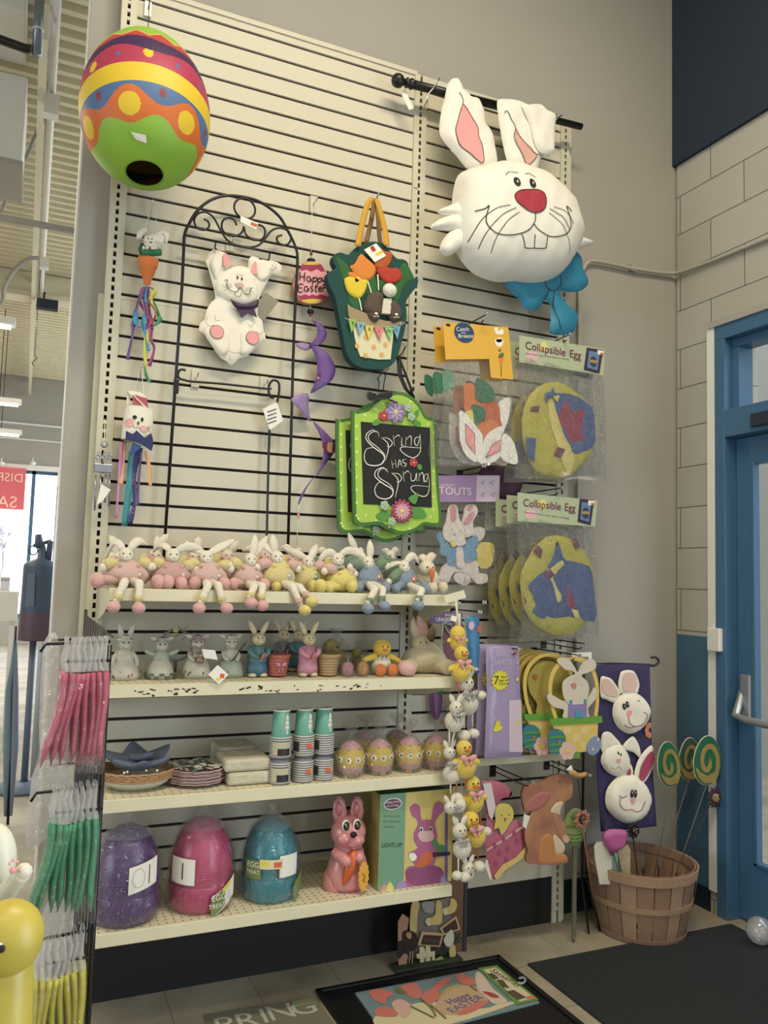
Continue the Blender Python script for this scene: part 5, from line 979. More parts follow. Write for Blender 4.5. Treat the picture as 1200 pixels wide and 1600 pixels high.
# cutouts pack
f = YP(-.14); t = thing('cutout_pack', 'lavender header CUTOUTS pack with a bunny in a blue jacket', 'package', tuple(aty(720, 912, -.14)))
LV = C('lavender_card', '#a07ca8', .5); LP = C('pale_lilac_card', '#c8b4c4', .5)
b = MB(); plate(b, f, f.P(E_([(-40, 55), (490, 55), (485, 226), (-35, 226)])), .012, .014, LV); decal(b, f, f.P(E_([(342, 56), (488, 56), (483, 224), (335, 224)])), .0142, LP, .0003)
for x, y in ((370, 100), (430, 100), (372, 180), (436, 180)):
    for dx, dy in ((0, 0), (14, -8), (8, 10)): decal(b, f, oval(*f.px(*E_([(x+dx, y+dy)])[0]), .0035, .0022, 6, dx), .0147, F_ink, .0003)
b.build('header_card', t); b = MB(); textpx(b, f, 'CUTOUTS', E_([(0, 152)])[0], E_([(305, 162)])[0], C('letter_cream', '#ded4d8'), h=.0145, hpx=12, bold=.0015); textpx(b, f, 'CARDBOARD', E_([(100, 118)])[0], E_([(200, 118)])[0], C('letter_cream', '#ded4d8'), h=.0145, hpx=3); b.build('lettering', t)
b = MB(); bu = C('cutout_cream', '#dcd0c8', .7); bj = C('cutout_blue', '#6c98bc', .7); cyw = C('cutout_yellow', '#d8c45c', .7)
def cut(q, m, h): plate(b, f, f.P(cat(E_(q), 3)), h, h+.003, m)
cut([(330, 400), (370, 385), (410, 400), (405, 450), (370, 480), (335, 460)], bu, -.012); cut([(360, 500), (470, 500), (450, 640), (370, 640)], cyw, -.012); cut([(220, 690), (280, 655), (320, 700), (310, 750), (270, 765), (215, 730)], bu, -.012)
cut([(160, 620), (350, 600), (370, 680), (420, 690), (425, 740), (360, 755), (300, 690), (210, 680), (170, 750), (100, 745), (110, 700)], bu, -.010); cut([(90, 430), (160, 420), (230, 500), (350, 440), (365, 500), (345, 520), (360, 580), (280, 615), (250, 500), (235, 630), (165, 625), (160, 580), (115, 560), (120, 500)], bj, -.006); cut([(225, 520), (260, 520), (268, 640), (225, 640)], bu, -.004)
cut([(165, 260), (200, 240), (225, 260), (235, 330), (255, 350), (270, 270), (300, 240), (345, 250), (355, 300), (325, 350), (330, 420), (300, 450), (270, 455), (280, 490), (240, 510), (185, 490), (140, 460), (130, 400), (150, 350)], bu, 0)
gin = mat('pink_gingham', '#d8909c', .8); cut([(178, 265), (200, 252), (212, 275), (212, 340), (185, 345)], gin, .0025); cut([(262, 360), (290, 310), (330, 290), (325, 330), (280, 370)], gin, .0025); cut([(285, 265), (310, 245), (320, 260), (300, 285)], gin, .0025)
for x, y in ((187, 400), (237, 412)): decal(b, f, oval(*f.px(*E_([(x, y)])[0]), .0022, .0022, 8), .004, F_ink)
decal(b, f, oval(*f.px(*E_([(203, 435)])[0]), .005, .0032, 8), .004, C('tan_nose', '#a8887c')); cut([(180, 465), (215, 500), (200, 515), (180, 505)], cyw, .002)
b.build('cutout_bunny', t); bag(f, t, f.P(E_([(-30, 215), (490, 215), (480, 500), (480, 765), (200, 765), (0, 700), (-60, 500)])), .012)
peg(756, 728, -.20, 'peg hook above the lavender cutout pack')
# dark plum bags behind, top to bottom
t = thing('plum_pack', 'dark plum folded fabric pack behind the yellow card packs', 'package', tuple(aty(770, 790, -.10))); b = MB(); f2 = YP(-.10); puff(b, f2, f2.P(cat([(752, 730), (810, 735), (812, 770), (775, 785), (752, 775)], 3)), .02, .03, C('plum_cloth', '#4c2440', .6), wr=.003); b.build('fabric', t)
# egg colouring kits below
G_ = lambda p: zm(680, 920, 4.286, p); f = YP(-.19)
t = thing('craft_kit', 'purple header kit with green outline shapes beside the top shelf end', 'package', tuple(aty(710, 1050, -.19))); PC = C('purple_card', '#5c4c78', .5)
b = MB(); plate(b, f, f.P(G_([(-40, 150), (150, 155), (180, 160), (175, 240), (-40, 235)])), .004, .006, PC); plate(b, f, f.P(G_([(0, 125), (95, 128), (92, 150), (0, 150)])), .006, .007, C('salmon_card', '#c88c80')); b.build('header_card', t)
b = MB(); textpx(b, f, 'UNGEE TI', G_([(0, 205)])[0], G_([(130, 208)])[0], M_paper, h=.008, hpx=6, bold=.0006); textpx(b, f, 'SQUE', G_([(60, 175)])[0], G_([(120, 175)])[0], M_paper, h=.008, hpx=3.5); b.build('lettering', t)
b = MB(); mg = C('mint_plastic', '#8cb494', .5)
for q in ([(45, 230), (35, 340), (55, 360)], [(170, 200), (190, 200), (215, 330)], [(60, 250), (80, 290), (100, 300)], [(75, 240), (95, 235), (115, 270)], [(45, 228), (75, 228)]): b.tube([f.w(*f.px(*p), .008) for p in G_(q)], .0028, mg, 6)
plate(b, f, f.P(G_([(40, 240), (190, 240), (200, 480), (60, 480)])), .0, .001, C('maroon_backing', '#74485c')); b.build('outline_shapes', t)
t = thing('blue_pack', 'blue folded pack with red sticker hanging beside the chick garland', 'package', tuple(aty(741, 1054, -.20))); f = YP(-.20); b = MB(); bl_ = C('sky_plastic', '#3c7cb0', .4, bump=.3, bscale=30)
puff(b, f, f.P(G_([(205, 190), (240, 180), (295, 190), (297, 400), (290, 570), (235, 565), (215, 400)])), .012, .02, bl_); b.build('contents', t); b = MB(); u, v = f.px(*G_([(230, 245)])[0]); decal(b, f, oval(u, v, .013, .017), .0135, LP); plate(b, f, f.P(G_([(270, 245), (297, 255), (293, 295), (268, 285)])), .0135, .0142, C('sticker_red', '#d85c3c')); plate(b, f, f.P(cat(G_([(240, 530), (262, 522), (280, 535), (262, 548)]), 3)), .0135, .014, LP); b.build('labels', t)
for x, y, lb in ((757, 941, 'peg hook with a metal tip right of the top shelf end'), (750, 956, 'lower peg hook right of the top shelf end')): peg(x, y, -.25, lb, two=False)
# lavender favour bags
f = YP(-.24); t = thing('favour_bag_pack', 'front lavender party bag pack with a yellow 7 starburst', 'package', tuple(aty(785, 1184, -.24)), 'lavender party bag packs')
LB = C('lavender_film', '#9c8cb4', .25, bump=.15, bscale=20); b = MB(); puff(b, f, f.P(G_([(338, 382), (560, 382), (570, 700), (583, 1128), (328, 1132), (345, 700)])), .008, .02, LB, back=1); b.build('bags', t)
b = MB(); textpx(b, f, 'CARROT', G_([(372, 440)])[0], G_([(515, 436)])[0], C('lilac_lettering', '#c4b8d4'), h=.0095, hpx=9, bold=.0004); textpx(b, f, 'GARDEN', G_([(372, 492)])[0], G_([(545, 492)])[0], C('lilac_lettering', '#c4b8d4'), h=.0095, hpx=9, bold=.0004); b.build('lettering', t)
b = MB(); st = []; u, v = f.px(*G_([(425, 612)])[0]
)
for k in range(32): r = 1 if k % 2 else .80; a = 2*PI*k/32; st.append((u+.043*r*math.cos(a), v+.043*r*math.sin(a)))
decal(b, f, st, .0095, C('burst_yellow', '#d8cc2c')); text(b, f, '7', u-.018, v, .048, F_ink, .0115, bold=.002); [text(b, f, s_, u+.018, v+.014-.013*i, .013, F_ink, .0115, ang=.08, bold=.0004) for i, s_ in enumerate(('Party', 'Bags and', 'Closures'))]; b.build('starburst', t)
b = MB()
for x, y, r in ((410, 915, .02), (540, 600, .008), (540, 895, .008)): u, v = f.px(*G_([(x, y)])[0]); decal(b, f, cat([(u-r, v-r), (u-r*.6, v+r*.2), (u-r*.2, v+r), (u+r*.5, v+r*.8), (u+r*.5, v+.1*r), (u+r*1.1, v-r*.2), (u+r*.5, v-r)], 3), .0095, C('burst_yellow', '#d8cc2c'))
decal(b, f, f.P(G_([(485, 745), (565, 740), (578, 1090), (485, 1090)])), .0088, LP); plate(b, f, f.P(G_([(522, 412), (542, 412), (542, 432), (522, 432)])), .009, .0098, C('sticker_red', '#d85c3c')); b.build('prints', t)
for k, lb in enumerate(('second lavender party bag pack behind the front one', 'rearmost lavender party bag pack')): dup(t, Vector(t.location)+Vector((-.012*(k+1), .05*(k+1), 0)), label=lb)
peg(812, 1015, -.30, 'peg hook holding the lavender party bags')
# bunny basket cutouts
f = YP(-.27)
def basket_cut(kind, f):
    b = MB(); K = {'y': C('basket_yellow', '#d8b854', .6), 'g': C('grass_green', '#5c9c2c', .6), 'w': C('bunny_buff', '#cfc4b0', .6), 'c': C('chick_ochre', '#9c8c38', .6)}
    def cut(q, m, h=0, sm_=True): plate(b, f, f.P(cat(G_(q), 3) if sm_ else G_(q)), h, h+.003, m)
    # handle
    oh = cat(G_([(800, 870), (770, 760), (762, 640), (790, 540), (850, 480), (930, 458), (1010, 470), (1070, 540), (1098, 640), (1100, 760), (1090, 860)]), 3, False); ih = cat(G_([(1068, 860), (1078, 760), (1075, 650), (1050, 560), (1000, 500), (930, 482), (865, 500), (810, 560), (786, 650), (792, 760), (825, 870)]), 3, False)
    plate(b, f, f.P(oh+ih), -.006, -.003, K['y'])
    if kind == 'b':
        cut([(885, 770), (860, 730), (850, 680), (855, 620), (900, 585), (935, 570), (910, 545), (870, 540), (825, 500), (815, 475), (850, 458), (890, 470), (930, 520), (952, 560), (975, 510), (1010, 480), (1050, 470), (1075, 500), (1068, 535), (1020, 560), (975, 580), (1015, 620), (1028, 680), (1010, 740), (990, 770), (1040, 700), (1060, 660), (1078, 680), (1070, 740), (1020, 800), (1020, 870), (860, 870), (860, 810), (790, 790), (750, 740), (755, 705), (790, 715), (840, 745), (880, 755)], K['w'], 0)
        cut([(888, 770), (920, 775), (985, 770), (1010, 768), (1010, 865), (885, 865)], C('overall_lilac', '#8878b0', .6), .003, False); cut([(930, 815), (975, 812), (975, 862), (930, 862)], C('overall_teal', '#3c94b0', .6), .0062, False)
        for q in ([(895, 745), (912, 745), (912, 775), (895, 775)], [(992, 738), (1008, 738), (1008, 770), (992, 770)]): cut(q, C('overall_teal', '#3c94b0', .6), .0035, False)
        for x, y in ((905, 640), (975, 640)): decal(b, f, oval(*f.px(*G_([(x, y)])[0]), .002, .002, 8), .004, F_ink)
        decal(b, f, f.P(cat(G_([(908, 640), (925, 628), (940, 640), (935, 665), (915, 665)]), 3)), .0042, C('nose_rose', '#c87878'))
    else: cut([(850, 800), (800, 720), (790, 620), (840, 540), (920, 510), (1000, 540), (1060, 620), (1050, 720), (1000, 800), (1000, 870), (850, 870)], K['c'], 0); decal(b, f, f.P(cat(G_([(815, 610), (835, 600), (850, 620), (830, 640)]), 3)), .004, C('beak_red', '#a85030')); decal(b, f, oval(*f.px(*G_([(950, 620)])[0]), .003, .003, 8), .004, F_ink)
    cut([(760, 868), (1110, 850), (1112, 895), (770, 912)], K['g'], .004, False); cut([(782, 908), (1088, 895), (1080, 1080), (960, 1095), (850, 1070)], K['y'], .0, False)
    for i in range(5):
        for j in range(3):
            if (i+j) % 2: x = 800+i*58; y = 925+j*52; decal(b, f, f.P(G_([(x, y), (x+52, y-3), (x+50, y+44), (x+2, y+47)])), .0032, C('weave_tan', '#dcc080', .6), .0003)
    b2 = MB()
    def cut2(q, m, h): plate(b2, f, f.P(cat(G_(q), 3)), h, h+.003, m)
    cut2([(755, 960), (800, 935), (850, 960), (868, 1030), (850, 1085), (800, 1105), (760, 1080), (748, 1020)], C('egg_teal', '#2c7888', .6), .006); 
    for y in (985, 1035, 1075): decal(b2, f, f.P(cat(G_([(757, y+5), (800, y-6), (860, y-2), (862, y+14), (800, y+12), (758, y+20)]), 2)), .0095, C('egg_green', '#4c9044', .6))
    decal(b2, f, oval(*f.px(*G_([(820, 1020)])[0]), .007, .007, 8), .0105, C('dot_red', '#c85c48'))
    cut2([(1010, 1040), (1050, 990), (1085, 990), (1103, 1030), (1090, 1080), (1050, 1110), (1015, 1095)], C('egg_periwinkle', '#7c90b4', .6), .006); 
    for x, y in ((1080, 1005), (1045, 1070)): decal(b2, f, oval(*f.px(*G_([(x, y)])[0]), .006, .007, 8), .0095, C('dot_butter', '#d8cc80', .6))
    for k in range(6): a = 2*PI*k/6; u, v = f.px(*G_([(875, 1080)])[0]); plate(b2, f, oval(u+.024*math.cos(a), v+.022*math.sin(a), .017, .017, 12), .010, .012+.0003*k, C('flower_shell', '#d8b0a4', .6))
    decal(b2, f, oval(u, v, .010, .010), .0142, C('burst_yellow', '#d8cc2c'))
    return b, b2
t = thing('bunny_basket_cutout', 'front paper cutout of a bunny in lilac overalls inside a yellow basket', 'cutout', tuple(aty(930, 1180, -.27)))
b, b2 = basket_cut('b', f); b.build('board', t); b2.build('eggs_and_flower', t); b = MB(); plate(b, f, f.P(G_([(920, 430), (1055, 425), (1058, 540), (1040, 540), (1035, 455), (922, 455)])), -.008, -.007, M_paper); plate(b, f, f.P(G_([(915, 1100), (968, 1090), (970, 1135), (920, 1138)])), -.002, .001, C('grass_green', '#5c9c2c', .6)); b.build('card_backing', t)
f4 = YP(-.27); tc_ = thing('chick_basket_cutout', 'first paper chick basket cutout behind the bunny basket', 'cutout', tuple(aty(930, 1180, -.27)), 'chick basket cutouts'); b, b2 = basket_cut('c', f4); b.build('board', tc_); b2.build('eggs_and_flower', tc_)
base = Vector(tc_.location); tc_.location = base+Vector((-.085, .055, .012))
for k, lb in enumerate(('second', 'third', 'fourth', 'fifth', 'rearmost')): dup(tc_, base+Vector((-.098-.013*k, .085+.022*k, .012+.003*k)), label=lb+' paper chick basket cutout, counted back from the bunny basket' if lb != 'rearmost' else 'rearmost paper chick basket cutout nearest the lavender bags')
peg(905, 1024, -.32, 'peg hook holding the basket cutouts'); peg(916, 1006, -.30, 'long peg hook under the lower Collapsible Egg packs')
# bottom row: egg pack with chick, brown rabbit
H_ = lambda p: zm(680, 1180, 4.286, p); f = YP(-.20)
t = thing('egg_cutout', 'pink striped egg cutout with a yellow chick beside the brown rabbit', 'cutout', tuple(aty(790, 1370, -.20)))
b = MB(); pk_ = C('egg_raspberry', '#b85c74', .4); puff(b, f, f.P(cat(H_([(305, 182), (360, 172), (440, 180), (510, 240), (505, 275), (450, 290), (400, 350), (385, 440), (430, 520), (470, 480), (510, 440), (560, 440), (590, 510), (600, 610), (590, 680), (520, 740), (400, 832), (370, 790), (345, 700), (332, 600), (345, 480), (330, 300)]), 3)), .006, .02, pk_, back=1)
decal(b, f, f.P(H_([(335, 625), (440, 560), (580, 465), (585, 480), (450, 575), (338, 640)])), .007, C('stripe_pale', '#d8a4a0', .5)); decal(b, f, f.P(H_([(385, 805), (440, 730), (530, 680), (600, 605), (610, 660), (530, 720), (460, 770), (405, 832)])), .0075, C('stripe_butter', '#d8b868', .5)); b.build('egg', t)
for i in range(10): pass
b = MB(); 
for x, y in ((420, 650), (480, 620), (540, 570), (400, 720), (470, 690), (390, 600), (450, 560), (520, 520)): decal(b, f, oval(*f.px(*H_([(x, y)])[0]), .009, .011, 12), .0072, C('egg_dot_dark', '#a04c6c', .5))
b.build('dots', t)
b = MB(); plate(b, f, f.P(cat(H_([(450, 318), (490, 330), (513, 370), (510, 420), (490, 450), (460, 500), (432, 525), (415, 480), (385, 490), (395, 430), (390, 370), (410, 330)]), 3)), .008, .012, C('chick_yellow', '#d0bc58', .6))
for x, y in ((433, 397), (482, 392)): decal(b, f, oval(*f.px(*H_([(x, y)])[0]), .0028, .0028, 8), .0125, F_ink)
decal(b, f, f.P(H_([(448, 415), (466, 415), (456, 440)])), .0125, C('beak_brown', '#885428')); b.build('chick', t)
b = MB(); plate(b, f, f.P(H_([(310, 185), (365, 180), (395, 340), (370, 430), (350, 400)])), .010, .011, C('silver_film', '#d8ccd0', .2)); plate(b, f, f.P(H_([(340, 700), (350, 700), (378, 825), (370, 838), (332, 740)])), .0, .001, M_paper); b.build('film_edge', t)
t = thing('rabbit_cutout', 'large brown sitting rabbit cutout looking up at the bottom of the right panel', 'cutout', tuple(aty(855, 1350, -.22))); f = YP(-.22)
def rabmat():
    m = mat('rabbit_brown', '#a87050', .7); nt = m.node_tree; N = nt.nodes; L = nt.links; n = N.new('ShaderNodeTexNoise'); n.inputs['Scale'].default_value = 9; n.inputs['Detail'].default_value = 2; tc = N.new('ShaderNodeTexCoord'); L.new(tc.outputs['Object'], n.inputs['Vector']); r = N.new('ShaderNodeValToRGB'); r.color_ramp.elements[0].position = .35; r.color_ramp.elements[0].color = lin('#9a6048'); r.color_ramp.elements[1].position = .65; r.color_ramp.elements[1].color = lin('#b88058'); L.new(n.outputs[0], r.inputs[0]); L.new(r.outputs[0], N['Principled BSDF'].inputs['Base Color']); return m
b = MB(); plate(b, f, f.P(cat(H_([(575, 260), (600, 200), (680, 180), (720, 165), (780, 132), (850, 130), (905, 160), (915, 210), (905, 280), (860, 310), (835, 350), (830, 400), (860, 460), (885, 540), (885, 570), (850, 580), (865, 620), (850, 650), (878, 680), (878, 715), (820, 728), (690, 730), (615, 720), (602, 680), (615, 640), (595, 560), (600, 470), (630, 400), (640, 370), (600, 378), (585, 330)]), 3)), -.006, .006, rabmat(), C('cut_edge', '#7c5438')); b.build('body', t)
b = MB(); P2 = lambda q, m, h: puff(b, f, f.P(cat(H_(q), 3)), .003, .01, m, base=h)
P2([(600, 340), (640, 280), (720, 240), (765, 262), (745, 310), (690, 360), (640, 375), (610, 375)], C('ear_rose', '#b06860', .7), .0065); P2([(765, 378), (800, 320), (850, 312), (832, 370), (830, 400), (800, 390)], C('chest_cream', '#d0b898', .7), .0065); P2([(780, 400), (810, 400), (850, 470), (885, 545), (878, 575), (840, 570), (805, 510)], C('rabbit_foreleg', '#a87454', .7), .007); P2([(785, 530), (850, 580), (862, 620), (845, 655), (800, 650)], C('chest_cream', '#d0b898', .7), .0065); P2([(700, 560), (750, 520), (790, 570), (800, 650), (860, 660), (880, 700), (840, 722), (700, 725), (690, 640)], C('rabbit_haunch', '#bc7c44', .7), .007)
decal(b, f, f.P(cat(H_([(840, 535), (870, 530), (888, 560), (870, 580), (845, 570)]), 3)), .012, C('paw_buff', '#d0a080', .7)); b.build('painted_parts', t)
b = MB(); u, v = f.px(*H_([(828, 177)])[0]); b.ell(f.w(u, v, .006), (.0035, .002, .0035), F_ink); b.build('eye', t); b = MB(); u, v = f.px(*H_([(905, 180)])[0]); b.ell(f.w(u, v, .004), (.006, .004, .012), C('nose_dusty', '#b07068')); b.build('nose', t)
b = MB(); plate(b, f, f.P(H_([(588, 388), (628, 405), (600, 490), (578, 470)])), .007, .0085, M_paper); b.build('barcode_tag', t)
for x, y, lb in ((833, 1223, 'left peg hook in the bottom row, above the egg cutout'), (922, 1211, 'right peg hook in the bottom row, above the brown rabbit')): peg(x, y, -.30, lb)
# loose bits between shelf and cutouts
t = thing('cellophane_pack', 'purple and green sweets pack hanging behind the second shelf end', 'package', tuple(aty(681, 1110, -.03))); b = MB(); f = YP(-.025); puff(b, f, f.P(cat([(672, 1078), (690, 1080), (690, 1105), (684, 1125), (674, 1115)], 3)), .015, .02, C('magenta_foil', '#7c2c78', .3)); puff(b, f, f.P(cat([(676, 1070), (691, 1072), (690, 1085), (677, 1083)], 3)), .012, .02, C('foil_green', '#2c7c58', .3), base=.006); b.build('contents', t); bag(f, t, f.P([(664, 1068), (704, 1068), (708, 1130), (668, 1132)]), .02)
# wire fixture between panels: grid shelf rails
tag(part('rail', None, lambda b: [b.tube([aty(735, 1188, -.06), aty(880, 1172, -.06)], .004, M_blackm, 6), b.bb(aty(742, 1186, -.16), aty(858, 1175, -.012), M_shelf)]), 'narrow steel tray rail below the lavender party bags', 'rail')
# ================================================================ stuffed rabbits on the top shelf
K = {k: C('knit_'+k, c, .95, bump=.35, bscale=110, sheen=.2) for k, c in dict(pink='#c8a49c', pinkd='#bc948c', rose='#cca498', yellow='#ccbc7c', lemon='#d0c068', cream='#d8d0bc', white='#d8d2c4', green='#6c8468', blue='#7c8c9c', foot='#d09c98', orange='#c86c40', grey='#a8a49c').items()}
def limb(b, p0, p1, r0, r1, m, bend=(0, 0, 0), n=6):
    p0, p1, bd = Vector(p0), Vector(p1), Vector(bend); pts = [p0.lerp(p1, i/n)+bd*math.sin(PI*i/n) for i in range(n+1)]
    b.tube(pts, [r0+(r1-r0)*i/n for i in range(n+1)], m, 10); b.ell(p0, r0, m, seg=10); b.ell(p1, r1, m, seg=10)
def ear(t, p, tip, r, m, bend=(0, 0, 0), nm='ear'):
    b = MB(); p, tip = Vector(p), Vector(tip); n = 8; pts = [p.lerp(tip, i/n)+Vector(bend)*math.sin(PI*i/n) for i in range(n+1)]
    rr = [r*(.45+.75*math.sin(PI*min(.93, (i/n)*.85+.12))) for i in range(n+1)]; rr[-1] = r*.35
    b.tube(pts, rr, m, 10, flat=.5, updir=(1, 0, 0)); b.ell(tip, (rr[-1],)*3, m, seg=8); b.build(nm, t)
ZT = SH[0]
def doll(lab, Y, body, head, bw, bm, am, fm, ears, arms=(), dangle=(), feet=(), patch=None, hm=None, sm=None, grp='stuffed rabbits on the top shelf'):
    P = lambda q, dy=0: aty(q[0], q[1], Y+dy); hm = hm or K['cream']; sm = sm or K['cream']
    c = P(body); c.z = max(c.z, ZT+.045); t = thing('stuffed_rabbit', lab, 'stuffed toy', (c.x, c.y, ZT), grp); r = bw*.00228/2; rz = min(r*.95, c.z-ZT-.001) if c.z-ZT > .03 else r*.9
    b = MB(); b.ell(c, (r, r*.8, rz), bm, seg=20, fn=lambda v: (v[0]*(1-.22*v[2]/rz), v[1], v[2])); b.build('body', t)
    h = P(head, -.01); b = MB(); b.ell(h, (.023, .022, .026), hm, seg=16); b.ell(h+Vector((0, -.016, -.008)), (.013, .012, .011), hm, seg=10); b.build('head', t)
    b = MB(); [b.ell(h+Vector((s_*.010, -.019, .006)), (.0026,)*3, F_ink, seg=6) for s_ in (-1, 1)]; b.ell(h+Vector((0, -.027, -.005)), (.0035, .0025, .0025), K['pinkd'], seg=6); b.build('face', t)
    b = MB(); q = h+Vector((0, .002, -.026)); b.tube([q+Vector((.022*math.cos(a), .020*math.sin(a)-.0, .003*math.sin(a*8))) for a in [2*PI*i/32 for i in range(32)]], .006, K['grey'] if bm is not K['blue'] else K['lemon'], 6, closed=True); b.build('collar', t)
    for e in ears: ear(t, h+Vector((.008 if P(e).x > h.x else -.008, .004, .016)), P(e, e[2] if len(e) > 2 else .01), .0125, hm, (0, -.004, e[3] if len(e) > 3 else .01))
    for a in arms:
        b = MB(); s_ = c+Vector((r*.55 if P(a).x > c.x else -r*.55, -.01, rz*.55)); limb(b, s_, P(a, -.02), .015, .019, am, (0, -.008, .006)); e_ = P(a, -.02); b.build('arm', t); b = MB(); b.ell(e_+Vector((.014 if e_.x > c.x else -.014, -.006, -.010)), (.013, .012, .014), hm, seg=10); b.build('paw', t)
    for a in dangle:      # (knee px, foot px)
        b = MB(); k0 = P(a[0], -.06); k0.y = SY-.012; f0 = P(a[1]); f0 = aty(a[1][0], a[1][1], SY-.03); limb(b, c+Vector(((k0.x-c.x)*.5, -r*.6, -rz*.55)), Vector((k0.x, SY-.004, ZT+.016)), .014, .014, sm); limb(b, Vector((k0.x, SY-.006, ZT+.014)), Vector((f0.x, f0.y+.01, f0.z+.02)), .013, .011, sm); b.build('leg', t)
        b = MB(); cuff = Vector((k0.x, SY-.01, ZT)).lerp(f0+Vector((0, .01, .02)), .8); b.tube([cuff+Vector((0, 0, .012)), cuff-Vector((0, 0, .008))], .0135, am if bm is not K['blue'] else K['green'], 10); b.build('cuff', t)
        b = MB(); b.ell(f0+Vector((.010 if f0.x > k0.x else -.010 if f0.x < k0.x-.02 else 0, -.012, 0)), (.021, .026, .018), fm, seg=14); b.build('foot', t)
    for a in feet:
        b = MB(); p = P(a[:2], -.05); R_ = (a[2] if len(a) > 2 else 1); p.z = max(p.z, ZT+.020*R_); limb(b, c+Vector(((p.x-c.x)*.35, -r*.4, -rz*.45)), p+Vector((0, .02, 0)), .017, .015, bm if fm is not K['yellow'] else sm); b.ell(p, (.021*R_, .025*R_, .023*R_), fm, seg=14); b.build('foot', t)
    if patch:
        b = MB(); pm, px_ = patch; q = c+Vector((r*.45, -r*.68, -rz*.05)); b.ell(q, (.013, .004, .013), pm, seg=10); b.ell(q+Vector((-.001, -.004, .001)), (.005, .002, .005), K['cream'], seg=8); b.build('patch', t)
    for s_ in (-1, 1): b = MB(); b.ell(c+Vector((s_*r*.38, -r*.62, rz*.52)), (.0065, .004, .0065), K['pinkd'] if bm is K['pink'] or bm is K['rose'] else fm, seg=8); b.build('button', t)
    return t
dz_lab = 'stuffed rabbit on the top shelf'
F1, F2 = -.30, -.13
doll('leftmost front pink stuffed rabbit with drooping ears and dangling legs', F1, (199, 896), (197, 868), 62, K['pink'], K['yellow'], K['foot'], [(160, 885, .05, .05), (228, 850, .02, .02)], [(168, 882), (228, 880)], [((190, 918), (182, 948)), ((214, 918), (216, 950))], [(152, 915, 1.1)], (K['pinkd'], 0))
doll('second front pink stuffed rabbit, feet together, one long ear reaching right', F1, (268, 897), (270, 869), 58, K['pinkd'], K['yellow'], K['foot'], [(318, 861, 0, .015), (240, 862, .05, .02)], [(246, 880), (300, 885)], [], [(246, 920, 1.1), (261, 921, 1.1), (283, 912, 1)], (K['pinkd'], 0))
doll('third front pink stuffed rabbit with yellow sleeves and legs hanging apart', F1, (323, 898), (322, 872), 62, K['pink'], K['yellow'], K['foot'], [(366, 843, .04, .0), (278, 860, .04, .01)], [(300, 880), (354, 884)], [((319, 920), (315, 950)), ((335, 920), (348, 950))], [(304, 915), (350, 912)], (K['pinkd'], 0))
doll('fourth front pink stuffed rabbit with both ears upright', F1, (386, 900), (391, 876), 50, K['pink'], K['yellow'], K['foot'], [(399, 836, 0, -.004), (419, 838, .02, .0)], [(366, 879)], [((390, 920), (391, 942)), ((403, 920), (408, 946))], [(365, 912, .9), (413, 913, .9)], (K['pinkd'], 0))
doll('front yellow stuffed rabbit with pink sleeves and crossed legs over the shelf edge', F1, (434, 898), (433, 872), 54, K['yellow'], K['rose'], K['lemon'], [(405, 846, .02, .0), (426, 836, 0, 0)], [(408, 882), (459, 884)], [((450, 918), (470, 953)), ((461, 918), (481, 940))], [(432, 918, .8)], (K['grey'], 0))
doll('yellow stuffed rabbit with a green patch leaning right, ears raised in a V', F1+.02, (478, 900), (481, 879), 46, K['yellow'], K['rose'], K['lemon'], [(446, 858, .0, .0), (495, 852, .02, 0)], [(462, 885), (500, 884)], [], [(490, 921, 1.0)], (K['green'], 0))
doll('yellow stuffed rabbit slumped sideways with both ears spread flat', F1, (534, 906), (528, 875), 52, K['lemon'], K['rose'], K['lemon'], [(498, 877, 0, .02), (560, 870, 0, .02)], [(512, 888), (548, 892)], [], [(500, 926, 1.1), (514, 918, .9), (550, 916, 1)])
doll('front blue overalls stuffed rabbit with green sleeves and a carrot patch', F1, (575, 900), (575, 880), 50, K['blue'], K['green'], K['blue'], [(578, 845, 0, 0), (536, 865, .03, .02)], [(552, 882), (598, 880)], [((576, 922), (577, 951)), ((588, 922), (598, 947))], [(560, 918, .9), (602, 918, .9)], (K['orange'], 0))
doll('right blue overalls stuffed rabbit with one leg over the shelf edge', F1, (632, 904), (631, 886), 42, K['blue'], K['green'], K['blue'], [(598, 892, 0, .01), (655, 882, .02, .03)], [(612, 905)], [((648, 926), (655, 946))], [(618, 920, .8), (664, 928, 1)], (K['orange'], 0))
for k, (x, y, c_, l, e1_, e2_) in enumerate([(182, 888, 'pink', 'back row pink rabbit at the far left, half hidden', (165, 868), (172, 838)), (238, 884, 'pinkd', 'back row rabbit between the first and second front rabbits', (246, 838), (262, 836)), (300, 886, 'pinkd', 'back row rabbit between the second and third front rabbits', (290, 846), (310, 840)), (352, 884, 'rose', 'back row rabbit with ears spread behind the third and fourth', (372, 846), (344, 850)), (412, 882, 'rose', 'back row pink rabbit left of the first yellow rabbit', (398, 852), (380, 860)), (455, 886, 'rose', 'back row pink rabbit between the two yellow rabbits', (470, 858), (440, 856)), (508, 886, 'lemon', 'back row rabbit behind the slumped yellow rabbit', (515, 862), (496, 864)), (556, 886, 'green', 'back row rabbit left of the carrot patch rabbit, one ear straight up', (545, 834), (566, 862)), (606, 884, 'green', 'back row green sleeved rabbit between the two blue ones', (598, 860), (622, 864))]):
    doll(l, F2, (x, y), (x+4, y-14), 48, K[c_], K['yellow'] if c_[0] in 'pr' else K['green'], K['foot'] if c_[0] in 'pr' else K['blue'], [e1_+(0, .0), e2_+(0, .01)], [(x-16, y)], [], [(x+14, y+16, .9)])
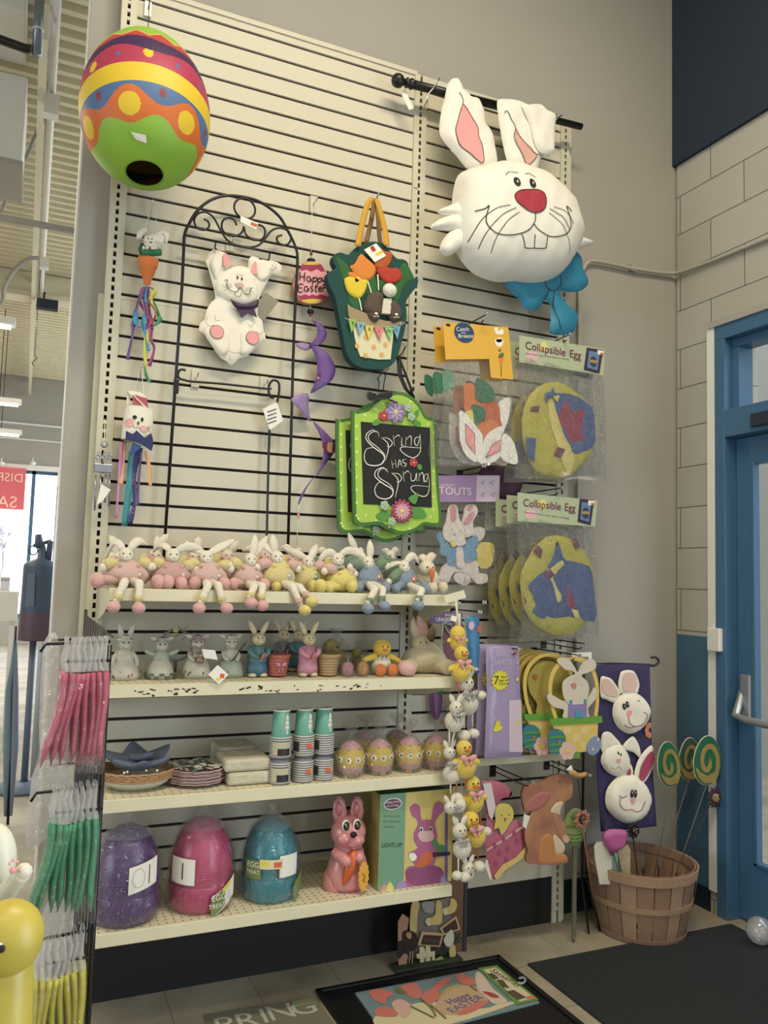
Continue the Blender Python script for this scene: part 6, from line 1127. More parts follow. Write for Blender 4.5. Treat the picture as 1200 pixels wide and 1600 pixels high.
# plush bunny with carrot nose at the shelf end
t = thing('plush_bunny', 'cream plush bunny holding an orange carrot at the right end of the top shelf', 'stuffed toy', tuple(aty(670, 928, -.28)))
Pc = C('plush_cream', '#d4c8ac', .95, bump=.5, bscale=90, sheen=.4); c = aty(668, 905, -.28)
b = MB(); b.ell(c, (.045, .035, .046), Pc, seg=18); b.build('body', t); h = aty(667, 888, -.30); b = MB(); b.ell(h, (.032, .028, .030), Pc, seg=16); b.ell(h+Vector((-.012, -.027, .004)), .0035, F_ink, seg=6); b.ell(h+Vector((.014, -.025, .004)), .0035, F_ink, seg=6); b.build('head', t)
for q in ((655, 872), (680, 868)): ear(t, h+Vector((0, 0, .02)), aty(q[0], q[1], -.29), .014, Pc, (0, 0, .01))
b = MB(); b.lathe([(.001, -.03), (.010, .0), (.012, .022), (.006, .028)], K['orange'], aty(675, 900, -.34), 10); b.build('carrot', t); b = MB(); b.ell(aty(675, 918, -.33), (.022, .02, .022), Pc); b.build('foot', t); b = MB(); b.ell(aty(692, 918, -.30), (.020, .02, .022), Pc); b.build('foot', t)
# ================================================================ figurines on the second shelf
ZB = SH[1]
RS = {k: C('resin_'+k, c, .45, noise=.12, nscale=30) for k, c in dict(ivory='#bab4a0', sage='#98a08c', grey='#7c7c7c', rose='#9c8480', teal='#4c7878', blue='#3c6880', cream='#c8b890', pink='#b8788c', tan='#a08458', coral='#b05c50', brown='#6c5848', yellow='#c8b050', sprig_dark='#58604c', sprig_rose='#8c6460').items()}
def figurine(lab, px_, py, Y, h, coat, skirt, hat=None, arms='down', face=RS['ivory'], hold=None, w=.5, ears='up', grp='resin rabbit figurines'):
    p = aty(px_, py, Y); p.z = ZB; t = thing('rabbit_figurine', lab, 'figurine', tuple(p), grp); s_ = h
    b = MB(); b.lathe([(.01*s_, 0), (.26*s_*w*2, .005*s_), (.29*s_*w*2, .08*s_), (.24*s_*w*2, .25*s_), (.15*s_*w*2, .38*s_), (.10*s_*w*2, .43*s_)], skirt, p, 20, sq=(1, .8)); b.build('skirt', t)
    b = MB(); b.lathe([(.16*s_*w*2, .33*s_), (.17*s_*w*2, .42*s_), (.13*s_*w*2, .52*s_), (.05*s_, .56*s_)], coat, p, 18, sq=(1, .8)); b.build('coat', t)
    hc = p+Vector((0, -.01*s_, .65*s_)); b = MB(); b.ell(hc, (.120*s_, .11*s_, .125*s_), face, seg=16); b.ell(hc+Vector((0, -.09*s_, -.03*s_)), (.065*s_, .05*s_, .05*s_), face, seg=10); [b.ell(hc+Vector((x*.048*s_, -.098*s_, .035*s_)), .016*s_, F_ink, seg=6) for x in (-1, 1)]; b.build('head', t)
    for x in (-1, 1):
        tip = hc+Vector((x*(.13 if ears == 'up' else .22)*s_, .02*s_, (.36 if ears == 'up' else .16)*s_)); ear(t, hc+Vector((x*.05*s_, .01, .08*s_)), tip, .042*s_, face)
    if hat: b = MB(); b.lathe([(.15*s_, .0), (.15*s_, .012*s_), (.085*s_, .02*s_), (.075*s_, .075*s_), (.01, .09*s_)], hat, hc+Vector((0, .01*s_, .075*s_)), 18, rot=RX(.15)); b.build('hat', t)
    for x in (-1, 1):
        b = MB(); a0 = p+Vector((x*.13*s_, 0, .48*s_)); a1 = p+Vector((x*.30*s_, -.04*s_, .55*s_)) if arms == 'up' else p+Vector((x*.10*s_, -.16*s_, .36*s_)) if arms == 'hold' else p+Vector((x*.21*s_, -.08*s_, .28*s_)); limb(b, a0, a1, .05*s_, .04*s_, coat, (x*.03*s_, 0, 0)); b.build('arm', t)
    if hold: hold(t, p, s_)
    return t
def leafspots(t, p, s_, cols=('sprig_dark', 'sprig_rose')):
    b = MB(); random.seed(int(p.x*1000))
    for k in range(18): a = random.uniform(-2.7, -.4); z = random.uniform(.06, .34)*s_; r = (.292-.16*max(0, z/s_-.08)/.3*1.05)*s_; b.ell(p+Vector((r*math.cos(a), r*.8*math.sin(a), z)), (.020*s_, .014*s_, .030*s_), RS[cols[k % 2]], seg=6)
    b.build('painted_sprigs', t)
def checks(t, p, s_):
    b = MB()
    for j in range(2):
        for k in range(16):
            if (j+k) % 2: a = 2*PI*k/16; b.box(p+Vector((.287*s_*math.cos(a), .287*.8*s_*math.sin(a), (.05+.05*j)*s_)), (.008, .09*s_, .045*s_), RS['sprig_dark'], rz=a)
    b.build('check_border', t)
FY2 = -.27
figurine('leftmost pale resin rabbit in a wide brim hat beside the wire rack', 193, 1060, FY2, .175, RS['ivory'], RS['ivory'], RS['ivory'], hold=leafspots)
figurine('pale resin rabbit with raised paws and a green checked skirt', 250, 1061, FY2, .165, RS['sage'], RS['ivory'], RS['sage'], arms='up', hold=lambda t, p, s_: (checks(t, p, s_),), ears='side', w=.48)
POTRABBIT = figurine('pale resin rabbit with a flowery collar holding a small pot', 306, 1061, FY2, .175, RS['ivory'], RS['ivory'], RS['rose'], arms='hold', hold=lambda t, p, s_: (leafspots(t, p, s_), part('pot', t, lambda b: b.lathe([(.02*s_, 0), (.07*s_, 0), (.085*s_, .11*s_), (.07*s_, .11*s_)], C('copper_pot', '#a08070', .3, metal=.5), p+Vector((.02*s_, -.2*s_, .3*s_)), 14)), part('flower_collar', t, lambda b: [b.ell(p+Vector((.15*s_*math.cos(a), .13*s_*math.sin(a)-.01, .53*s_+.01*math.sin(a*5))), .035*s_, RS['rose'], seg=6) for a in [2*PI*k/14 for k in range(14)]])), ears='side')
figurine('pale resin rabbit in a flat hat holding a thin dark cane', 358, 1059, FY2, .175, RS['ivory'], RS['sage'], RS['ivory'], arms='hold', hold=lambda t, p, s_: (leafspots(t, p, s_), part('cane', t, lambda b: b.tube([p+Vector((-.02*s_, -.2*s_, .32*s_)), p+Vector((.26*s_, -.15*s_, .68*s_))], .0018, F_ink, 5))), ears='side')
for lab, pts, col in (('white info card standing against the pot rabbit', [(315, 1014), (336, 1016), (340, 1031), (319, 1028)], None), ('white and orange price tag hanging off the second shelf edge', [(340, 1039), (357, 1054), (342, 1069), (325, 1054)], 1)):
    f = YP(-.35 if col is None else -.42); b = MB(); plate(b, f, f.P(pts), 0, .0012, M_paper)
    if col: plate(b, f, f.P([(344, 1052), (351, 1053), (350, 1060), (343, 1059)]), .0012, .0016, C('sticker_red', '#d85c3c')); plate(b, f, f.P([(338, 1059), (345, 1060), (343, 1064), (337, 1063)]), .0012, .0016, C('burst_yellow', '#d8cc2c'))
    if col: tag(b.build('price_tag'), lab, 'card')
    else: b.build('info_card', POTRABBIT)
def planter(lab, px_, py, Y, coat, skirt, basket, bx, bow=None, grp='rabbit planters'):
    p = aty(px_, py, Y); p.z = ZB; t = thing('rabbit_planter', lab, 'planter', tuple(p), grp); s_ = .185
    b = MB(); b.lathe([(.02, .045*s_), (.19*s_, .06*s_), (.20*s_, .14*s_), (.18*s_, .30*s_), (.10*s_, .34*s_)], skirt, p, 18, sq=(1, .75)); b.build('lower_coat', t)
    b = MB(); b.lathe([(.18*s_, .28*s_), (.19*s_, .4*s_), (.15*s_, .56*s_), (.05*s_, .60*s_)], coat, p, 18, sq=(1, .75)); b.build('upper_coat', t)
    for x in (-1, 1): b = MB(); b.ell(p+Vector((x*.10*s_, -.05*s_, .045*s_)), (.085*s_, .12*s_, .045*s_), RS['cream']); b.build('foot', t)
    hc = p+Vector((0, -.01, .70*s_)); b = MB(); b.ell(hc, (.125*s_, .11*s_, .12*s_), RS['cream'], seg=16); b.ell(hc+Vector((0, -.09*s_, -.035*s_)), (.065*s_, .05*s_, .045*s_), RS['cream'], seg=10); [b.ell(hc+Vector((x*.04*s_, -.10*s_, .03*s_)), .014*s_, F_ink, seg=6) for x in (-1, 1)]; b.build('head', t)
    for x in (-1, 1): ear(t, hc+Vector((x*.05*s_, .01, .08*s_)), hc+Vector((x*.18*s_, .01, .33*s_)), .045*s_, RS['cream'])
    for x in (-1, 1): b = MB(); limb(b, p+Vector((x*.17*s_, -.02, .5*s_)), p+Vector((x*.05*s_, -.15*s_, .38*s_)), .055*s_, .045*s_, coat, (x*.04*s_, 0, 0)); b.build('arm', t)
    b = MB(); b.lathe([(.001, -.1*s_), (.03*s_, -.02*s_), (.035*s_, .06*s_), (.01*s_, .08*s_)], RS['coral'], p+Vector((.05*s_, -.19*s_, .4*s_)), 10, rot=RY(.5)); b.build('carrot', t)
    q = aty(bx, py, Y); q.z = ZB+.0005; b = MB(); nn = 7
    for k in range(nn): r0 = .030+.0016*k; z0 = .004+.0095*k; b.lathe([(r0, z0), (r0+.0022, z0+.003), (r0+.0022, z0+.007), (r0, z0+.0095)], basket, q, 24)
    b.lathe([(.001, .002), (.030, .004)], basket, q, 20); b.lathe([(.043, .068), (.046, .073), (.042, .078), (.036, .07), (.001, .066)], basket, q, 24); b.build('basket', t)
    if bow: b = MB(); f = Fr((q.x, q.y-.044, 0)); [puff(b, f, oval(x*.010, q.z+.045, .010, .0065, 12, x*.5), .003, .006, bow) for x in (-1, 1)]; [puff(b, f, [(x*.002, q.z+.042), (x*.010, q.z+.022), (x*.004, q.z+.022)], .002, .004, bow) for x in (-1, 1)]; b.build('bow', t)
    return t
planter('rabbit planter with blue green coat and carrot beside a coral basket with a bow', 401, 1057, -.28, RS['teal'], RS['blue'], RS['coral'], 433, RS['pink'])
planter('rabbit planter with a pink dress beside a tan woven basket', 480, 1055, -.30, RS['pink'], RS['pink'], RS['tan'], 512)
planter('dim grey rabbit planter at the back, left of the pink dress rabbit', 440, 1042, -.12, RS['grey'], RS['grey'], RS['brown'], 456)
planter('rabbit planter in blue green at the back, touching the pink dress rabbit', 464, 1042, -.14, RS['teal'], RS['blue'], RS['tan'], 486)
# birdhouse, twig wreath
t = thing('birdhouse', 'tiny grey birdhouse on a post at the left end of the second shelf', 'birdhouse', tuple((lambda p: (p.x, p.y, ZB))(aty(167, 1045, -.10)))); f = YP(-.10)
b = MB(); plate(b, f, f.P([(160, 1008), (160, 996), (166, 989), (173, 997), (173, 1010)]), -.02, 0, RS['ivory']); b.build('house', t); b = MB(); [stroke(b, f, f.P(q), .006, .002, RS['brown'], smooth=False) for q in ([(157, 998), (166, 987)], [(166, 987), (177, 996)])]; decal(b, f, oval(*f.px(167, 1000), .004, .004), .001, F_ink); b.build('roof', t); b = MB(); p = f.w(*f.px(167, 1009), -.01); b.tube([p, (p.x, p.y, ZB)], .004, RS['brown']); b.build('post', t)
t = thing('twig_wreath', 'tangled grey twig wreath with a yellow flower behind the checked skirt rabbit', 'wreath', tuple((lambda p: (p.x, p.y, ZB))(aty(277, 1040, -.08)))); random.seed(11); b = MB()
cc = aty(275, 1008, -.08)
for k in range(26):
    a = random.uniform(0, 2*PI); r = .055; p0 = cc+Vector((r*math.cos(a), 0, r*math.sin(a))); b.tube([p0, p0+Vector((random.uniform(-.04, .04), random.uniform(-.01, .01), random.uniform(-.02, .035)))], .0014, RS['grey'], 5)
b.tube([cc+Vector((.055*math.cos(a), 0, .055*math.sin(a))) for a in [2*PI*k/24 for k in range(24)]], .004, RS['grey'], 6, closed=True); z0 = cc.z-.055; b.tube([(cc.x, cc.y, z0), (cc.x, cc.y, ZB)], .006, RS['brown']); b.build('twigs', t, kind='stuff')
b = MB(); q = aty(275, 984, -.10); [b.ell(q+Vector((.006*math.cos(a), 0, .006*math.sin(a))), (.006, .003, .006), RS['yellow'], seg=6) for a in [2*PI*k/5 for k in range(5)]]; b.build('flower', t)
# wrapped eggs and chicks
def wrapped(nm, lab, x, y, Y, r, h, m, zb, grp=None, dots=None):
    p = aty(x, y, Y); p.z = zb; t = thing(nm, lab, 'egg', tuple(p), grp); b = MB(); b.ell(p+Vector((0, 0, h/2+.001)), (r, r, h/2), m, seg=18); b.build('egg', t)
    b = MB(); b.lathe([(r*1.05, .002), (r*1.12, h*.4), (r*.95, h*.85), (r*.25, h*1.12), (r*.18, h*1.18), (r*.6, h*1.45)], M_film2, p, 18, fn=lambda v: (v.x*(1+.12*math.sin(9*math.atan2(v.y, v.x)+v.z*40)), v.y*(1+.1*math.cos(7*math.atan2(v.y, v.x))), v.z)); b.build('film_wrap', t); return t
wrapped('wrapped_egg', 'small pink wrapped egg on the second shelf', 543, 1053, -.33, .021, .052, RS['pink'], ZB); wrapped('wrapped_egg', 'small orange wrapped egg beside the yellow chick', 566, 1052, -.33, .021, .052, C('egg_apricot', '#cc8c48', .5), ZB)
Yp = C('plush_yellow', '#d0ac34', .95, bump=.5, bscale=90, sheen=.3); Op = C('plush_orange', '#c87038', .95, bump=.4, bscale=90)
p = aty(596, 1052, -.31); p.z = ZB; t = thing('plush_chick', 'yellow plush chick hatching from a white egg with orange feet on the second shelf', 'stuffed toy', tuple(p))
b = MB(); b.ell(p+Vector((0, .01, .036)), (.040, .036, .036), C('shell_white', '#ccc4b0', .9), seg=20); b.build('eggshell', t); b = MB(); [b.add([p+Vector((.034*math.cos(a), .01+.031*math.sin(a), .052)), p+Vector((.037*math.cos(a+.22), .01+.034*math.sin(a+.22), .072)), p+Vector((.034*math.cos(a+.44), .01+.031*math.sin(a+.44), .052))], [(0, 1, 2)], C('shell_white', '#ccc4b0', .9)) for a in [2*PI*k/14 for k in range(14)]]; b.build('shell_edge', t, solid=.002)
b = MB(); b.ell(p+Vector((0, 0, .098)), (.034, .030, .032), Yp, seg=18); [b.ell(p+Vector((s_*.010, -.029, .105)), .003, F_ink, seg=6) for s_ in (-1, 1)]; b.build('head', t); b = MB(); b.ell(p+Vector((0, -.032, .095)), (.011, .008, .005), Op, seg=10); b.build('beak', t)
for s_ in (-1, 1): b = MB(); limb(b, p+Vector((s_*.03, .0, .068)), p+Vector((s_*.072, -.01, .045 if s_ > 0 else .058)), .013, .010, Yp); b.build('wing', t); b = MB(); b.ell(p+Vector((s_*.024+.002, -.042, .023)), (.022, .012, .023), Op, seg=14); b.build('foot', t)
for x, y, Y, lab, m in ((524, 1048, -.17, 'large dusty yellow chick in cellophane at the back of the second shelf', C('dusty_yellow', '#a09050', .9)), (561, 1046, -.15, 'small yellow chick in cellophane behind the wrapped eggs', C('dusty_lemon', '#b0a458', .9))):
    p = aty(x, y, Y); p.z = ZB; t = thing('wrapped_chick', lab, 'stuffed toy', tuple(p)); k = 1 if x < 550 else .7; b = MB(); b.ell(p+Vector((0, 0, .042*k)), (.045*k, .04*k, .042*k), m, seg=16); b.build('body', t); b = MB(); b.ell(p+Vector((-.02*k, -.01, .09*k)), (.032*k, .03*k, .03*k), m, seg=14); b.ell(p+Vector((-.01*k, -.04*k, .094*k)), .005*k, F_ink, seg=6); b.ell(p+Vector((-.026*k, -.042*k, .085*k)), (.01*k, .008*k, .005*k), RS['tan'], seg=8); b.build('head', t)
    b = MB(); b.lathe([(.05*k, .002), (.056*k, .04*k), (.05*k, .10*k), (.012*k, .135*k), (.03*k, .16*k)], M_film2, p, 18); b.build('film_wrap', t)
# white plush bunny lying at the end of the second shelf
p = aty(662, 1050, -.26); p.z = ZB; Pw = C('plush_ivory', '#c8bc98', .95, bump=.6, bscale=80, sheen=.4); Pk2 = C('plush_palepink', '#d0a49c', .95, bump=.4, bscale=90)
t = thing('plush_bunny', 'big cream plush bunny slumped at the right end of the second shelf', 'stuffed toy', tuple(p))
b = MB(); b.ell(p+Vector((0, 0, .052)), (.092, .07, .056), Pw, seg=22, fn=lambda v: (v[0]*(1-.35*v[2]/.056), v[1], v[2]*(1.0 if v[2] < 0 else 1.25))); b.build('body', t)
hc = aty(656, 1005, -.27); b = MB(); b.ell(hc, (.034, .032, .034), Pw, seg=18); b.ell(hc+Vector((.006, -.026, -.012)), (.018, .014, .013), Pw, seg=12); [b.ell(hc+Vector((s_*.012, -.030, .006)), .003, F_ink, seg=6) for s_ in (-1, 1)]; b.build('head', t)
ear(t, hc+Vector((-.01, 0, .02)), aty(646, 966, -.27), .019, Pw, (.0, 0, .0)); ear(t, hc+Vector((.01, 0, .02)), aty(653, 964, -.29), .018, Pk2, (.01, 0, 0))
for q in ((636, 1046), (700, 1044)): b = MB(); pp = aty(q[0], q[1], -.36); pp.z = ZB+.03; b.ell(pp, (.036, .03, .029), Pk2 if q[0] < 650 else Pw, seg=16, rot=RY(.3)); limb(b, p+Vector(((pp.x-p.x)*.5, -.02, .03)), pp+Vector((0, .02, 0)), .03, .025, Pw); b.build('foot', t)
# long brown plush hanging behind
t = thing('plush_bunny', 'grey brown long eared plush hanging behind the end of the top shelf', 'stuffed toy', tuple(aty(664, 985, -.06))); b = MB(); Pb = C('plush_taupe', '#8c7c60', .95, bump=.5, bscale=80); b.ell(aty(662, 972, -.08), (.035, .03, .03), Pb, seg=14); b.build('head', t); ear(t, aty(664, 965, -.08), aty(670, 950, -.09), .018, Pb); ear(t, aty(656, 965, -.08), aty(648, 952, -.09), .018, Pb); b = MB(); b.ell(aty(666, 990, -.07), (.04, .03, .05), Pb, seg=14); b.build('body', t)
# ================================================================ third shelf
ZC = SH[2]
# blue cloth petals in a wicker edged bowl
p = aty(213, 1218, -.26); p.z = ZC; t = thing('flower_bowl', 'white bowl with a wicker rim holding slate blue cloth petals', 'bowl', tuple(p))
Wk = C('wicker', '#b08458', .8, noise=.3, nscale=90, bump=.6, bscale=120); Sl = C('slate_cloth', '#5c6478', .9, bump=.2, bscale=40)
b = MB(); b.lathe([(.001, .002), (.075, .001), (.10, .018), (.115, .034), (.112, .034), (.075, .006), (.001, .005)], C('bowl_white', '#c4bcaa', .5), p, 32, sq=(1, .9)); b.build('bowl', t); b = MB(); [b.tube([p+Vector(((.116+.001*j)*math.cos(a), (.105+.001*j)*math.sin(a), .036+.007*j+.0012*math.sin(a*22+j*PI))) for a in [2*PI*k/64 for k in range(64)]], .0042, Wk, 6, closed=True) for j in range(4)]; b.build('wicker_rim', t)
random.seed(5)
for k, (a, r, z, s_) in enumerate([(-2.4, .055, .078, 1), (-1.5, .045, .072, 1.1), (-.6, .06, .078, 1), (.4, .055, .088, 1.15), (1.6, .05, .092, 1.1), (2.8, .06, .088, 1.1), (-1.0, .02, .095, .9)]):
    b = MB(); R_ = RZ(a) @ RY(-.18); o = p+Vector((r*math.cos(a), r*math.sin(a), z)); b.ell(o, (.060*s_, .040*s_, .013), Sl, rot=R_, seg=16, fn=lambda v: (v[0], v[1]*(1-.4*abs(v[0])/.055), v[2]+.012*(v[0]/.055)**2)); b.build('petal', t)
b = MB(); [b.ell(p+Vector((.05*math.cos(a), -.09+.01*math.sin(a), .066)), .004, F_white, seg=6) for a in (0, 1.2, 2.5, 3.2)]; b.build('pearls', t)
# stack of pink plates
cp = aty(306, 1218, -.27); Pp = C('plate_pink', '#c09494', .35); Pi = C('plate_rim', '#d0b0a8', .4)
t = thing('plate', 'bottom pink scalloped plate of the stack on the third shelf', 'plate', (cp.x, cp.y, ZC), 'stacked pink plates')
b = MB(); sc = lambda v: (v.x*(1+.035*math.cos(14*math.atan2(v.y, v.x))), v.y*(1+.035*math.cos(14*math.atan2(v.y, v.x))), v.z); b.lathe([(.001, .001), (.058, .001), (.070, .006), (.092, .012), (.094, .013), (.092, .0145), (.070, .0085), (.058, .003), (.001, .003)], Pp, (cp.x, cp.y, ZC), 56, fn=sc); b.build('dish', t)
b = MB(); b.lathe([(.0935, .0125), (.0955, .0135), (.0935, .0150)], Pi, (cp.x, cp.y, ZC), 56, fn=sc); b.build('rim', t)
for k, w_ in enumerate(('second', 'third', 'fourth', 'fifth', 'sixth', 'seventh', 'eighth', 'top')): dup(t, (cp.x+.002*math.sin(k*2), cp.y+.002*math.cos(k*3), ZC+.0050*(k+1)), label=(w_+' pink scalloped plate up from the shelf in the stack' if w_ != 'top' else 'topmost pink scalloped plate under the green leaves'))
q = thing('leaf_garland', 'heap of sage and rose paper leaves on the pink plates', 'garland', (cp.x, cp.y, ZC+.056)); b = MB(); random.seed(8)
for k in range(70):
    a = random.uniform(0, 2*PI); r = .085*math.sqrt(random.random()); o = Vector((cp.x+r*math.cos(a), cp.y+r*math.sin(a), ZC+.057+random.uniform(0, .018)*(1.2-r/.085))); m = RS[random.choice(['sage', 'sage', 'rose', 'ivory'])] if random.random() > .3 else C('leaf_bottle', '#4c6454', .6)
    b.ell(o, (.016, .009, .0025), m, rot=RZ(random.uniform(0, 6)) @ RX(random.uniform(-.6, .6)), seg=8)
b.build('leaves', q, kind='stuff')
# three white shrink wrapped bricks
Wp = C('tissue_white', '#bcb49a', .35, noise=.12, nscale=25, bump=.9, bscale=22)
f = YP(-.36)
for lab, x0, x1, y0, y1, Y, d in (('lower white wrapped napkin pack in front on the third shelf', 356, 424, 1208, 1224, -.36, .15), ('upper white wrapped napkin pack resting on the lower one', 351, 425, 1186, 1207, -.355, .16), ('white wrapped napkin pack at the back behind the other two', 340, 402, 1176, 1216, -.19, .14)):
    f = YP(Y); a = f.px(x0, y1); c = f.px(x1, y0); zb = ZC+.0015 if 'upper' not in lab else ZC+.0445; hh = .042 if 'back' not in lab else .09
    b = MB(); n_ = 8; vs = []; random.seed(x0)
    b.bb((a[0], Y, zb), (c[0], Y+d, zb+hh), Wp); tag(b.build('napkin_pack', bevel=.010), lab, 'package', 'white napkin packs')
# cup packs
Cr_ = C('cup_rim', '#d8d4c4', .5); Ct = C('cup_teal', '#5c9c8c', .5, noise=.06, nscale=30); Cg = C('cup_grey', '#7c7c84', .6); Ci = C('cup_inner', '#6c6860', .7)
def cuppack(lab, x, Y, z0, n, top, lab_c, side):
    p = aty(x, 1200, Y); t = thing('cup_pack', lab, 'cups', (p.x, p.y, z0), 'paper cup packs'); z = z0+.001; r = .036
    for k in range(n):
        b = MB(); b.lathe([(r-.005, z), (r-.0005, z), (r-.0005, z+.0048), (r-.004, z+.0055)], Cg, (p.x, p.y, 0), 24); b.lathe([(r-.001, z+.0045), (r+.0012, z+.006), (r-.001, z+.0078)], Cr_, (p.x, p.y, 0), 24); b.build('cup', t); z += .0076
    b = MB(); b.lathe([(r-.003, z-.001), (r-.008, z+(.085 if top else .016)), (.001, z+(.085 if top else .016))], Ct if top else Cg, (p.x, p.y, 0), 24)
    if top: b.lathe([(r-.008, z+.083), (r-.006, z+.086), (r-.008, z+.089), (r-.010, z+.086), (.001, z+.08)], Cr_, (p.x, p.y, 0), 24)
    b.build('end_cup', t); zz = z
    if top:
        b = MB(); bun = C('bunny_print', '#d4ccbc', .6); a = -1.15
        for dz, w_, h_ in ((.06, .006, .014), (.045, .009, .009), (.03, .010, .011), (.015, .005, .010)): b.ell(Vector((p.x+(r-.0065)*math.cos(a), p.y+(r-.0065)*math.sin(a), z+dz)), (w_, .004, h_), bun, rot=RZ(a+PI/2), seg=8)
        b.build('bunny_print', t)
    b = MB(); a0 = {0: -2.5, 1: -1.2, 2: -2.0}[side]; N_ = 8
    def wrap(a0, a1, z0_, z1_, m, rr): b.add([Vector((p.x+rr*math.cos(a0+(a1-a0)*i/N_), p.y+rr*math.sin(a0+(a1-a0)*i/N_), zz_)) for i in range(N_+1) for zz_ in (z0_, z1_)], [(2*i, 2*i+2, 2*i+3, 2*i+1) for i in range(N_)], m, True)
    if lab_c == 'label': wrap(-2.6, -1.0, z0+.012, z0+.055, C('label_cream', '#b8b094', .5), r+.0030); wrap(-2.1, -1.0, z0+.012, z0+.034, C('label_black', '#24221e', .5), r+.0034)
    if lab_c == 'dark': wrap(-2.9, -2.3, z0+.02, z0+.05, C('label_black', '#24221e', .5), r+.0030)
    if side: wrap(-1.6, -1.1, z0+.03, z0+.046, C('sticker_red', '#d85c3c'), r+.0036); wrap(-1.3, -1.0, z0+.034, z0+.046, C('burst_yellow', '#d8cc2c'), r+.0034)
    b.build('labels', t); return z+(.016 if not top else .089)
for i, (x, Y, nm_) in enumerate(((437, -.355, 'left'), (473, -.35, 'middle'), (504, -.345, 'right'))):
    z1 = cuppack('bottom striped paper cup pack in the %s tower' % nm_, x, Y, ZC, 9, False, ('label', '', 'dark')[i], i)
    cuppack('top teal bunny paper cup pack in the %s tower' % nm_, x, Y, z1, 9, True, ('label', 'dark', 'dark')[i], (0, 1, 0)[i])
# daisy eggs in cellophane
EY, EP, ED = C('tin_yellow', '#d4b444', .4), C('tin_pink', '#cc98a0', .4), C('tin_orange', '#d49858', .4)
def daisyegg(lab, x, y, Y, seed):
    p = aty(x, y, Y); p.z = ZC; t = thing('daisy_egg', lab, 'egg', tuple(p), 'cellophane wrapped daisy eggs'); r, h = .050, .122; b = MB(); prof = []
    for i in range(25): th = PI*i/24; zz = -math.cos(th); prof.append((max(.0005, r*math.sin(th)*(1-.08*zz)), h/2+.001+h/2*zz*1.0))
    prof = [q if q[1] > .006 else (q[0]+.012, .001) for q in prof]
    def cf(tt, a): return (EP if tt > .70 else EY if tt > .38 else EP if tt > .2 else (C('tin_sage', '#8c9c60', .4) if math.sin(a*2+seed) > 0 else C('tin_slate', '#5c6c70', .4) if math.sin(a*2+seed) > -.7 else ED))
    lathec(b, prof, 32, p, cf); b.build('tin_shell', t)
    b = MB()
    for k in range(9):
        a = 2*PI*k/9+seed; z = h*.52; rr = r*.995; n_ = Vector((math.cos(a), math.sin(a), .05)); o = p+Vector((rr*math.cos(a), rr*math.sin(a), z))
        for j in range(6): e = 2*PI*j/6; b.ell(o+Vector((-math.sin(a), math.cos(a), 0))*.0075*math.cos(e)+Vector((0, 0, .0075*math.sin(e))), (.0045, .0018, .0045), F_white, rot=RZ(a+PI/2), seg=6)
        b.ell(o+n_*.002, .0028, F_ink, seg=6)
    b.build('daisies', t); b = MB()
    for k in range(12):
        a = 2*PI*k/12+seed; zz = .26 if k % 2 else .80; s_ = math.sin(math.acos(max(-1, min(1, 1-2*zz)))); b.ell(p+Vector((r*.98*s_*math.cos(a), r*.98*s_*math.sin(a), h*zz)), .0028, F_ink, seg=5)
    b.build('dots', t)
    b = MB(); b.lathe([(r*.9, .002), (r*1.08, h*.4), (r*1.0, h*.75), (r*.55, h*1.0), (r*.16, h*1.12), (r*.14, h*1.18), (r*.5, h*1.38), (r*.65, h*1.5)], M_film2, p, 26, fn=lambda v: (v.x*(1+.08*math.sin(9*math.atan2(v.y, v.x)+v.z*60+seed)), v.y*(1+.08*math.cos(8*math.atan2(v.y, v.x)+seed)), v.z)); b.build('film_wrap', t)
for x, y, Y, s_, lb in ((547, 1206, -.34, 0, 'leftmost front daisy egg with a small orange sticker'), (592, 1206, -.335, 1.1, 'second front daisy egg from the left'), (638, 1204, -.33, 2.3, 'third front daisy egg from the left'), (680, 1202, -.325, 3.7, 'rightmost front daisy egg at the shelf end'), (570, 1185, -.20, 4.4, 'back daisy egg between the first and second front ones'), (619, 1183, -.19, 5.1, 'back daisy egg between the second and third front ones')): daisyegg(lb, x, y, Y, s_)
# ================================================================ lowest shelf
ZD = SH[3]
def giant(lab, x, y, Y, r, h, m, grp='giant plastic eggs'):
    p = aty(x, y, Y); p.z = ZD; t = thing('giant_egg', lab, 'egg', tuple(p), grp)
    b = MB(); b.lathe([(.001, .002), (r*.86, .002), (r*.95, h*.06), (r*1.0, h*.22), (r*1.01, h*.30), (r*1.0, h*.31)], m, p, 36); b.build('base_half', t, bevel=0)
    b = MB(); prof = [(r*.97, h*.30), (r*.985, h*.40)]
    for i in range(1, 15): a = PI/2*i/14; prof.append((max(.0005, r*.985*math.cos(a)**.85), h*(.40+.60*math.sin(a))))
    b.lathe(prof, m, p, 36); [b.tube([p+Vector((r*.985*math.cos(a), r*.985*math.sin(a), h*zz)) for a in [2*PI*k/36 for k in range(36)]], .002, m, 5, closed=True) for zz in (.40, .43, .46)]; b.build('dome_half', t); return t, p
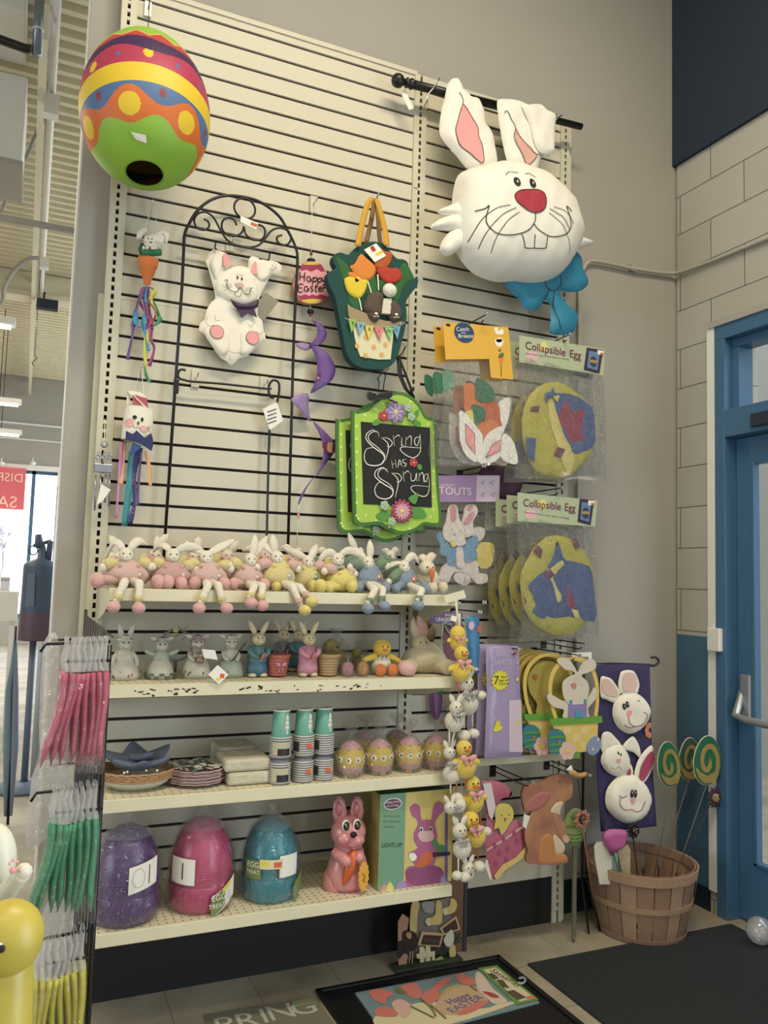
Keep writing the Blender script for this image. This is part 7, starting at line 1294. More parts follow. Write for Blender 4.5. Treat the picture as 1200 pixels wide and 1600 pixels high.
def gwrap(t, p, r, h, top=1.12):
    b = MB(); fn = lambda v: (v.x*(1+.035*math.sin(7*math.atan2(v.y, v.x)+v.z*25)+.02*math.sin(19*math.atan2(v.y, v.x))), v.y*(1+.04*math.cos(6*math.atan2(v.y, v.x)-v.z*22)), v.z)
    b.lathe([(r*.98, .003), (r*1.10, h*.10), (r*1.08, h*.3), (r*1.06, h*.45), (r*1.0, h*.65), (r*.72, h*.90)], clearmat('heavy_cellophane', alpha=.13, haze=.03, scale=14, rough=.08, bump=1.2), p, 40, fn=fn); b.lathe([(r*.72, h*.90), (r*.25, h*1.06), (r*.10, h*1.12), (r*.22, h*1.19)], clearmat('gathered_cellophane', alpha=.12, haze=.22, scale=40, rough=.2, bump=1.5), p, 40, fn=fn); b.build('film_wrap', t)
def wraplab(b, p, r, a0, a1, z0, z1, m, tilt=0, n=10):
    b.add([Vector((p.x+r*math.cos(a0+(a1-a0)*i/n), p.y+r*math.sin(a0+(a1-a0)*i/n), p.z+z+tilt*(i/n-.5))) for i in range(n+1) for z in (z0, z1)], [(2*i, 2*i+2, 2*i+3, 2*i+1) for i in range(n)], m, True)
LG2 = C('leaf_label', '#6c8040', .6)
def fine(b, p, r, a0, a1, z): wraplab(b, p, r, a0, a1, z, z+.0012, C('line_grey', '#8c8880', .7))
def words(b, p, r, a, z, s, size, m):
    V, F = glyphs(s); b.add([Vector((p.x+r*math.cos(a+x*size/r), p.y+r*math.sin(a+x*size/r), p.z+z+y*size)) for x, y in V], F, m)
PU, PK_, TL = C('plastic_purple', '#50346c', .3), C('plastic_pink', '#b83c68', .3), C('plastic_teal', '#207c8c', .3)
t, p = giant('giant purple plastic egg in cellophane at the left end of the lowest shelf', 193, 1440, -.30, .104, .285, PU); gwrap(t, p, .104, .285)
b = MB(); wraplab(b, p, .111, -1.62, -.75, .115, .195, M_paper, .02); wraplab(b, p, .1115, -1.05, -1.02, .13, .185, F_ink, 0, 2); b.tube([Vector((p.x+.1115*math.cos(-1.35+.17*math.cos(a)), p.y+.1115*math.sin(-1.35+.17*math.cos(a)), p.z+.152+.028*math.sin(a))) for a in [2*PI*k/24 for k in range(24)]], .0006, C('line_grey', '#8c8880', .7), 4, closed=True); b.build('paper_label', t)
t, p = giant('giant hot pink plastic egg in cellophane, second from the left', 311, 1420, -.28, .102, .28, PK_); gwrap(t, p, .102, .28)
b = MB(); wraplab(b, p, .109, -2.75, -1.95, .10, .18, M_paper, -.005); wraplab(b, p, .1095, -2.35, -2.31, .115, .165, F_ink, 0, 2); b.build('paper_label', t)
b = MB(); wraplab(b, p, .113, -1.45, -.55, .02, .085, M_paper, .05); wraplab(b, p, .1135, -1.45, -1.0, .01, .07, LG2, .03); words(b, p, .1142, -1.22, .055, 'EGG', .026, M_paper); words(b, p, .1142, -1.22, .030, 'TREATS', .020, M_paper); wraplab(b, p, .1142, -1.1, -.8, .075, .09, C('burst_yellow', '#d8cc2c'), .02); b.build('leaf_label', t)
t, p = giant('giant teal plastic egg in cellophane, right of the pink one', 420, 1405, -.28, .096, .258, TL); gwrap(t, p, .096, .258)
b = MB(); wraplab(b, p, .103, -1.55, -.85, .09, .16, M_paper, 0); wraplab(b, p, .1032, -1.62, -1.55, .09, .15, C('label_black', '#24221e', .5), 0, 2); wraplab(b, p, .103, -2.75, -2.15, .085, .145, LG2, 0); words(b, p, .1038, -2.45, .130, 'EGG', .024, M_paper); words(b, p, .1038, -2.45, .107, 'TREAT', .018, M_paper); wraplab(b, p, .1045, -2.2, -1.45, .12, .15, C('tag_cream', '#d8cc9c', .6), 0); wraplab(b, p, .1049, -2.15, -1.9, .13, .145, C('burst_yellow', '#d8cc2c'), 0); wraplab(b, p, .1049, -1.75, -1.5, .125, .142, C('sticker_red', '#d85c3c'), 0); b.build('paper_label', t)
b = MB(); wraplab(b, p, .107, -1.0, -.45, .02, .08, LG2, .03); b.build('leaf_label', t)
# pink blow mould rabbit
I_ = lambda q: zm(360, 1220, 3.3333, q); f = YP(-.31); Pb_ = C('blow_mould_pink', '#d08484', .3, coat=.4)
p = aty(541, 1400, -.31); p.z = ZD; t = thing('rabbit_lamp', 'glossy pink blow mould rabbit holding an orange carrot', 'rabbit figure', tuple(p))
def Q(x, y, dy=0): f_ = YP(-.31+dy); return f_.w(*f_.px(*I_([(x, y)])[0]))
b = MB(); cb = Q(600, 530); b.lathe([(.001, 0), (.058, .001), (.072, .02), (.078, .055), (.066, .10), (.052, .13), (.052, .16), (.046, .19), (.03, .21)], Pb_, (Q(605, 600).x, -.31, ZD+.001), 28, sq=(1, .8)); b.ell(Q(545, 520, .01), (.045, .045, .06), Pb_); b.ell(Q(640, 600, -.05).lerp(Q(640, 610, -.05), 1), (.05, .03, .018), Pb_); b.build('body', t)
hc = Q(615, 265, -.01); b = MB(); b.ell(hc, (.063, .055, .058), Pb_, seg=22); b.ell(Q(592, 300, -.045), (.026, .022, .022), Pb_); b.ell(Q(655, 310, -.05), (.032, .022, .022), Pb_); b.ell(Q(638, 328, -.05), (.022, .018, .012), Pb_); b.build('head', t)
for x0, x1, x2 in ((575, 568, 566), (650, 658, 660)): b = MB(); b.tube([Q(x0, 220), Q(x1, 160), Q(x2, 110), Q(x2, 80)], [.022, .027, .022, .008], Pb_, 14, flat=.55, updir=(1, 0, 0)); b.build('ear', t); b = MB(); b.tube([Q(x1, 185, -.012), Q(x1, 150, -.017), Q(x2, 110, -.014)], [.006, .013, .006], C('ear_deep_pink', '#c07070', .4), 10, flat=.3, updir=(1, 0, 0)); b.build('inner_ear', t)
for x, y in ((600, 232), (658, 228)):
    b = MB(); o = Q(x, y, -.055); b.ell(o, (.015, .008, .020), C('eye_white', '#e0d4c0', .3)); b.ell(o+Vector((.001, -.004, -.001)), (.012, .007, .016), F_ink); b.ell(o+Vector((.001, -.010, -.003)), (.005, .003, .007), C('eye_green', '#3c5c48', .3)); b.ell(o+Vector((-.004, -.011, .006)), .003, M_white, seg=6); b.build('eye', t)
b = MB(); b.ell(Q(642, 281, -.075), (.0125, .008, .011), F_ink); b.build('nose', t)
b = MB(); a0, a1 = Q(650, 360, -.055), Q(590, 545, -.055); b.tube([a0, a0.lerp(a1, .2), a0.lerp(a1, .5), a0.lerp(a1, .8), a1], [.008, .020, .022, .015, .003], C('carrot_vivid', '#d05c24', .35), 14); b.build('carrot', t)
for (x0, y0, x1, y1) in ((555, 380, 605, 420), (665, 370, 672, 400)): b = MB(); limb(b, Q(x0, y0, -.02), Q(x1, y1, -.07), .022, .018, Pb_); [b.ell(Q(x1+8, y1-10+k*9, -.078), .0065, Pb_, seg=8) for k in range(3)]; b.build('arm', t)
b = MB(); f5 = YP(-.39); st = []; u, v = f5.px(*I_([(693, 495)])[0]
)
for k in range(28): r = 1 if k % 2 else .82; a = 2*PI*k/28; st.append((u+.021*r*math.cos(a), v+.054*r*math.sin(a)))
plate(b, f5, st, 0, .002, C('tag_orange', '#e09c2c', .5)); stroke(b, f5, [(u-.006, v+.01), (u+.004, v-.002), (u-.002, v-.014), (u+.006, v-.02)], .002, .0025, F_ink); b.build('sunburst_tag', t); b = MB(); b.ell(Q(735, 575, -.0), (.010, .006, .004), F_ink, seg=8); b.build('cord', t)
# lights up box
f = YP(-.375); L0 = f.px(594, 1242); L1 = f.px(589.5, 1406); Rr1 = f.px(705, 1397)
x0, x1 = L1[0], Rr1[0]; zt_ = L0[1]; zb = ZD+.001; zt_ = min(zt_, SH[2]-.041); t = thing('inflatable_box', 'yellow and green LIGHTS UP box with a pink rabbit picture on the lowest shelf', 'box', ((x0+x1)/2, -.3, ZD))
BY, BG = C('box_yellow', '#ccb868', .6), C('box_green', '#6c9878', .6); b = MB(); b.bb((x0, -.375, zb), (x1, -.235, zt_), BY); b.build('carton', t, bevel=.001)
b = MB(); J = lambda q, m, h=.001: decal(b, f, f.P(cat(I_(q), 3)), h, m, .0003)
w_ = x1-x0; decal(b, f, [(x0, zb), (x0+.34*w_, zb), (x0+.34*w_, zt_), (x0, zt_)], .0004, BG, .0001); b.add([(x0-.0006, -.375, zb), (x0-.0006, -.235, zb), (x0-.0006, -.235, zt_), (x0-.0006, -.375, zt_)], [(0, 1, 2, 3)], C('box_olive', '#948c48', .6)); b.add([(x0, -.375, zt_+.0006), (x1, -.375, zt_+.0006), (x1, -.235, zt_+.0006), (x0, -.235, zt_+.0006)], [(0, 1, 2, 3)], C('box_top_green', '#3c6448', .6)); b.build('printed_panels', t)
b = MB(); u, v = f.px(*I_([(845, 120)])[0]); decal(b, f, oval(u, v, .035, .020, 28), .0012, M_paper, .0003); decal(b, f, oval(u, v, .032, .017, 28), .0016, C('logo_plum', '#60284c', .5), .0003); text(b, f, 'AIRBLOWN', u, v+.006, .011, M_paper, .0022); text(b, f, 'INFLATABLE', u, v-.006, .009, M_paper, .0022); textpx(b, f, 'LIGHTS UP!', I_([(788, 335)])[0], I_([(893, 335)])[0], C('letter_bottle', '#244838', .6), h=.0014, hpx=7, bold=.0006)
for k, s_ in enumerate(('- Self inflates in seconds', '- Tether stakes included', '- Weatherproof')): textpx(b, f, s_, I_([(790, 183+k*28)])[0], I_([(790+(95, 95, 62)[k], 183+k*28)])[0], C('letter_bottle', '#244838', .6), h=.0014, hpx=2.2)
b.build('lettering', t)
b = MB(); PM, PM2, FC = C('print_magenta', '#a85888', .6), C('print_plum_pink', '#8c4470', .6), C('print_facepink', '#d0a8a8', .6)
J([(935, 140), (960, 118), (985, 135), (990, 180), (1000, 205), (1020, 200), (1045, 200), (1055, 140), (1075, 108), (1105, 115), (1115, 150), (1090, 175), (1070, 200), (1065, 230), (1078, 290), (1060, 320), (1070, 340), (1085, 370), (1060, 440), (1100, 460), (1112, 490), (1095, 545), (1050, 535), (1010, 552), (950, 545), (930, 575), (890, 585), (865, 560), (885, 530), (912, 520), (910, 470), (930, 445), (960, 440), (930, 400), (930, 375), (975, 350), (955, 310), (955, 270), (975, 230), (970, 200), (945, 180)], PM, .0012); J([(915, 470), (960, 450), (1060, 440), (1105, 470), (1095, 540), (1010, 552), (950, 540), (920, 520)], PM2, .0016)
J([(975, 275), (1000, 262), (1045, 262), (1060, 290), (1045, 312), (1010, 318), (985, 305)], FC, .0017); J([(985, 245), (998, 240), (1003, 258), (990, 268)], M_paper, .0018); J([(1035, 240), (1048, 240), (1050, 260), (1038, 264)], M_paper, .0018); J([(988, 248), (996, 246), (998, 260), (990, 262)], F_ink, .0022); J([(1037, 244), (1046, 243), (1047, 258), (1039, 260)], F_ink, .0022); J([(1000, 375), (1030, 365), (1055, 385), (1040, 430), (990, 452), (965, 440)], C('print_coral', '#c8603c', .6), .0019); J([(1050, 310), (1070, 300), (1085, 330), (1110, 335), (1115, 365), (1085, 370), (1055, 340)], C('print_leafgreen', '#4c8858', .6), .0021); J([(930, 380), (955, 375), (970, 400), (950, 418), (932, 405)], M_paper, .0019)
J([(865, 530), (895, 520), (918, 545), (905, 580), (880, 585), (862, 565)], C('print_lilac', '#9884b4', .6), .002); J([(1095, 500), (1118, 505), (1120, 545), (1098, 550)], C('print_lilac', '#9884b4', .6), .002)
b.build('rabbit_picture', t)
b = MB(); J([(780, 570), (800, 540), (825, 560), (815, 610), (785, 615)], C('print_eggpink', '#c89088', .6)); J([(812, 560), (830, 525), (850, 560), (845, 600), (820, 605)], C('print_eggbutter', '#d4c868', .6), .0013); decal(b, f, f.P(I_([(1118, 150), (1132, 148), (1130, 540), (1115, 545)])), .0008, C('print_lilac_pole', '#6c5898', .6), .0002); decal(b, f, f.P(I_([(1052, 372), (1142, 368), (1142, 386), (1052, 396)])), .0018, C('print_indigo', '#2c2454', .6)); textpx(b, f, 'Indoor/Outdoor', I_([(1058, 383)])[0], I_([(1138, 377)])[0], M_paper, h=.0026, hpx=2.4); plate(b, f, f.P(I_([(1092, 538), (1145, 530), (1146, 565), (1094, 574)])), .0006, .0012, M_paper); decal(b, f, f.P(I_([(1112, 555), (1145, 550), (1146, 565), (1112, 570)])), .0013, C('sticker_red', '#d85c3c')); textpx(b, f, '4 FT TALL', I_([(1065, 578)])[0], I_([(1140, 572)])[0], C('letter_bottle', '#244838', .6), h=.001, hpx=2); b.build('small_prints', t)
# ================================================================ dangling chicks and bunnies at the shelf end
t = thing('shelf_sign_holder', 'small cream tilted tag holder clipped at the end of the top shelf', 'sign holder', tuple(aty(712, 960, -.43))); f = YP(-.44)
b = MB(); plate(b, f, f.P(zm(600, 900, 6, [(555, 185), (745, 130), (765, 205), (572, 255)])), 0, .004, M_shelf); b.build('plate', t, bevel=.001); b = MB(); b.tube([f.w(*f.px(712, 940)), f.w(*f.px(715, 965)), f.w(*f.px(717, 985))], .004, M_shelf, 6); b.tube([aty(700, 941, -.405), aty(720, 942, -.44)], .003, M_shelf, 6); b.build('stem', t); b = MB(); plate(b, f, f.P([(704, 962), (713, 963), (712, 972), (703, 969)]), .004, .005, M_paper); b.build('price_sticker', t)
Cy, Co, Cb, Cpk, Cck = C('chick_plush', '#d8b83c', .95, bump=.5, bscale=110, sheen=.4), C('chick_orange', '#c86430', .9), C('lamb_plush', '#d0c8b4', .95, bump=.5, bscale=110, sheen=.4), C('bow_pink', '#d8949c', .7), None
def gingham():
    m = mat('gingham', '#d8d4c8', .8); nt = m.node_tree; N = nt.nodes; L = nt.links; ck = N.new('ShaderNodeTexChecker'); ck.inputs['Scale'].default_value = 260; ck.inputs[1].default_value = lin('#d8d4c8'); ck.inputs[2].default_value = lin('#1c2430'); tc = N.new('ShaderNodeTexCoord'); L.new(tc.outputs['Object'], ck.inputs[0]); L.new(ck.outputs[0], N['Principled BSDF'].inputs['Base Color']); return m
Cck = gingham()
def pxm(v, Y): a = aty(700, 1100, Y); b_ = aty(701, 1100, Y); return v*(b_.x-a.x)*.94
def dangler(kind, lab, head, body, rb, rh, legs=(), feet=(), Y=-.45, back=False, ears=None):
    m = Cy if kind == 'chick' else Cb; P = lambda q, dy=0: aty(q[0], q[1], Y+dy); r = pxm(rb, Y); rr = pxm(rh, Y); c = P(body); h = P(head, -.008)
    t = thing('dangling_'+kind, lab, 'stuffed toy', tuple(c), 'dangle leg plush strung at the shelf end')
    b = MB(); b.ell(c, (r, r*.85, r*1.05), m, seg=16); b.build('body', t)
    b = MB(); b.ell(h, (rr, rr*.9, rr), m, seg=14)
    if not back: [b.ell(h+Vector((s_*rr*.35, -rr*.85, rr*.25)), rr*.12, F_ink, seg=6) for s_ in (-1, 1)]
    b.build('head', t)
    if kind == 'chick':
        if not back: b = MB(); b.ell(h+Vector((0, -rr*.95, -rr*.1)), (rr*.42, rr*.4, rr*.2), Co, seg=10); b.build('beak', t)
        for s_ in (-1, 1): b = MB(); b.ell(c+Vector((s_*r*1.0, 0, r*.35)), (r*.55, r*.3, r*.3), m, rot=RY(s_*.5), seg=10); b.build('wing', t)
    else:
        for s_ in (-1, 1): ear(t, h+Vector((s_*rr*.3, 0, rr*.7)), h+Vector((s_*rr*1.0, .0, rr*(1.9 if not ears else ears))), rr*.36, m)
        if not back: b = MB(); b.ell(h+Vector((0, -rr*.98, -rr*.05)), rr*.13, Cpk, seg=6); b.build('nose', t)
    if not back or kind == 'chick':
        b = MB(); n_ = c.lerp(h, .55)+Vector((0, -r*.75, 0)); bm = Cpk if kind == 'chick' else Cck
        for s_ in (-1, 1): b.ell(n_+Vector((s_*r*.42, 0, .0)), (r*.42, r*.12, r*.26), bm, rot=RY(-s_*.4), seg=8); b.ell(n_+Vector((s_*r*.25, 0, -r*.4)), (r*.12, r*.08, r*.35), bm, rot=RY(s_*.4), seg=8)
        b.ell(n_, (r*.14, r*.14, r*.14), bm, seg=6); b.build('bow', t)
    for a, e in legs:
        b = MB(); b.tube([P(a), P(e)], .0028, Co if kind == 'chick' else F_white, 6); b.build('leg', t)
    for q in feet:
        b = MB(); s_ = pxm(q[2] if len(q) > 2 else 8, Y); b.ell(P(q[:2], -.01), (s_, s_*.9, s_*.8), Cb, seg=12); b.build('foot', t)
    return t
dangler('chick', 'topmost dangling chick seen from behind, right under the tag holder', (715, 990), (715, 1004), 12, 12, back=True, Y=-.43)
dangler('chick', 'second dangling chick from the top with a pink bow', (721, 1021), (720, 1049), 15, 11, [((716, 1062), (717, 1082)), ((728, 1062), (742, 1080))], [(752, 1086, 8)], Y=-.46)
dangler('bunny', 'upper dangling bunny with a checked bow below the second chick', (728, 1068), (731, 1098), 17, 12, [((725, 1112), (725, 1138)), ((738, 1112), (738, 1136))], [(725, 1149, 10), (740, 1146, 9)], Y=-.44)
dangler('bunny', 'round bellied dangling bunny at the left with a checked bow', (712, 1106), (710, 1127), 15, 10, [((702, 1140), (702, 1165)), ((711, 1140), (705, 1165))], [], Y=-.465)
dangler('bunny', 'small dangling bunny face hanging by the third chick', (702, 1176), (706, 1209), 14, 9, [((704, 1222), (704, 1240))], [(714, 1247, 10)], Y=-.45)
dangler('chick', 'middle dangling chick with its head turned down and pink bow', (725, 1169), (727, 1197), 17, 12, [((716, 1208), (712, 1236)), ((728, 1210), (727, 1232))], [], Y=-.47)
dangler('chick', 'fourth dangling chick just right of the inflatable box', (738, 1225), (740, 1252), 16, 12, [((733, 1264), (733, 1285)), ((748, 1262), (752, 1290))], [], Y=-.455)
dangler('bunny', 'dangling bunny looking left beside the box corner', (703, 1262), (718, 1258), 10, 9, [], [], Y=-.48)
dangler('chick', 'lowest dangling chick with a wide orange beak', (735, 1281), (743, 1306), 16, 13, [((736, 1316), (736, 1345)), ((747, 1316), (747, 1345))], [(748, 1354, 10), (760, 1299, 8)], Y=-.46)
dangler('bunny', 'low dangling bunny with a black and white checked bow', (718, 1298), (722, 1326), 14, 11, [((716, 1336), (716, 1362)), ((728, 1336), (728, 1358))], [(714, 1368, 8), (726, 1370, 9)], Y=-.48)
dangler('bunny', 'bottommost small dangling bunny above the picket cutout', (731, 1356), (733, 1366), 8, 9, [], [], Y=-.47)
b = MB(); b.tube([aty(716, 965, -.43), aty(717, 1040, -.44), aty(718, 1150, -.43), aty(722, 1240, -.43), aty(728, 1340, -.43)], .0015, M_string, 5); b.bb(aty(712, 985, -.43), aty(719, 958, -.425), M_shelf); tag(b.build('hanging_strip'), 'thin cord strip holding the dangling plush toys', 'cord')
# ================================================================ floor: mats, trays, flags
M_mat = mat('black_carpet', '#1c2224', .95, noise=.7, nscale=160, bump=.7, bscale=220)
b = MB(); b.bb((1.63, -1.9, .0005), (2.69, -.30, .009), M_mat); tag(b.build('door_mat', bevel=.003), 'large black carpet mat in front of the blue door', 'mat')
M_rub = mat('black_rubber', '#0c0d0f', .5, bump=.2, bscale=60)
b = MB(); b.bb((.80, -.98, .0005), (1.562, -.205, .004), M_rub)
for a, c_ in (((.80, -.225, .004), (1.562, -.205, .012)), ((.80, -.98, .004), (.82, -.205, .012)), ((1.542, -.98, .004), (1.562, -.205, .012))): b.bb(a, c_, M_rub)
tag(b.build('boot_tray', bevel=.002), 'black rubber tray on the floor holding the tulip flag', 'tray')
class FF(Fr):
    pass
f = Fr((0, 0, .007), (1, 0, 0), (0, 1, 0)); 
def FP(pts): return [f.px(*p) for p in pts]
L_ = lambda q: zm(540, 1490, 3.75, q)
t = thing('garden_flag', 'packaged tulip garden flag lying on the black rubber tray', 'flag', (1.22, -.40, .006)); b = MB()
cor = [(.925, -.62), (1.515, -.565), (1.515, -.262), (.925, -.245)]
base = FP(L_([(55, 235), (880, 80), (1135, 290), (560, 440), (200, 440)]))
plate(b, f, base, -.002, .004, C('flag_sky', '#6c8488', .5)); b.build('cloth', t)
b = MB(); FC_ = {k: C('flag_'+k, c, .6) for k, c in dict(coral='#c46c60', blush='#c8a090', pale='#c4b4a0', gold='#a8945c', olive='#6c6c3c', violet='#746494', tan='#b89878', red='#a83c34', cream='#c8bc94').items()}
def L(q, k, h=.0045): decal(b, f, FP(cat(L_(q), 3)), h, FC_[k] if isinstance(k, str) else k, .0002)
L([(170, 380), (300, 330), (500, 290), (800, 330), (900, 300), (990, 300), (560, 435), (210, 435)], 'cream'); L([(560, 240), (640, 190), (760, 210), (830, 290), (740, 340), (620, 370), (540, 320)], 'gold', .0048); L([(520, 320), (600, 230), (720, 195), (800, 230), (830, 300), (700, 350), (580, 370)], 'tan', .005)
L([(140, 230), (200, 215), (280, 245), (240, 270), (230, 305), (160, 275)], 'coral', .0052); L([(325, 200), (400, 180), (440, 220), (440, 265), (390, 270), (340, 230)], 'coral', .0052); L([(500, 220), (560, 160), (620, 150), (600, 180), (540, 225)], 'coral', .0052); L([(440, 270), (470, 230), (530, 220), (550, 260), (510, 300), (460, 295)], 'coral', .0054); L([(645, 140), (690, 125), (760, 170), (740, 195), (670, 180)], 'coral', .0054); L([(170, 340), (230, 320), (300, 350), (290, 380), (190, 375)], 'coral', .0052); L([(650, 360), (720, 320), (800, 285), (830, 300), (760, 345), (680, 370)], 'coral', .0054)
L([(270, 300), (320, 275), (370, 300), (390, 330), (350, 390), (320, 370), (290, 345)], 'blush', .0056); L([(760, 130), (790, 120), (830, 170), (870, 220), (950, 290), (870, 305), (820, 260), (770, 210)], 'pale', .0056); L([(800, 232), (860, 240), (900, 265), (860, 268)], 'red', .006); L([(290, 205), (360, 235), (330, 245), (295, 235)], 'olive', .0056)
for q in ([(440, 275), (500, 330), (530, 380)], [(495, 310), (590, 395)], [(380, 320), (440, 350), (520, 390)], [(730, 200), (770, 230)]): stroke(b, f, FP(L_(q)), .006, .0062, FC_['olive'])
b.build('tulip_print', t)
b = MB(); 
def ftxt(s, p0, p1, m, hp): textpx(b, f, s, L_([p0])[0], L_([p1])[0], m, h=.0066, hpx=hp, bold=.0008)
ftxt('Happy', (600, 300), (720, 250), FC_['violet'], 8); ftxt('EASTER', (610, 350), (795, 262), FC_['violet'], 8); b.build('greeting', t)
b = MB(); Gb = C('flag_green_border', '#5c8c3c', .5); decal(b, f, FP(L_([(775, 95), (885, 78), (1132, 280), (1005, 312)])), .0064, Gb, .0002); decal(b, f, FP(L_([(805, 105), (880, 92), (1105, 272), (1020, 293)])), .0068, C('label_ivory', '#c8bc98', .5), .0002)
for q in ([(830, 130), (860, 125), (900, 155), (870, 165)], [(880, 165), (920, 165), (960, 215), (920, 210)], [(940, 235), (985, 225), (1060, 270), (1010, 285)]): decal(b, f, FP(L_(q)), .0072, C('label_photo', '#54483c', .5), .0002)
b.build('header_label', t); b = MB(); a, c_ = f.px(*L_([(845, 110)])[0]), f.px(*L_([(1000, 205)])[0]); text(b, f, 'Sassafras', (a[0]+c_[0])/2+.012, (a[1]+c_[1])/2, .042, C('label_maroon', '#4c2420', .5), .0076, math.atan2(c_[1]-a[1], c_[0]-a[0])); a = f.px(*L_([(1085, 268)])[0]); decal(b, f, [(a[0]-.02, a[1]-.006), (a[0]+.012, a[1]-.006), (a[0]+.012, a[1]+.008), (a[0]-.02, a[1]+.008)], .0074, C('sticker_red', '#d85c3c'), .0002); b.build('lettering', t)
b = MB(); b.tube([f.w(*p, .006) for p in FP(cat(L_([(1015, 155), (1045, 152), (1052, 170), (1035, 185), (1010, 182)]), 4, False))], .0045, C('hook_plastic', '#8c949c', .4), 6); b.build('hanger_hook', t)
f = Fr((0, 0, .004), (1, 0, 0), (0, 1, 0)); t = thing('spring_mat', 'grey lettered mat with a flower corner at the bottom of the frame', 'mat', (.62, -.4, 0)); b = MB(); Gm = C('mat_grey', '#6c6858', .8); plate(b, f, [(.40, -.75), (.79, -.75), (.785, -.245), (.40, -.225)], -.0035, .003, Gm); b.build('board', t)
b = MB(); [text(b, f, s_, u, v, .13, C('mat_letter', '#a8a898', .8), .0034, bold=.003) for s_, u, v in (('P', .45, -.315), ('R', .525, -.315), ('I', .585, -.31), ('N', .645, -.305), ('G', .725, -.305))]; b.build('lettering', t)
b = MB(); plate(b, f, [(.70, -.285), (.782, -.285), (.782, -.248), (.70, -.25)], .003, .005, C('mat_label_green', '#7c9068', .6)); plate(b, f, [(.72, -.275), (.765, -.275), (.765, -.257), (.72, -.257)], .005, .0055, C('mat_label_tan', '#a88468', .6)); b.build('flower_label', t)
t = thing('glass_ball', 'clear glass ball at the right frame edge on the black mat', 'ball', (2.635, -.50, .009)); b = MB(); b.ell((2.635, -.50, .064), .054, clearmat('clear_glass', alpha=.22, haze=.35, scale=3, bump=.1), seg=20); b.build('globe', t)
# picket cutout and board under the shelf end
N_ = lambda q: zm(600, 1380, 8.571, q); f = YP(-.15)
t = thing('garden_cutout', 'flat garden scene cutout with pickets and chalk signs standing on the floor under the shelf', 'cutout', tuple((lambda p: (p.x, p.y, 0))(aty(665, 1515, -.15))))
b = MB(); PT, PD, PG, PB, PY = C('cut_peach', '#a87c60', .7), C('cut_dark', '#241c18', .7), C('cut_grey', '#6c6860', .7), C('cut_cream', '#c4b890', .7), C('cut_straw', '#c0a864', .7)
def N2(q, m, h=0, th=.004, sm_=True): plate(b, f, f.P(cat(N_(q), 3) if sm_ else N_(q)), h, h+th, m)
N2([(190, 520), (250, 410), (335, 470), (300, 700), (270, 800), (320, 980), (290, 1160), (200, 1165), (190, 900)], PT, -.004, .004, False); N2([(180, 780), (280, 760), (330, 950), (260, 930), (200, 1010), (180, 980)], PD, .0, .004, False)
N2([(440, 270), (900, 200), (900, 700), (500, 900), (420, 900), (400, 600)], PG, -.006, .004, False); N2([(375, 250), (465, 250), (440, 450), (430, 640), (350, 640), (345, 480)], PY); N2([(510, 250), (660, 250), (665, 330), (640, 390), (560, 390), (515, 340)], C('cut_silver', '#8c8c88', .7), 0); N2([(690, 250), (760, 250), (770, 470), (740, 540), (620, 555), (570, 550), (540, 510), (560, 465), (640, 450), (680, 400)], PY, .002); N2([(545, 490), (575, 455), (600, 470), (605, 540), (570, 555)], PB, .0062)
N2([(780, 400), (770, 340), (870, 300), (890, 200), (950, 220), (968, 300), (930, 380), (840, 410)], PY, .002); N2([(775, 350), (830, 330), (835, 400), (790, 410)], PB, .0062)
N2([(255, 640), (380, 640), (430, 700), (440, 820), (380, 900), (290, 880), (250, 800)], PD, .003); N2([(280, 660), (330, 640), (355, 680), (340, 730), (300, 720)], PT, .0072)
for q in ([(350, 880), (330, 1060)], [(380, 890), (370, 1100)]): stroke(b, f, f.P(N_(q)), .004, .002, PT, smooth=False)
b.build('scenery', t)
b = MB(); f_ = f
for q, inn in (([(435, 810), (490, 630), (780, 655), (735, 835)], [(470, 800), (510, 670), (750, 685), (715, 815)]), ([(730, 590), (950, 430), (1000, 600), (780, 680)], [(760, 590), (935, 460), (975, 590), (790, 655)])):
    plate(b, f, f.P(N_(q)), .008, .013, C('cut_frame', '#b89468', .7)); decal(b, f, f.P(N_(inn)), .0132, C('cut_board', '#382420', .7), .0003); 
textpx(b, f, 'HOPPY', N_([(520, 740)])[0], N_([(620, 745)])[0], C('cut_chalk', '#685448', .7), h=.0142, hpx=5); textpx(b, f, 'EASTER', N_([(630, 755)])[0], N_([(725, 765)])[0], C('cut_chalk', '#685448', .7), h=.0142, hpx=5); b.build('chalk_signs', t)
b = MB(); N2([(460, 840), (520, 840), (540, 900), (520, 1100), (480, 1180), (470, 1040)], PB, .006, .004, False); N2([(545, 825), (605, 825), (610, 1130), (560, 1140), (545, 1000)], PB, .006, .004, False); N2([(625, 900), (665, 900), (665, 1090), (635, 1100)], PB, .006, .004, False); N2([(415, 930), (660, 890), (662, 955), (425, 990)], PB, .010, .004, False); b.build('picket_fence', t)
b = MB(); GD = C('cut_leaf', '#143428', .6)
for cx_, cy_ in ((760, 880), (950, 720)):
    for k in range(7): a = 2*PI*k/7; plate(b, f, f.P(N_([(cx_, cy_), (cx_+95*math.cos(a-.2), cy_+95*math.sin(a-.2)), (cx_+60*math.cos(a+.35), cy_+60*math.sin(a+.35))])), .012, .014, GD)
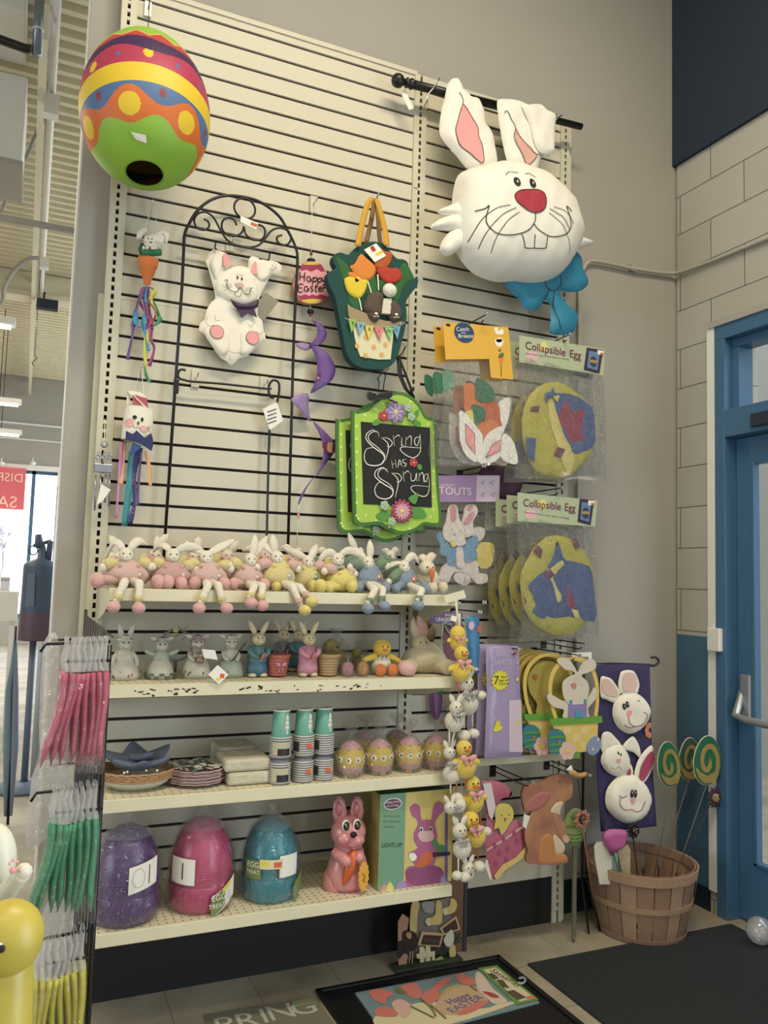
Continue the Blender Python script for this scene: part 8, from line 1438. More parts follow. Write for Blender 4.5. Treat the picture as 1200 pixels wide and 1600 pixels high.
N2([(780, 720), (880, 600), (910, 720), (870, 820), (800, 810)], C('cut_white', '#b8b8a4', .7), .013); N2([(870, 820), (935, 820), (940, 970), (880, 985), (860, 920)], PY, .006); N2([(640, 1020), (740, 960), (790, 1000), (820, 990), (800, 1080), (640, 1120), (620, 1060)], C('cut_lettuce', '#8c9850', .7), .011); N2([(345, 1110), (385, 1100), (385, 1170), (350, 1180)], C('cut_carrot', '#b46c48', .7), .008); N2([(400, 1090), (430, 1070), (470, 1110), (450, 1160), (410, 1160)], PT, .008); b.build('plants', t)
b = MB(); a = aty(612, 1518, -.15); c_ = aty(716, 1500, -.15); b.bb((a.x, -.19, .0005), (c_.x, -.12, .012), C('cut_base_green', '#2c3828', .8)); b.build('base', t, bevel=.003)
b = MB(); q0 = aty(724, 1487, -.10); b.bb((q0.x-.13, -.11, .0005), (q0.x-.008, -.098, .375), C('brown_board', '#6c4c34', .7)); b.bb((q0.x-.010, -.116, .0005), (q0.x+.006, -.094, .375), C('board_edge', '#342c38', .5)); tag(b.build('brown_board', bevel=.002), 'tall brown board with dark rounded edge behind the garden cutout', 'board')
# ================================================================ basket corner
WB = mat('basket_wood', '#8c6c54', .75, noise=.18, nscale=9, bump=.25, bscale=50); WB2 = mat('basket_wood_light', '#a08064', .75, noise=.15, nscale=12, bump=.25, bscale=50)
bc = Vector((2.286, -.184, 0)); BH = .285; t = thing('bushel_basket', 'large wooden bushel basket standing by the black mat', 'basket', tuple(bc)); rb, rt = .180, .232
nst = 20
for k in range(nst):
    b = MB(); a = 2*PI*k/nst; hw = PI/nst*.90; vs = []; n_ = 6
    for i in range(n_+1):
        s_ = i/n_; r = rb+(rt-rb)*s_**.8; z = .006+BH*s_
        for e in (-1, -.4, .4, 1):
            for rr in (r, r-.005): vs.append(bc+Vector((rr*math.cos(a+hw*e), rr*math.sin(a+hw*e), z)))
    fs = []
    for i in range(n_):
        o = i*8; p = o+8
        for j in range(3): fs += [(o+2*j, o+2*j+2, p+2*j+2, p+2*j), (o+2*j+3, o+2*j+1, p+2*j+1, p+2*j+3)]
        fs += [(o, p, p+1, o+1), (o+6, o+7, p+7, p+6)]
    b.add(vs, fs, WB if k % 3 else WB2); b.build('stave', t)
def hoop(z, w_, th, m, nm, inner=False):
    b = MB(); s_ = z/BH; r0 = rb+(rt-rb)*max(0, min(1, s_))**.8; r1 = rb+(rt-rb)*max(0, min(1, (z+w_)/BH))**.8
    sg = -1 if inner else 1; o = -.005 if inner else 0
    b.lathe([(r0+o, z), (r0+o+sg*th, z), (r1+o+sg*th, z+w_), (r1+o, z+w_)], m, bc, 48, smooth=False); b.build(nm, t)
hoop(BH-.035, .040, .007, WB2, 'rim_hoop'); hoop(BH-.030, .036, .006, WB, 'inner_rim_hoop', True); hoop(.135, .022, .005, WB2, 'middle_hoop'); hoop(.004, .020, .005, WB, 'base_hoop')
b = MB(); b.lathe([(.001, .012), (rb-.004, .012)], WB, bc, 40); b.lathe([(.001, .004), (rb-.004, .004)], WB, bc, 40); b.build('bottom', t)
b = MB(); an = -.9; [b.tube([bc+Vector((.232*math.cos(an+s_), .232*math.sin(an+s_), .26)), bc+Vector((.215*math.cos(an+s_), .215*math.sin(an+s_), .13))], .0018, C('wire_grey', '#5c5850', .5), 5) for s_ in (-.0,)]; b.tube([bc+Vector((.243*math.cos(.9+.09*math.sin(x)), .243*math.sin(.9+.09*math.sin(x)), .24+.03*math.cos(x))) for x in [2*PI*k/14 for k in range(14)]], .0022, C('wire_grey', '#5c5850', .5), 5, closed=True); b.build('wire_handle', t)
# things in the basket: pink tulip stake, cream card, teal piece, giraffe print card, dark flower
f = YP(-.26); zc = lambda q: zm(860, 1240, 3.53, q)
def stakeobj(nm, lab, cat_, fn, px_, py_, Y, foot=None):
    p = aty(px_, py_, Y); t = thing(nm, lab, cat_, (p.x, p.y, .014)); fn(t); return t
t = thing('tulip_stake', 'pink plastic tulip on a green stem in the bushel basket', 'stake', (2.22, -.2, .014)); b = MB(); puff(b, f, f.P(cat(zc([(292, 250), (300, 215), (330, 196), (410, 200), (415, 230), (405, 290), (370, 312), (335, 318), (310, 295)]), 3)), .018, .02, C('tulip_pink', '#b85494', .4), back=1); b.build('bloom', t); b = MB(); q = f.w(*f.px(*zc([(342, 318)])[0])); b.tube([q, (2.24, -.22, .02)], .004, C('stem_green', '#3c5444', .6), 6); b.ell(q, (.012, .01, .018), C('calyx_wine', '#84304c', .6)); b.build('stem', t)
f = YP(-.245); t = thing('paper_card', 'ragged cream card leaning inside the bushel basket', 'card', tuple(aty(935, 1345, -.245))); b = MB(); plate(b, f, f.P(zc([(240, 290), (255, 268), (300, 262), (340, 330), (335, 500), (270, 500), (245, 360)])), 0, .002, C('card_cream', '#ccc8b4', .8)); b.build('card', t)
f = YP(-.235); t = thing('paper_card', 'pale teal slip between the tulip and the giraffe patterned card', 'card', tuple(aty(958, 1340, -.235))); b = MB(); plate(b, f, f.P(zc([(335, 330), (350, 315), (370, 335), (368, 500), (335, 500)])), 0, .002, C('card_teal', '#8cb0a8', .8)); b.build('card', t)
f = YP(-.23); t = thing('paper_card', 'brown and cream patterned card pointing down in the basket', 'card', tuple(aty(973, 1345, -.23))); b = MB(); plate(b, f, f.P(zc([(368, 318), (425, 280), (440, 310), (438, 500), (410, 500)])), 0, .002, C('card_giraffe', '#b0a078', .8, noise=.5, nscale=60)); b.build('card', t)
def petalflower(nm, lab, x, y, Y, r, mp, mc, n_=18, stem=None, tilt=.0, ph=0):
    c = aty(x, y, Y); t = thing(nm, lab, 'flower', tuple(c) if not stem else (stem[0], stem[1], stem[2])); b = MB()
    for k in range(n_):
        a = 2*PI*k/n_+ph; R_ = RY(-a); d = Vector((math.cos(a), 0, math.sin(a))); L2 = r*(1 if k % 2 else .85)
        w_ = r*.17; n2 = Vector((-math.sin(a), 0, math.cos(a))); p0 = c+d*r*.3; b.add([p0-n2*w_*.6, p0+n2*w_*.6, c+d*L2*.7+n2*w_+Vector((0, -.006, 0)), c+d*L2+Vector((0, -.002, 0)), c+d*L2*.7-n2*w_+Vector((0, -.006, 0)), c+d*L2*.65+Vector((0, -.012, 0))], [(0, 1, 5), (1, 2, 5), (2, 3, 5), (3, 4, 5), (4, 0, 5)], mp)
    b.build('petals', t); b = MB(); b.ell(c+Vector((0, -.006, 0)), (r*.4, r*.22, r*.4), mc, seg=14)
    random.seed(int(x)); [b.ell(c+Vector((r*.3*random.uniform(-1, 1), -.006-r*.18, r*.3*random.uniform(-1, 1))), r*.06, C('seed_glint', '#c0a060', .3, metal=.5), seg=5) for _ in range(14)]; b.build('center', t)
    if stem: b = MB(); b.tube([c+Vector((0, .004, 0)), Vector(stem)], .0026, mp if not isinstance(stem, str) else mp, 6); b.build('stem', t)
    return t
PLM, DK = C('petal_plum', '#3c2438', .8), C('petal_black', '#1c1618', .8)
petalflower('dark_flower', 'black ragged flower head above the basket rim', 989, 1297, -.20, .040, DK, DK, stem=(2.33, -.15, .02))
petalflower('plum_flower', 'dark plum flower with gold specks in front of the blue wall', 1116, 1246, -.22, .052, PLM, C('flower_gold', '#8c6c4c', .5, noise=.5, nscale=200), n_=22, stem=(2.40, -.16, .02))
petalflower('sunflower_stake', 'rusty pink sunflower stake beside the brown rabbit', 909, 1280, -.24, .045, C('petal_rust', '#a86c58', .7), C('flower_brown', '#3c241c', .8), n_=18, stem=(2.11, -.12, .005), ph=.1)
# glitter eggs
def swirl(lab, x, y, rx, ry, Y, rot, foot, dim=False):
    f = YP(Y); c = f.px(x, y); t = thing('glitter_egg', lab, 'egg stake', (foot[0], foot[1], foot[2]), 'glittery egg stakes in the basket')
    u, v = c; ex_ = rx*.0031; ez_ = ry*.0029; T = lambda pts: [(u+p[0]*ex_*math.cos(rot)-p[1]*ez_*math.sin(rot), v+p[0]*ex_*math.sin(rot)+p[1]*ez_*math.cos(rot)) for p in pts]
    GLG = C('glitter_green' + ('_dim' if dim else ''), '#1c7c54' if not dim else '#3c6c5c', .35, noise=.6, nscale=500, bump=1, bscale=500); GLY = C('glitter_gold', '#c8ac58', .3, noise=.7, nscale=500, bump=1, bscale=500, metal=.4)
    b = MB(); eggp = T([(math.cos(a)*(1-.10*math.sin(a)), math.sin(a)) for a in [2*PI*k/36 for k in range(36)]]); plate(b, f, eggp, -.003, .003, GLG); b.build('egg_board', t)
    b = MB(); sp = [( .92*(1-k/40)*math.cos(-1.2+k*.22)*.92, (.92*(1-k/40))*math.sin(-1.2+k*.22)-.06) for k in range(38)]
    q = T(sp); stroke(b, f, q, ex_*.30, .0032, GLY, taper=False); low = T([(math.cos(a)*.93, math.sin(a)*.93) for a in [PI*1.08+PI*.84*k/14 for k in range(15)]]+[(.55, -.45), (0, -.62), (-.55, -.45)]); decal(b, f, low, .0036, GLY); b.build('swirl', t)
    b = MB(); b.tube([f.w(*p, .0) for p in T([(1.0*math.cos(a)*(1-.10*math.sin(a)), 1.0*math.sin(a)) for a in [2*PI*k/40 for k in range(40)]])], .0026, C('egg_trim', '#c8c0a0', .4), 6, closed=True); b.build('trim', t)
    b = MB(); b.tube([f.w(*T([(0, -1)])[0]), Vector(foot)], .0022, C('wire_grey', '#5c5850', .5), 6); b.build('wire_stem', t)
    if x < 1060: b = MB(); uu, vv = f.px(1049, 1218); plate(b, f, [(uu-.02, vv-.012), (uu+.02, vv-.008), (uu+.02, vv+.010), (uu-.02, vv+.008)], .004, .005, M_paper); b.build('sticker', t)
    return t
swirl('left green and gold glitter egg with a small white sticker', 1045, 1194, 21, 34, -.20, .18, (2.40, -.10, .02)); swirl('middle dim glitter egg, half behind the right one', 1077, 1186, 20, 33, -.15, -.05, (2.36, -.14, .02), True); swirl('right largest green and gold glitter egg', 1105, 1188, 26, 37, -.24, -.05, (2.38, -.20, .02))
# green round stake sign
f = YP(-.20); t = thing('round_stake', 'lime round metal stake sign standing behind the brown rabbit', 'stake', (2.115, -.05, 0)); H2 = lambda q: zm(870, 1180, 5.33, q)
b = MB(); u, v = f.px(*H2([(150, 600)])[0]); Lg = C('lime_metal', '#849850', .6, noise=.2, nscale=15); puff(b, f, oval(u, v, .056, .078, 28), .012, .03, Lg, back=1); [stroke(b, f, [(u-.045+k*.003, v+z), (u, v+z-.008), (u+.045-k*.003, v+z)], .003, .0128, C('lime_line', '#4c5c34', .6)) for k, z in enumerate((-.02, -.035, -.05, .05))]; b.build('disc', t)
b = MB(); textpx(b, f, 'Welcome', H2([(60, 590)])[0], H2([(160, 590)])[0], C('lime_line', '#4c5c34', .6), h=.014, hpx=6); b.build('lettering', t)
b = MB(); q = f.w(u, v-.07); b.bb((q.x-.009, q.y-.004, .02), (q.x+.009, q.y+.004, q.z), C('stake_olive', '#606048', .7)); b.tube([Vector((q.x, q.y, .03)), Vector((q.x, q.y, .0))], [.008, .002], C('stake_olive', '#606048', .7), 8); b.build('post', t)
# flower-like orange piece on the bottom right peg
f = YP(-.28); t = thing('bird_ornament', 'small orange and white bird ornament beside the bottom peg tip', 'ornament', tuple(aty(905, 1212, -.28))); b = MB(); puff(b, f, f.P(cat(zm(870, 1180, 5.33, [(100, 140), (150, 125), (180, 150), (240, 140), (255, 165), (220, 190), (150, 190), (110, 165)]), 3)), .010, .015, C('ornament_orange', '#b8884c', .6), back=1); puff(b, f, f.P(zm(870, 1180, 5.33, [(80, 120), (120, 80), (140, 130), (100, 135)])), .004, .01, F_white, back=1); b.build('body', t); b = MB(); b.tube([aty(903, 1216, -.28), aty(909, 1270, -.27)], .0016, M_blackm, 5); b.build('wire', t)
# ================================================================ purple flag with three bunny faces on a black stand
f = YP(-.15); F_ = lambda q: zm(900, 1000, 4, q)
t = thing('flag_pole', 'black metal garden flag stand with a curled hook, legs on the floor', 'flag stand', (2.07, -.15, 0))
zt_ = f.px(915, 1037)[1]; tx = f.px(912, 1100)[0]
b = MB(); b.tube([(tx, -.15, .24), (tx, -.15, zt_), ]+[f.w(*f.px(*p)) for p in [(960, 1037), (1015, 1039)]], .0055, M_blackm, 8); b.tube([f.w(*f.px(*p)) for p in cat(F_([(460, 158), (490, 160), (512, 145), (515, 125), (495, 108), (470, 110)]), 4, False)], .0055, M_blackm, 8); b.build('arm', t)
for q0, q1 in (((2.038, -.153, .0), 0), ((2.101, -.149, .0), 1)): b = MB(); b.tube([(tx+(.012 if q1 else -.004), -.15, .42), (tx+(.018 if q1 else -.006), -.15, .25), q0], .0045, M_blackm, 6); b.build('leg', t)
b = MB(); b.tube([(tx-.02, -.15, .25), (tx+.035, -.15, .25)], .0045, M_blackm, 6); b.build('step_bar', t)
t = thing('garden_flag', 'purple garden flag with three white puffy bunny faces', 'flag', tuple(aty(980, 1290, -.16))); f = YP(-.16)
Pf = C('flag_purple', '#38305c', .85, noise=.1, nscale=10); b = MB(); fl = f.P([(931, 1039), (972, 1037.5), (1015, 1038), (1016, 1130), (1019, 1210), (1026, 1291), (982, 1296), (940, 1300), (932, 1200), (929, 1100)])
V, F3 = tri(fl, .03); b.add([f.w(u, v, .006*math.sin(u*38)*min(1, (zt_-v)*4)) for u, v in V], F3, Pf, True); b.build('cloth', t, solid=.0015)
def face(nm, head, ears_, feat, tall=.025):
    b = MB(); hh = puff(b, f, f.P(cat(F_(head), 3)), tall, .05, F_white, base=.008, wr=.0025)
    b.build(nm, t)
    for e, inner, col in ears_:
        b = MB(); he = puff(b, f, f.P(cat(F_(e), 3)), .006, .012, F_white, base=.009)
        if inner: decal(b, f, f.P(cat(F_(inner), 3)), .0165, col)
        b.build('ear', t)
    b = MB(); feat(b, hh); b.build('face_features', t)
PE, RE, LE = C('flag_palepink', '#dcb8ac', .8), C('flag_rose', '#a83c5c', .8), C('line_wine', '#803040', .7)
def ft1(b, hh):
    for x, y in ((300, 415), (320, 402)): u = PX(f, F_([(x, y)]), hh)[0]; decal(b, f, oval(u[0], u[1], .009, .014, 12, .3), hh, F_ink, .003); decal(b, f, oval(u[0]+.001, u[1]+.002, .002, .005, 8), hh, F_white, .0042)
    decal(b, f, PX(f, F_([(312, 465), (325, 440), (348, 440), (345, 465), (328, 488)]), hh), hh, F_pink, .003)
    for q in ([(328, 488), (335, 520), (370, 540), (420, 525), (445, 470), (420, 450)], [(300, 530), (330, 548), (375, 540)], [(385, 375), (395, 380)]): stroke(b, f, PX(f, F_(q), hh), .003, hh, LE, .003)
face('upper_face', [(240, 370), (285, 335), (340, 325), (395, 345), (445, 400), (455, 450), (430, 520), (390, 560), (345, 583), (300, 578), (250, 540), (222, 480), (222, 420)], [([(255, 280), (262, 230), (280, 192), (350, 192), (385, 260), (385, 300), (370, 335), (330, 325), (270, 332)], [(275, 290), (285, 210), (345, 205), (365, 260), (350, 310), (300, 320)], PE), ([(145, 235), (180, 228), (220, 250), (265, 320), (262, 345), (235, 390), (180, 370), (145, 350)], [(150, 250), (190, 245), (240, 310), (235, 350), (160, 330)], PE)], ft1)
def ft2(b, hh):
    for x, y in ((262, 705), (278, 715)): u = PX(f, F_([(x, y)]), hh)[0]; decal(b, f, oval(u[0], u[1], .004, .006, 10), hh, F_ink, .003)
    decal(b, f, PX(f, F_([(250, 745), (275, 740), (278, 755), (265, 768), (252, 760)]), hh), hh, F_pink, .003); stroke(b, f, PX(f, F_([(215, 790), (240, 808), (265, 790), (285, 815)]), hh), .0025, hh, C('line_soft', '#9c9088', .7), .003)
face('middle_face', [(200, 660), (260, 645), (300, 680), (325, 740), (320, 800), (290, 835), (250, 850), (190, 825), (150, 770), (155, 710)], [([(150, 690), (148, 620), (160, 578), (200, 572), (240, 610), (270, 655), (190, 668), (170, 700)], None, None), ([(285, 655), (340, 600), (370, 625), (392, 680), (392, 735), (350, 700), (305, 685)], None, None)], ft2)
def ft3(b, hh):
    for x, y in ((348, 960), (370, 960)): u = PX(f, F_([(x, y)]), hh)[0]; decal(b, f, oval(u[0], u[1], .009, .018, 12), hh, F_ink, .003); decal(b, f, oval(u[0], u[1]+.005, .002, .006, 8), hh, F_white, .0042)
    decal(b, f, PX(f, F_([(335, 992), (355, 988), (373, 994), (360, 1025), (350, 1025)]), hh), hh, F_pink, .003)
    for q in ([(268, 972), (290, 985), (318, 972)], [(280, 985), (272, 1020), (300, 1060), (345, 1058), (375, 1072), (410, 1060), (425, 1018), (435, 1010)]): stroke(b, f, PX(f, F_(q), hh), .003, hh, LE, .003)
face('lower_face', [(230, 870), (270, 840), (340, 835), (400, 870), (445, 940), (455, 1000), (430, 1080), (370, 1130), (310, 1145), (240, 1110), (185, 1050), (175, 980), (190, 920)], [([(358, 850), (370, 770), (410, 700), (465, 655), (475, 720), (470, 800), (410, 895)], [(378, 870), (388, 790), (430, 715), (465, 690), (468, 760), (410, 868)], RE), ([(270, 845), (320, 800), (330, 770), (345, 800), (340, 845)], [(300, 835), (322, 795), (325, 835)], RE)], ft3, .035)
b = MB(); u, v = f.px(*F_([(450, 563)])[0]); [puff(b, f, oval(u+.016*math.cos(a), v+.022*math.sin(a), .012, .014, 12), .003, .006, C('flower_orange', '#c8784c', .8), base=.009) for a in [PI*.5+PI*k/4 for k in range(5)]]; b.build('orange_flower', t)
# ================================================================ wire rack with packets in the foreground
XG = -.058; NY, FYg = -1.2, -.46
t = thing('wire_rack', 'black wire grid rack standing at the left with pegs full of bagged packets', 'rack', (XG, -.83, 0))
b = MB()
b.tube([(XG, NY, 0), (XG, NY, 1.308)], .006, M_blackm, 8); b.tube([(XG, NY+.022, 0), (XG, NY+.022, 1.29)], .004, M_blackm, 8); b.build('near_upright', t)
b = MB()
for k in range(9): b = MB(); y = NY+.09+k*.08; b.tube([(XG, y, 0), (XG, y, 1.335)], .0035, M_blackm, 6); b.build('grid_wire', t)
for z in (.25, .50, .75, 1.0, 1.25): b = MB(); b.tube([(XG, NY, z), (XG, FYg, z)], .0035, M_blackm, 6); b.build('cross_wire', t)
b = MB(); b.tube([(XG, FYg, 0), (XG, FYg, 1.35)], .005, M_blackm, 8); b.build('far_upright', t)
b = MB(); [b.bb((XG-.16, y-.012, 0), (XG+.02, y+.012, .02), M_blackm) for y in (NY+.02, FYg-.02)]; b.build('foot', t)
PKF = clearmat('packet_film', alpha=.10, haze=.03, scale=45, rough=.15, bump=1.2); PKT = clearmat('packet_film_gathered', alpha=.10, haze=.42, scale=70, rough=.15, bump=1.6)
def packrow(zpeg, ztop, zbot, Y, col, name, labs, xs_top, xs_bot, grp, cat_):
    m = C('bag_'+name, col, .35, bump=.4, bscale=30, noise=.12, nscale=25)
    b = MB(); b.tube([(XG, Y, zpeg), (XG-.125, Y, zpeg-.004), (XG-.135, Y, zpeg-.02)], .0032, M_blackm, 6); b.tube([(XG, Y-.04, zpeg-.035), (XG-.09, Y-.04, zpeg-.036)], .0028, M_blackm, 6); b.build('peg', t)
    for k, lb in enumerate(labs):
        x0, x1 = xs_top[k], xs_bot[k]; p = thing(name+'_packet', lb, cat_, (x0, Y, zpeg), grp); n_ = 12
        b = MB(); vs = []; seg = 12
        for i in range(n_+1):
            s_ = i/n_; z = ztop+(zbot-ztop)*s_; x = x0+(x1-x0)*s_**1.3+.004*math.sin(s_*5+k); w_ = .0098*(1-.25*s_)*(1 if s_ < .85 else max(.15, (1-s_)/.15)); d = .040*(1-.3*s_)*(1 if s_ < .85 else max(.3, (1-s_)/.15)); yo = -.010*math.sin(s_*3+k*.7)
            for j in range(seg): a = 2*PI*j/seg; vs.append((x+w_*math.cos(a), Y-.02+yo+d*math.sin(a), z))
        fs = [(i*seg+j, i*seg+(j+1) % seg, (i+1)*seg+(j+1) % seg, (i+1)*seg+j) for i in range(n_) for j in range(seg)]+[tuple(range(seg))[::-1]]; b.add(vs, fs, m, True); b.build('folded_cloth', p)
        b = MB(); vs = []
        for i in range(n_+1):
            s_ = i/n_; z = zpeg+.012+(zbot-.008-zpeg-.012)*s_; tt = max(0, (ztop-z)/(ztop-zbot)); x = x0+(x1-x0)*min(1, tt)**1.3+(.004*math.sin(s_*5+k) if tt > 0 else .003*math.sin(s_*30+k)); w_ = .0042+.0070*min(1, s_*2.5); d = .046*(.55+.45*min(1, s_*3)); yo = -.010*math.sin(tt*3+k*.7)
            for j in range(seg): a = 2*PI*j/seg; vs.append((x+w_*math.cos(a), Y-.02+yo+d*math.sin(a)+.003*math.sin(a*5+i), z))
        fs = [(i*seg+j, i*seg+(j+1) % seg, (i+1)*seg+(j+1) % seg, (i+1)*seg+j) for i in range(n_) for j in range(seg)]; kk = seg*3; b.add(vs, fs[kk:], PKF, True); b.add(vs, fs[:kk], PKT, True); b.build('clear_bag', p)
ordw = ['leftmost', 'second', 'third', 'fourth', 'fifth', 'sixth', 'seventh', 'rightmost']
def lb(c, row): return ['%s %s packet hanging in the %s row of the wire rack' % (w_ if w_ in ('leftmost', 'rightmost') else w_+' from left', c, row) for w_ in ordw]
def xrow(pxs, py, Y): return [aty(x, py, Y).x for x in pxs]
Yr = -1.22
z1 = lambda y: aty(110, y, Yr).z
packrow(z1(1003), z1(1048), z1(1192), Yr, '#c4506c', 'pink', lb('pink', 'top'), xrow([100, 110, 118, 127, 136, 145, 153, 160], 1050, Yr), xrow([66, 80, 91, 107, 121, 134, 145, 155], 1190, Yr), 'pink bagged packets', 'package')
packrow(z1(1232), z1(1275), z1(1418), Yr, '#2c8c5c', 'green', lb('green', 'middle'), xrow([82, 91, 99, 107, 116, 125, 135, 144], 1275, Yr), xrow([46, 58, 77, 86, 100, 112, 123, 141], 1418, Yr), 'green bagged packets', 'package')
packrow(z1(1458), z1(1505), z1(1660), Yr, '#b8b034', 'lime', lb('lime yellow', 'bottom'), xrow([56, 64, 74, 86, 96, 105, 114, 124], 1505, Yr), xrow([38, 50, 62, 78, 90, 104, 113, 123], 1660, Yr), 'lime bagged packets', 'package')
# sheets of clear film on the left of each row
for k, (y0, y1, x0, x1, xb0, xb1, lab) in enumerate(((1000, 1185, 70, 92, 62, 70, 'long clear bag hanging left of the pink packets'), (1195, 1320, 58, 110, 40, 62, 'loose clear bags bunched above the green packets at the left'), (1400, 1545, 78, 112, 38, 52, 'clear bag tops bunched above the lime packets'))):
    Yb = Yr+.09; b = MB(); f = YP(Yb); tt = thing('clear_bag', lab, 'bag', tuple(aty((x0+x1)/2, y0, Yb))); puff(b, f, f.P(cat([(x0, y0), (x1, y0-2), (x1-4, (y0+y1)/2), (xb1, y1), (xb0, y1), ((x0+xb0)/2-4, (y0+y1)/2)], 3)), .012, .02, clearmat('milky_film', alpha=.10, haze=.36, scale=60, rough=.15, bump=1.6), wr=.004, back=1); b.build('film', tt); b = MB(); q = aty((x0+x1)/2, y0, Yb); b.tube([q, (XG, q.y, q.z+.002)], .0028, M_blackm, 5); b.build('peg', tt)
# white bunny and yellow chick inflatable at the very left edge
Yf = -2.1; Q = lambda x, y, dy=0: aty(x, y, Yf+dy); IW, IY = C('vinyl_white', '#d0ccb8', .4), C('vinyl_yellow', '#b8a438', .4)
t = thing('inflatable_figure', 'white bunny with pink paw print holding a yellow chick at the left frame edge', 'inflatable figure', (Q(0, 1500).x-.02, Yf, 0))
c0 = Q(-12, 1345); b = MB(); s_ = (Q(30, 1345)-Q(0, 1345)).length/30
b.ell(c0, (38*s_, 30*s_, 62*s_), IW, seg=22); b.lathe([(34*s_, -.02), (42*s_, -c0.z*.5), (46*s_, -c0.z+.01)], IW, c0, 24); b.build('bunny_body', t)
b = MB(); limb(b, Q(5, 1400, -.02), Q(37, 1362, -.045), 17*s_, 14*s_, IW); b.build('arm', t)
b = MB(); f = YP(Yf-.045-15*s_)
for x, y, rx, ry in ((20, 1361, 5.5, 5.5), (15, 1350, 2, 3), (20, 1345, 2.2, 3), (27, 1348, 2.2, 3), (31, 1360, 2, 2.4)): q = f.px(x, y); b.ell(f.w(*q, -.002), (rx*s_, .003, ry*s_), F_pink, seg=10)
b.build('paw_print', t)
cy = Q(12, 1465, -.07); b = MB(); b.ell(cy, (58*s_*.92, 48*s_, 62*s_*.92), IY, seg=26); b.build('chick_head', t)
b = MB(); cb = Q(0, 1640, -.06); b.lathe([(20*s_, .11), (40*s_, .09), (46*s_, 0), (44*s_, -.3), (40*s_, -cb.z+.002)], IY, cb, 24); b.build('chick_body', t)
b = MB(); e = Q(1, 1480, -.07-48*s_*.92); b.ell(e, (7*s_, 4*s_, 8*s_), M_white, seg=12); b.ell(e+Vector((.001, -.004, 0)), (5*s_, 3*s_, 6*s_), F_ink, seg=10); b.build('eye', t)
# ================================================================ beyond the end of the wall at the left
Yt = 3.0; Q = lambda x, y, dy=0: aty(x, y, Yt+dy); TK, TK2 = C('tank_slate', '#44546e', .5), C('tank_maroon', '#604858', .5)
p = Q(57, 1000); tc0, tc1 = Q(59, 870), Q(53, 1000); r = (Q(88, 920)-Q(30, 920)).length/2
t = thing('gas_tank', 'dark gas tank with valve and gauge ring on a post near the shop window', 'tank', (p.x, Yt, 0))
b = MB(); z0, z1_ = tc1.z, tc0.z; zm_ = z0+(z1_-z0)*.34; b.lathe([(.001, z0), (r*1.0, z0), (r*1.02, z0+.01), (r*1.0, zm_)], TK2, (p.x, Yt, 0), 30); b.lathe([(r*.99, zm_), (r*.97, z1_-.07), (r*.9, z1_-.045), (r*.45, z1_-.02), (r*.26, z1_-.01), (r*.2, z1_+.06), (r*.12, z1_+.09)], TK, (p.x, Yt, 0), 30); b.build('cylinder', t)
b = MB(); qa, qb = Q(62, 845), Q(60, 872); b.tube([(p.x, Yt, z1_+.06), Q(61, 850), Q(60, 835)], [.02, .03, .02], TK, 10); b.tube([Q(52, 853), Q(70, 848), Q(80, 845)], .012, TK, 8); b.tube([Q(79, 845), Q(75, 880)], .02, TK, 8); b.build('valve', t)
b = MB(); g = Q(52, 860); b.tube([g+Vector((.028*math.cos(a), 0, .03*math.sin(a))) for a in [2*PI*k/20 for k in range(20)]], .005, TK, 6, closed=True); b.build('gauge_ring', t)
f = YP(Yt-r-.004); b = MB(); plate(b, f, f.P([(43, 895), (55, 895), (53, 948), (39, 948)]), 0, .002, C('tank_label', '#6c7c90', .5)); b.build('label', t)
b = MB(); b.tube([(p.x-.02, Yt, 0), (p.x-.02, Yt, z0)], .022, C('post_slate', '#5c6c84', .5), 12); b.lathe([(.001, 0), (.2, 0), (.2, .02), (.03, .05)], C('post_slate', '#5c6c84', .5), (p.x-.02, Yt, 0), 24); b.build('stand', t)
tag(part('steel_post', None, lambda b: b.tube([(p.x+.05, Yt+.35, 0), (p.x+.05, Yt+.35, 1.02)], .03, C('pale_steel', '#a0a8b4', .4), 10)), 'pale steel post standing right of the dark tank post', 'post')
# desk with box, folded parasol
Yd = 5.0; a, c_ = aty(-60, 925, Yd), aty(27, 960, Yd); t = thing('desk', 'grey white counter with a small box at the left frame edge', 'desk', ((a.x+c_.x)/2, Yd, 0))
b = MB(); b.bb((a.x-.3, Yd, c_.z-.06), (c_.x, Yd+.7, a.z+.01), M_white); b.build('worktop', t); b = MB(); b.bb((a.x-.25, Yd+.04, 0), (c_.x-.16, Yd+.62, c_.z-.061), C('counter_grey', '#8c909c', .6)); b.build('panel', t); b = MB(); b.bb((c_.x-.06, Yd+.02, 0), (c_.x-.02, Yd+.06, c_.z-.061), M_white); b.build('leg', t)
q = aty(8, 912, Yd+.3); b = MB(); b.bb((q.x-.04, Yd+.25, a.z+.0115), (q.x+.04, Yd+.33, a.z+.14), C('carton_white', '#c8c8c8', .6)); b.bb((q.x-.04, Yd+.249, a.z+.10), (q.x+.04, Yd+.2505, a.z+.125), C('carton_band', '#9c98a8', .6)); tag(b.build('carton'), 'small white carton on the counter by the window', 'box')
Yp_ = 2.2; tp, bt = aty(24, 992, Yp_), aty(12, 1290, Yp_); t = thing('parasol', 'tall folded parasol in teal and red stripes at the left edge', 'parasol', (bt.x, Yp_, 0))
b = MB(); d = bt-tp; PS = [C('parasol_teal', '#74909c', .8), C('parasol_red', '#b47c80', .8), C('parasol_slate', '#8088a0', .8)]
for k in range(3):
    o = Vector((.012*(k-1), .012*(k % 2), 0)); b.tube([tp+o*.2, tp+d*.15+o*.6, tp+d*.3+o+Vector((-.012 if k == 0 else 0, 0, 0)), tp+d*.6+o*1.6, tp+d*.95+o*1.2], [.006, .012, .018, .022, .008], PS[k], 8)
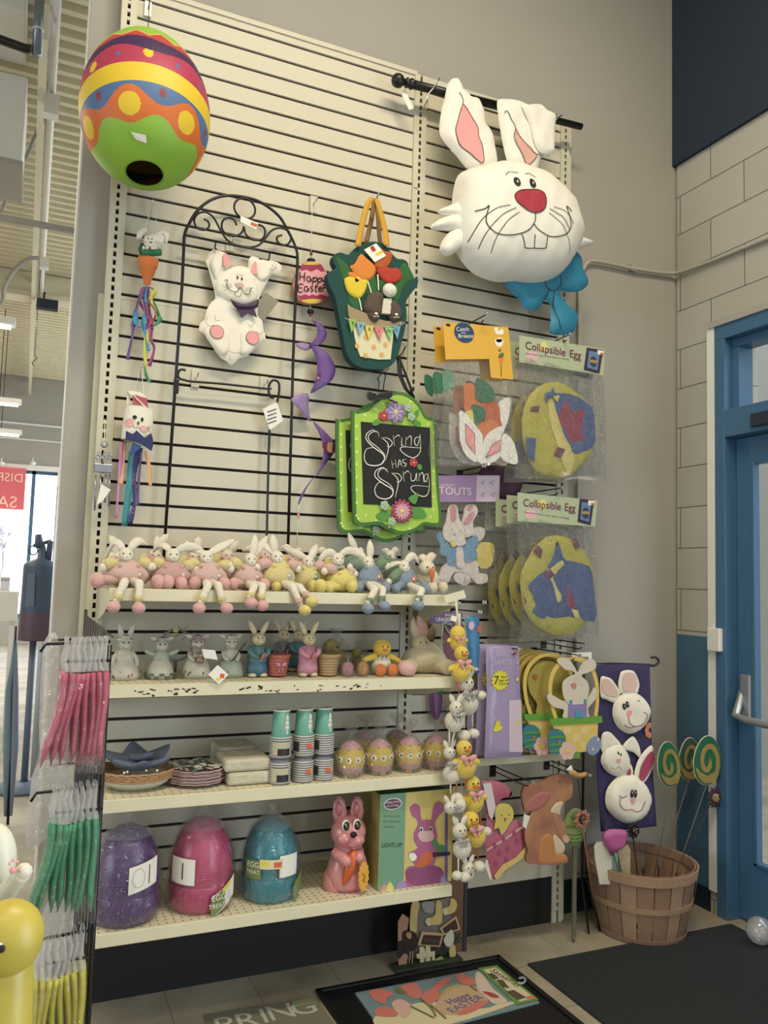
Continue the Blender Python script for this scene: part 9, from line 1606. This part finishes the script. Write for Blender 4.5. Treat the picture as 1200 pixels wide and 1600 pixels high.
b.build('folded_canopy', t); b = MB(); b.tube([tp+Vector((0, 0, .05)), (bt.x, Yp_, 0.0)], .008, M_blackm, 8); b.build('pole', t)
tag(part('paper_notice', None, lambda b: b.bb(aty(90, 790, .5) if False else aty(89, 760, 14.4), aty(92, 737, 14.45), M_paper)), 'small paper notice on the right edge of the far window', 'notice')
# ================================================================ sub-parts go under the part they sit on
RULES = {'paw': ('arm',), 'cuff': ('leg',), 'face': ('head', 'tube_body'), 'beak': ('head',), 'nose': ('head', 'body'), 'eye': ('head', 'body', 'chick_head'), 'lettering': ('header_card', 'header_label', 'wooden_egg', 'disc', 'printed_panels', 'board', 'banner', 'bags'), 'greeting': ('cloth',), 'tulip_print': ('cloth',),
         'round_logo': ('header_card',), 'card_print': ('header_card',), 'picture_label': ('header_card',), 'chalk_lettering': ('chalk_panel',), 'care_label': ('shell',), 'rim_hoop': (), 'sticker': ('egg_board',), 'daisies': ('tin_shell',), 'dots': ('tin_shell', 'egg'),
         'inner_ear': ('ear',), 'bunny_print': ('end_cup',), 'paw_print': ('arm',), 'paw_prints': ('bunny_rear',), 'button': ('body',), 'patch': ('body',), 'painted_sprigs': ('skirt',), 'check_border': ('skirt',), 'hat': ('head',), 'shell_edge': ('eggshell',), 'pink_patches': ('body',), 'face_lines': ('body',), 'mouth_and_whiskers': ('head',),
         'starburst': ('bags',), 'prints': ('bags',), 'rabbit_picture': ('carton',), 'small_prints': ('carton',), 'swirl': ('egg_board',), 'spots': ('twirler',), 'bow': ('basket', 'body', 'tube_body'), 'face_features': ('lower_face',), 'labels': ('end_cup', 'contents')}
def mid(o):
    bb = [Vector(c) for c in o.bound_box]; return sum(bb, Vector())/8
bpy.context.view_layer.update()
for root in [o for o in bpy.data.objects if o.parent is None and o.type == 'EMPTY']:
    kids = [o for o in bpy.data.objects if o.parent == root]
    for o in kids:
        base = o.name.split('.')[0]
        for want in RULES.get(base, ()):
            c = [k for k in kids if k.name.split('.')[0] == want and k.parent == root]
            if c: o.parent = min(c, key=lambda k: (mid(k)-mid(o)).length); break
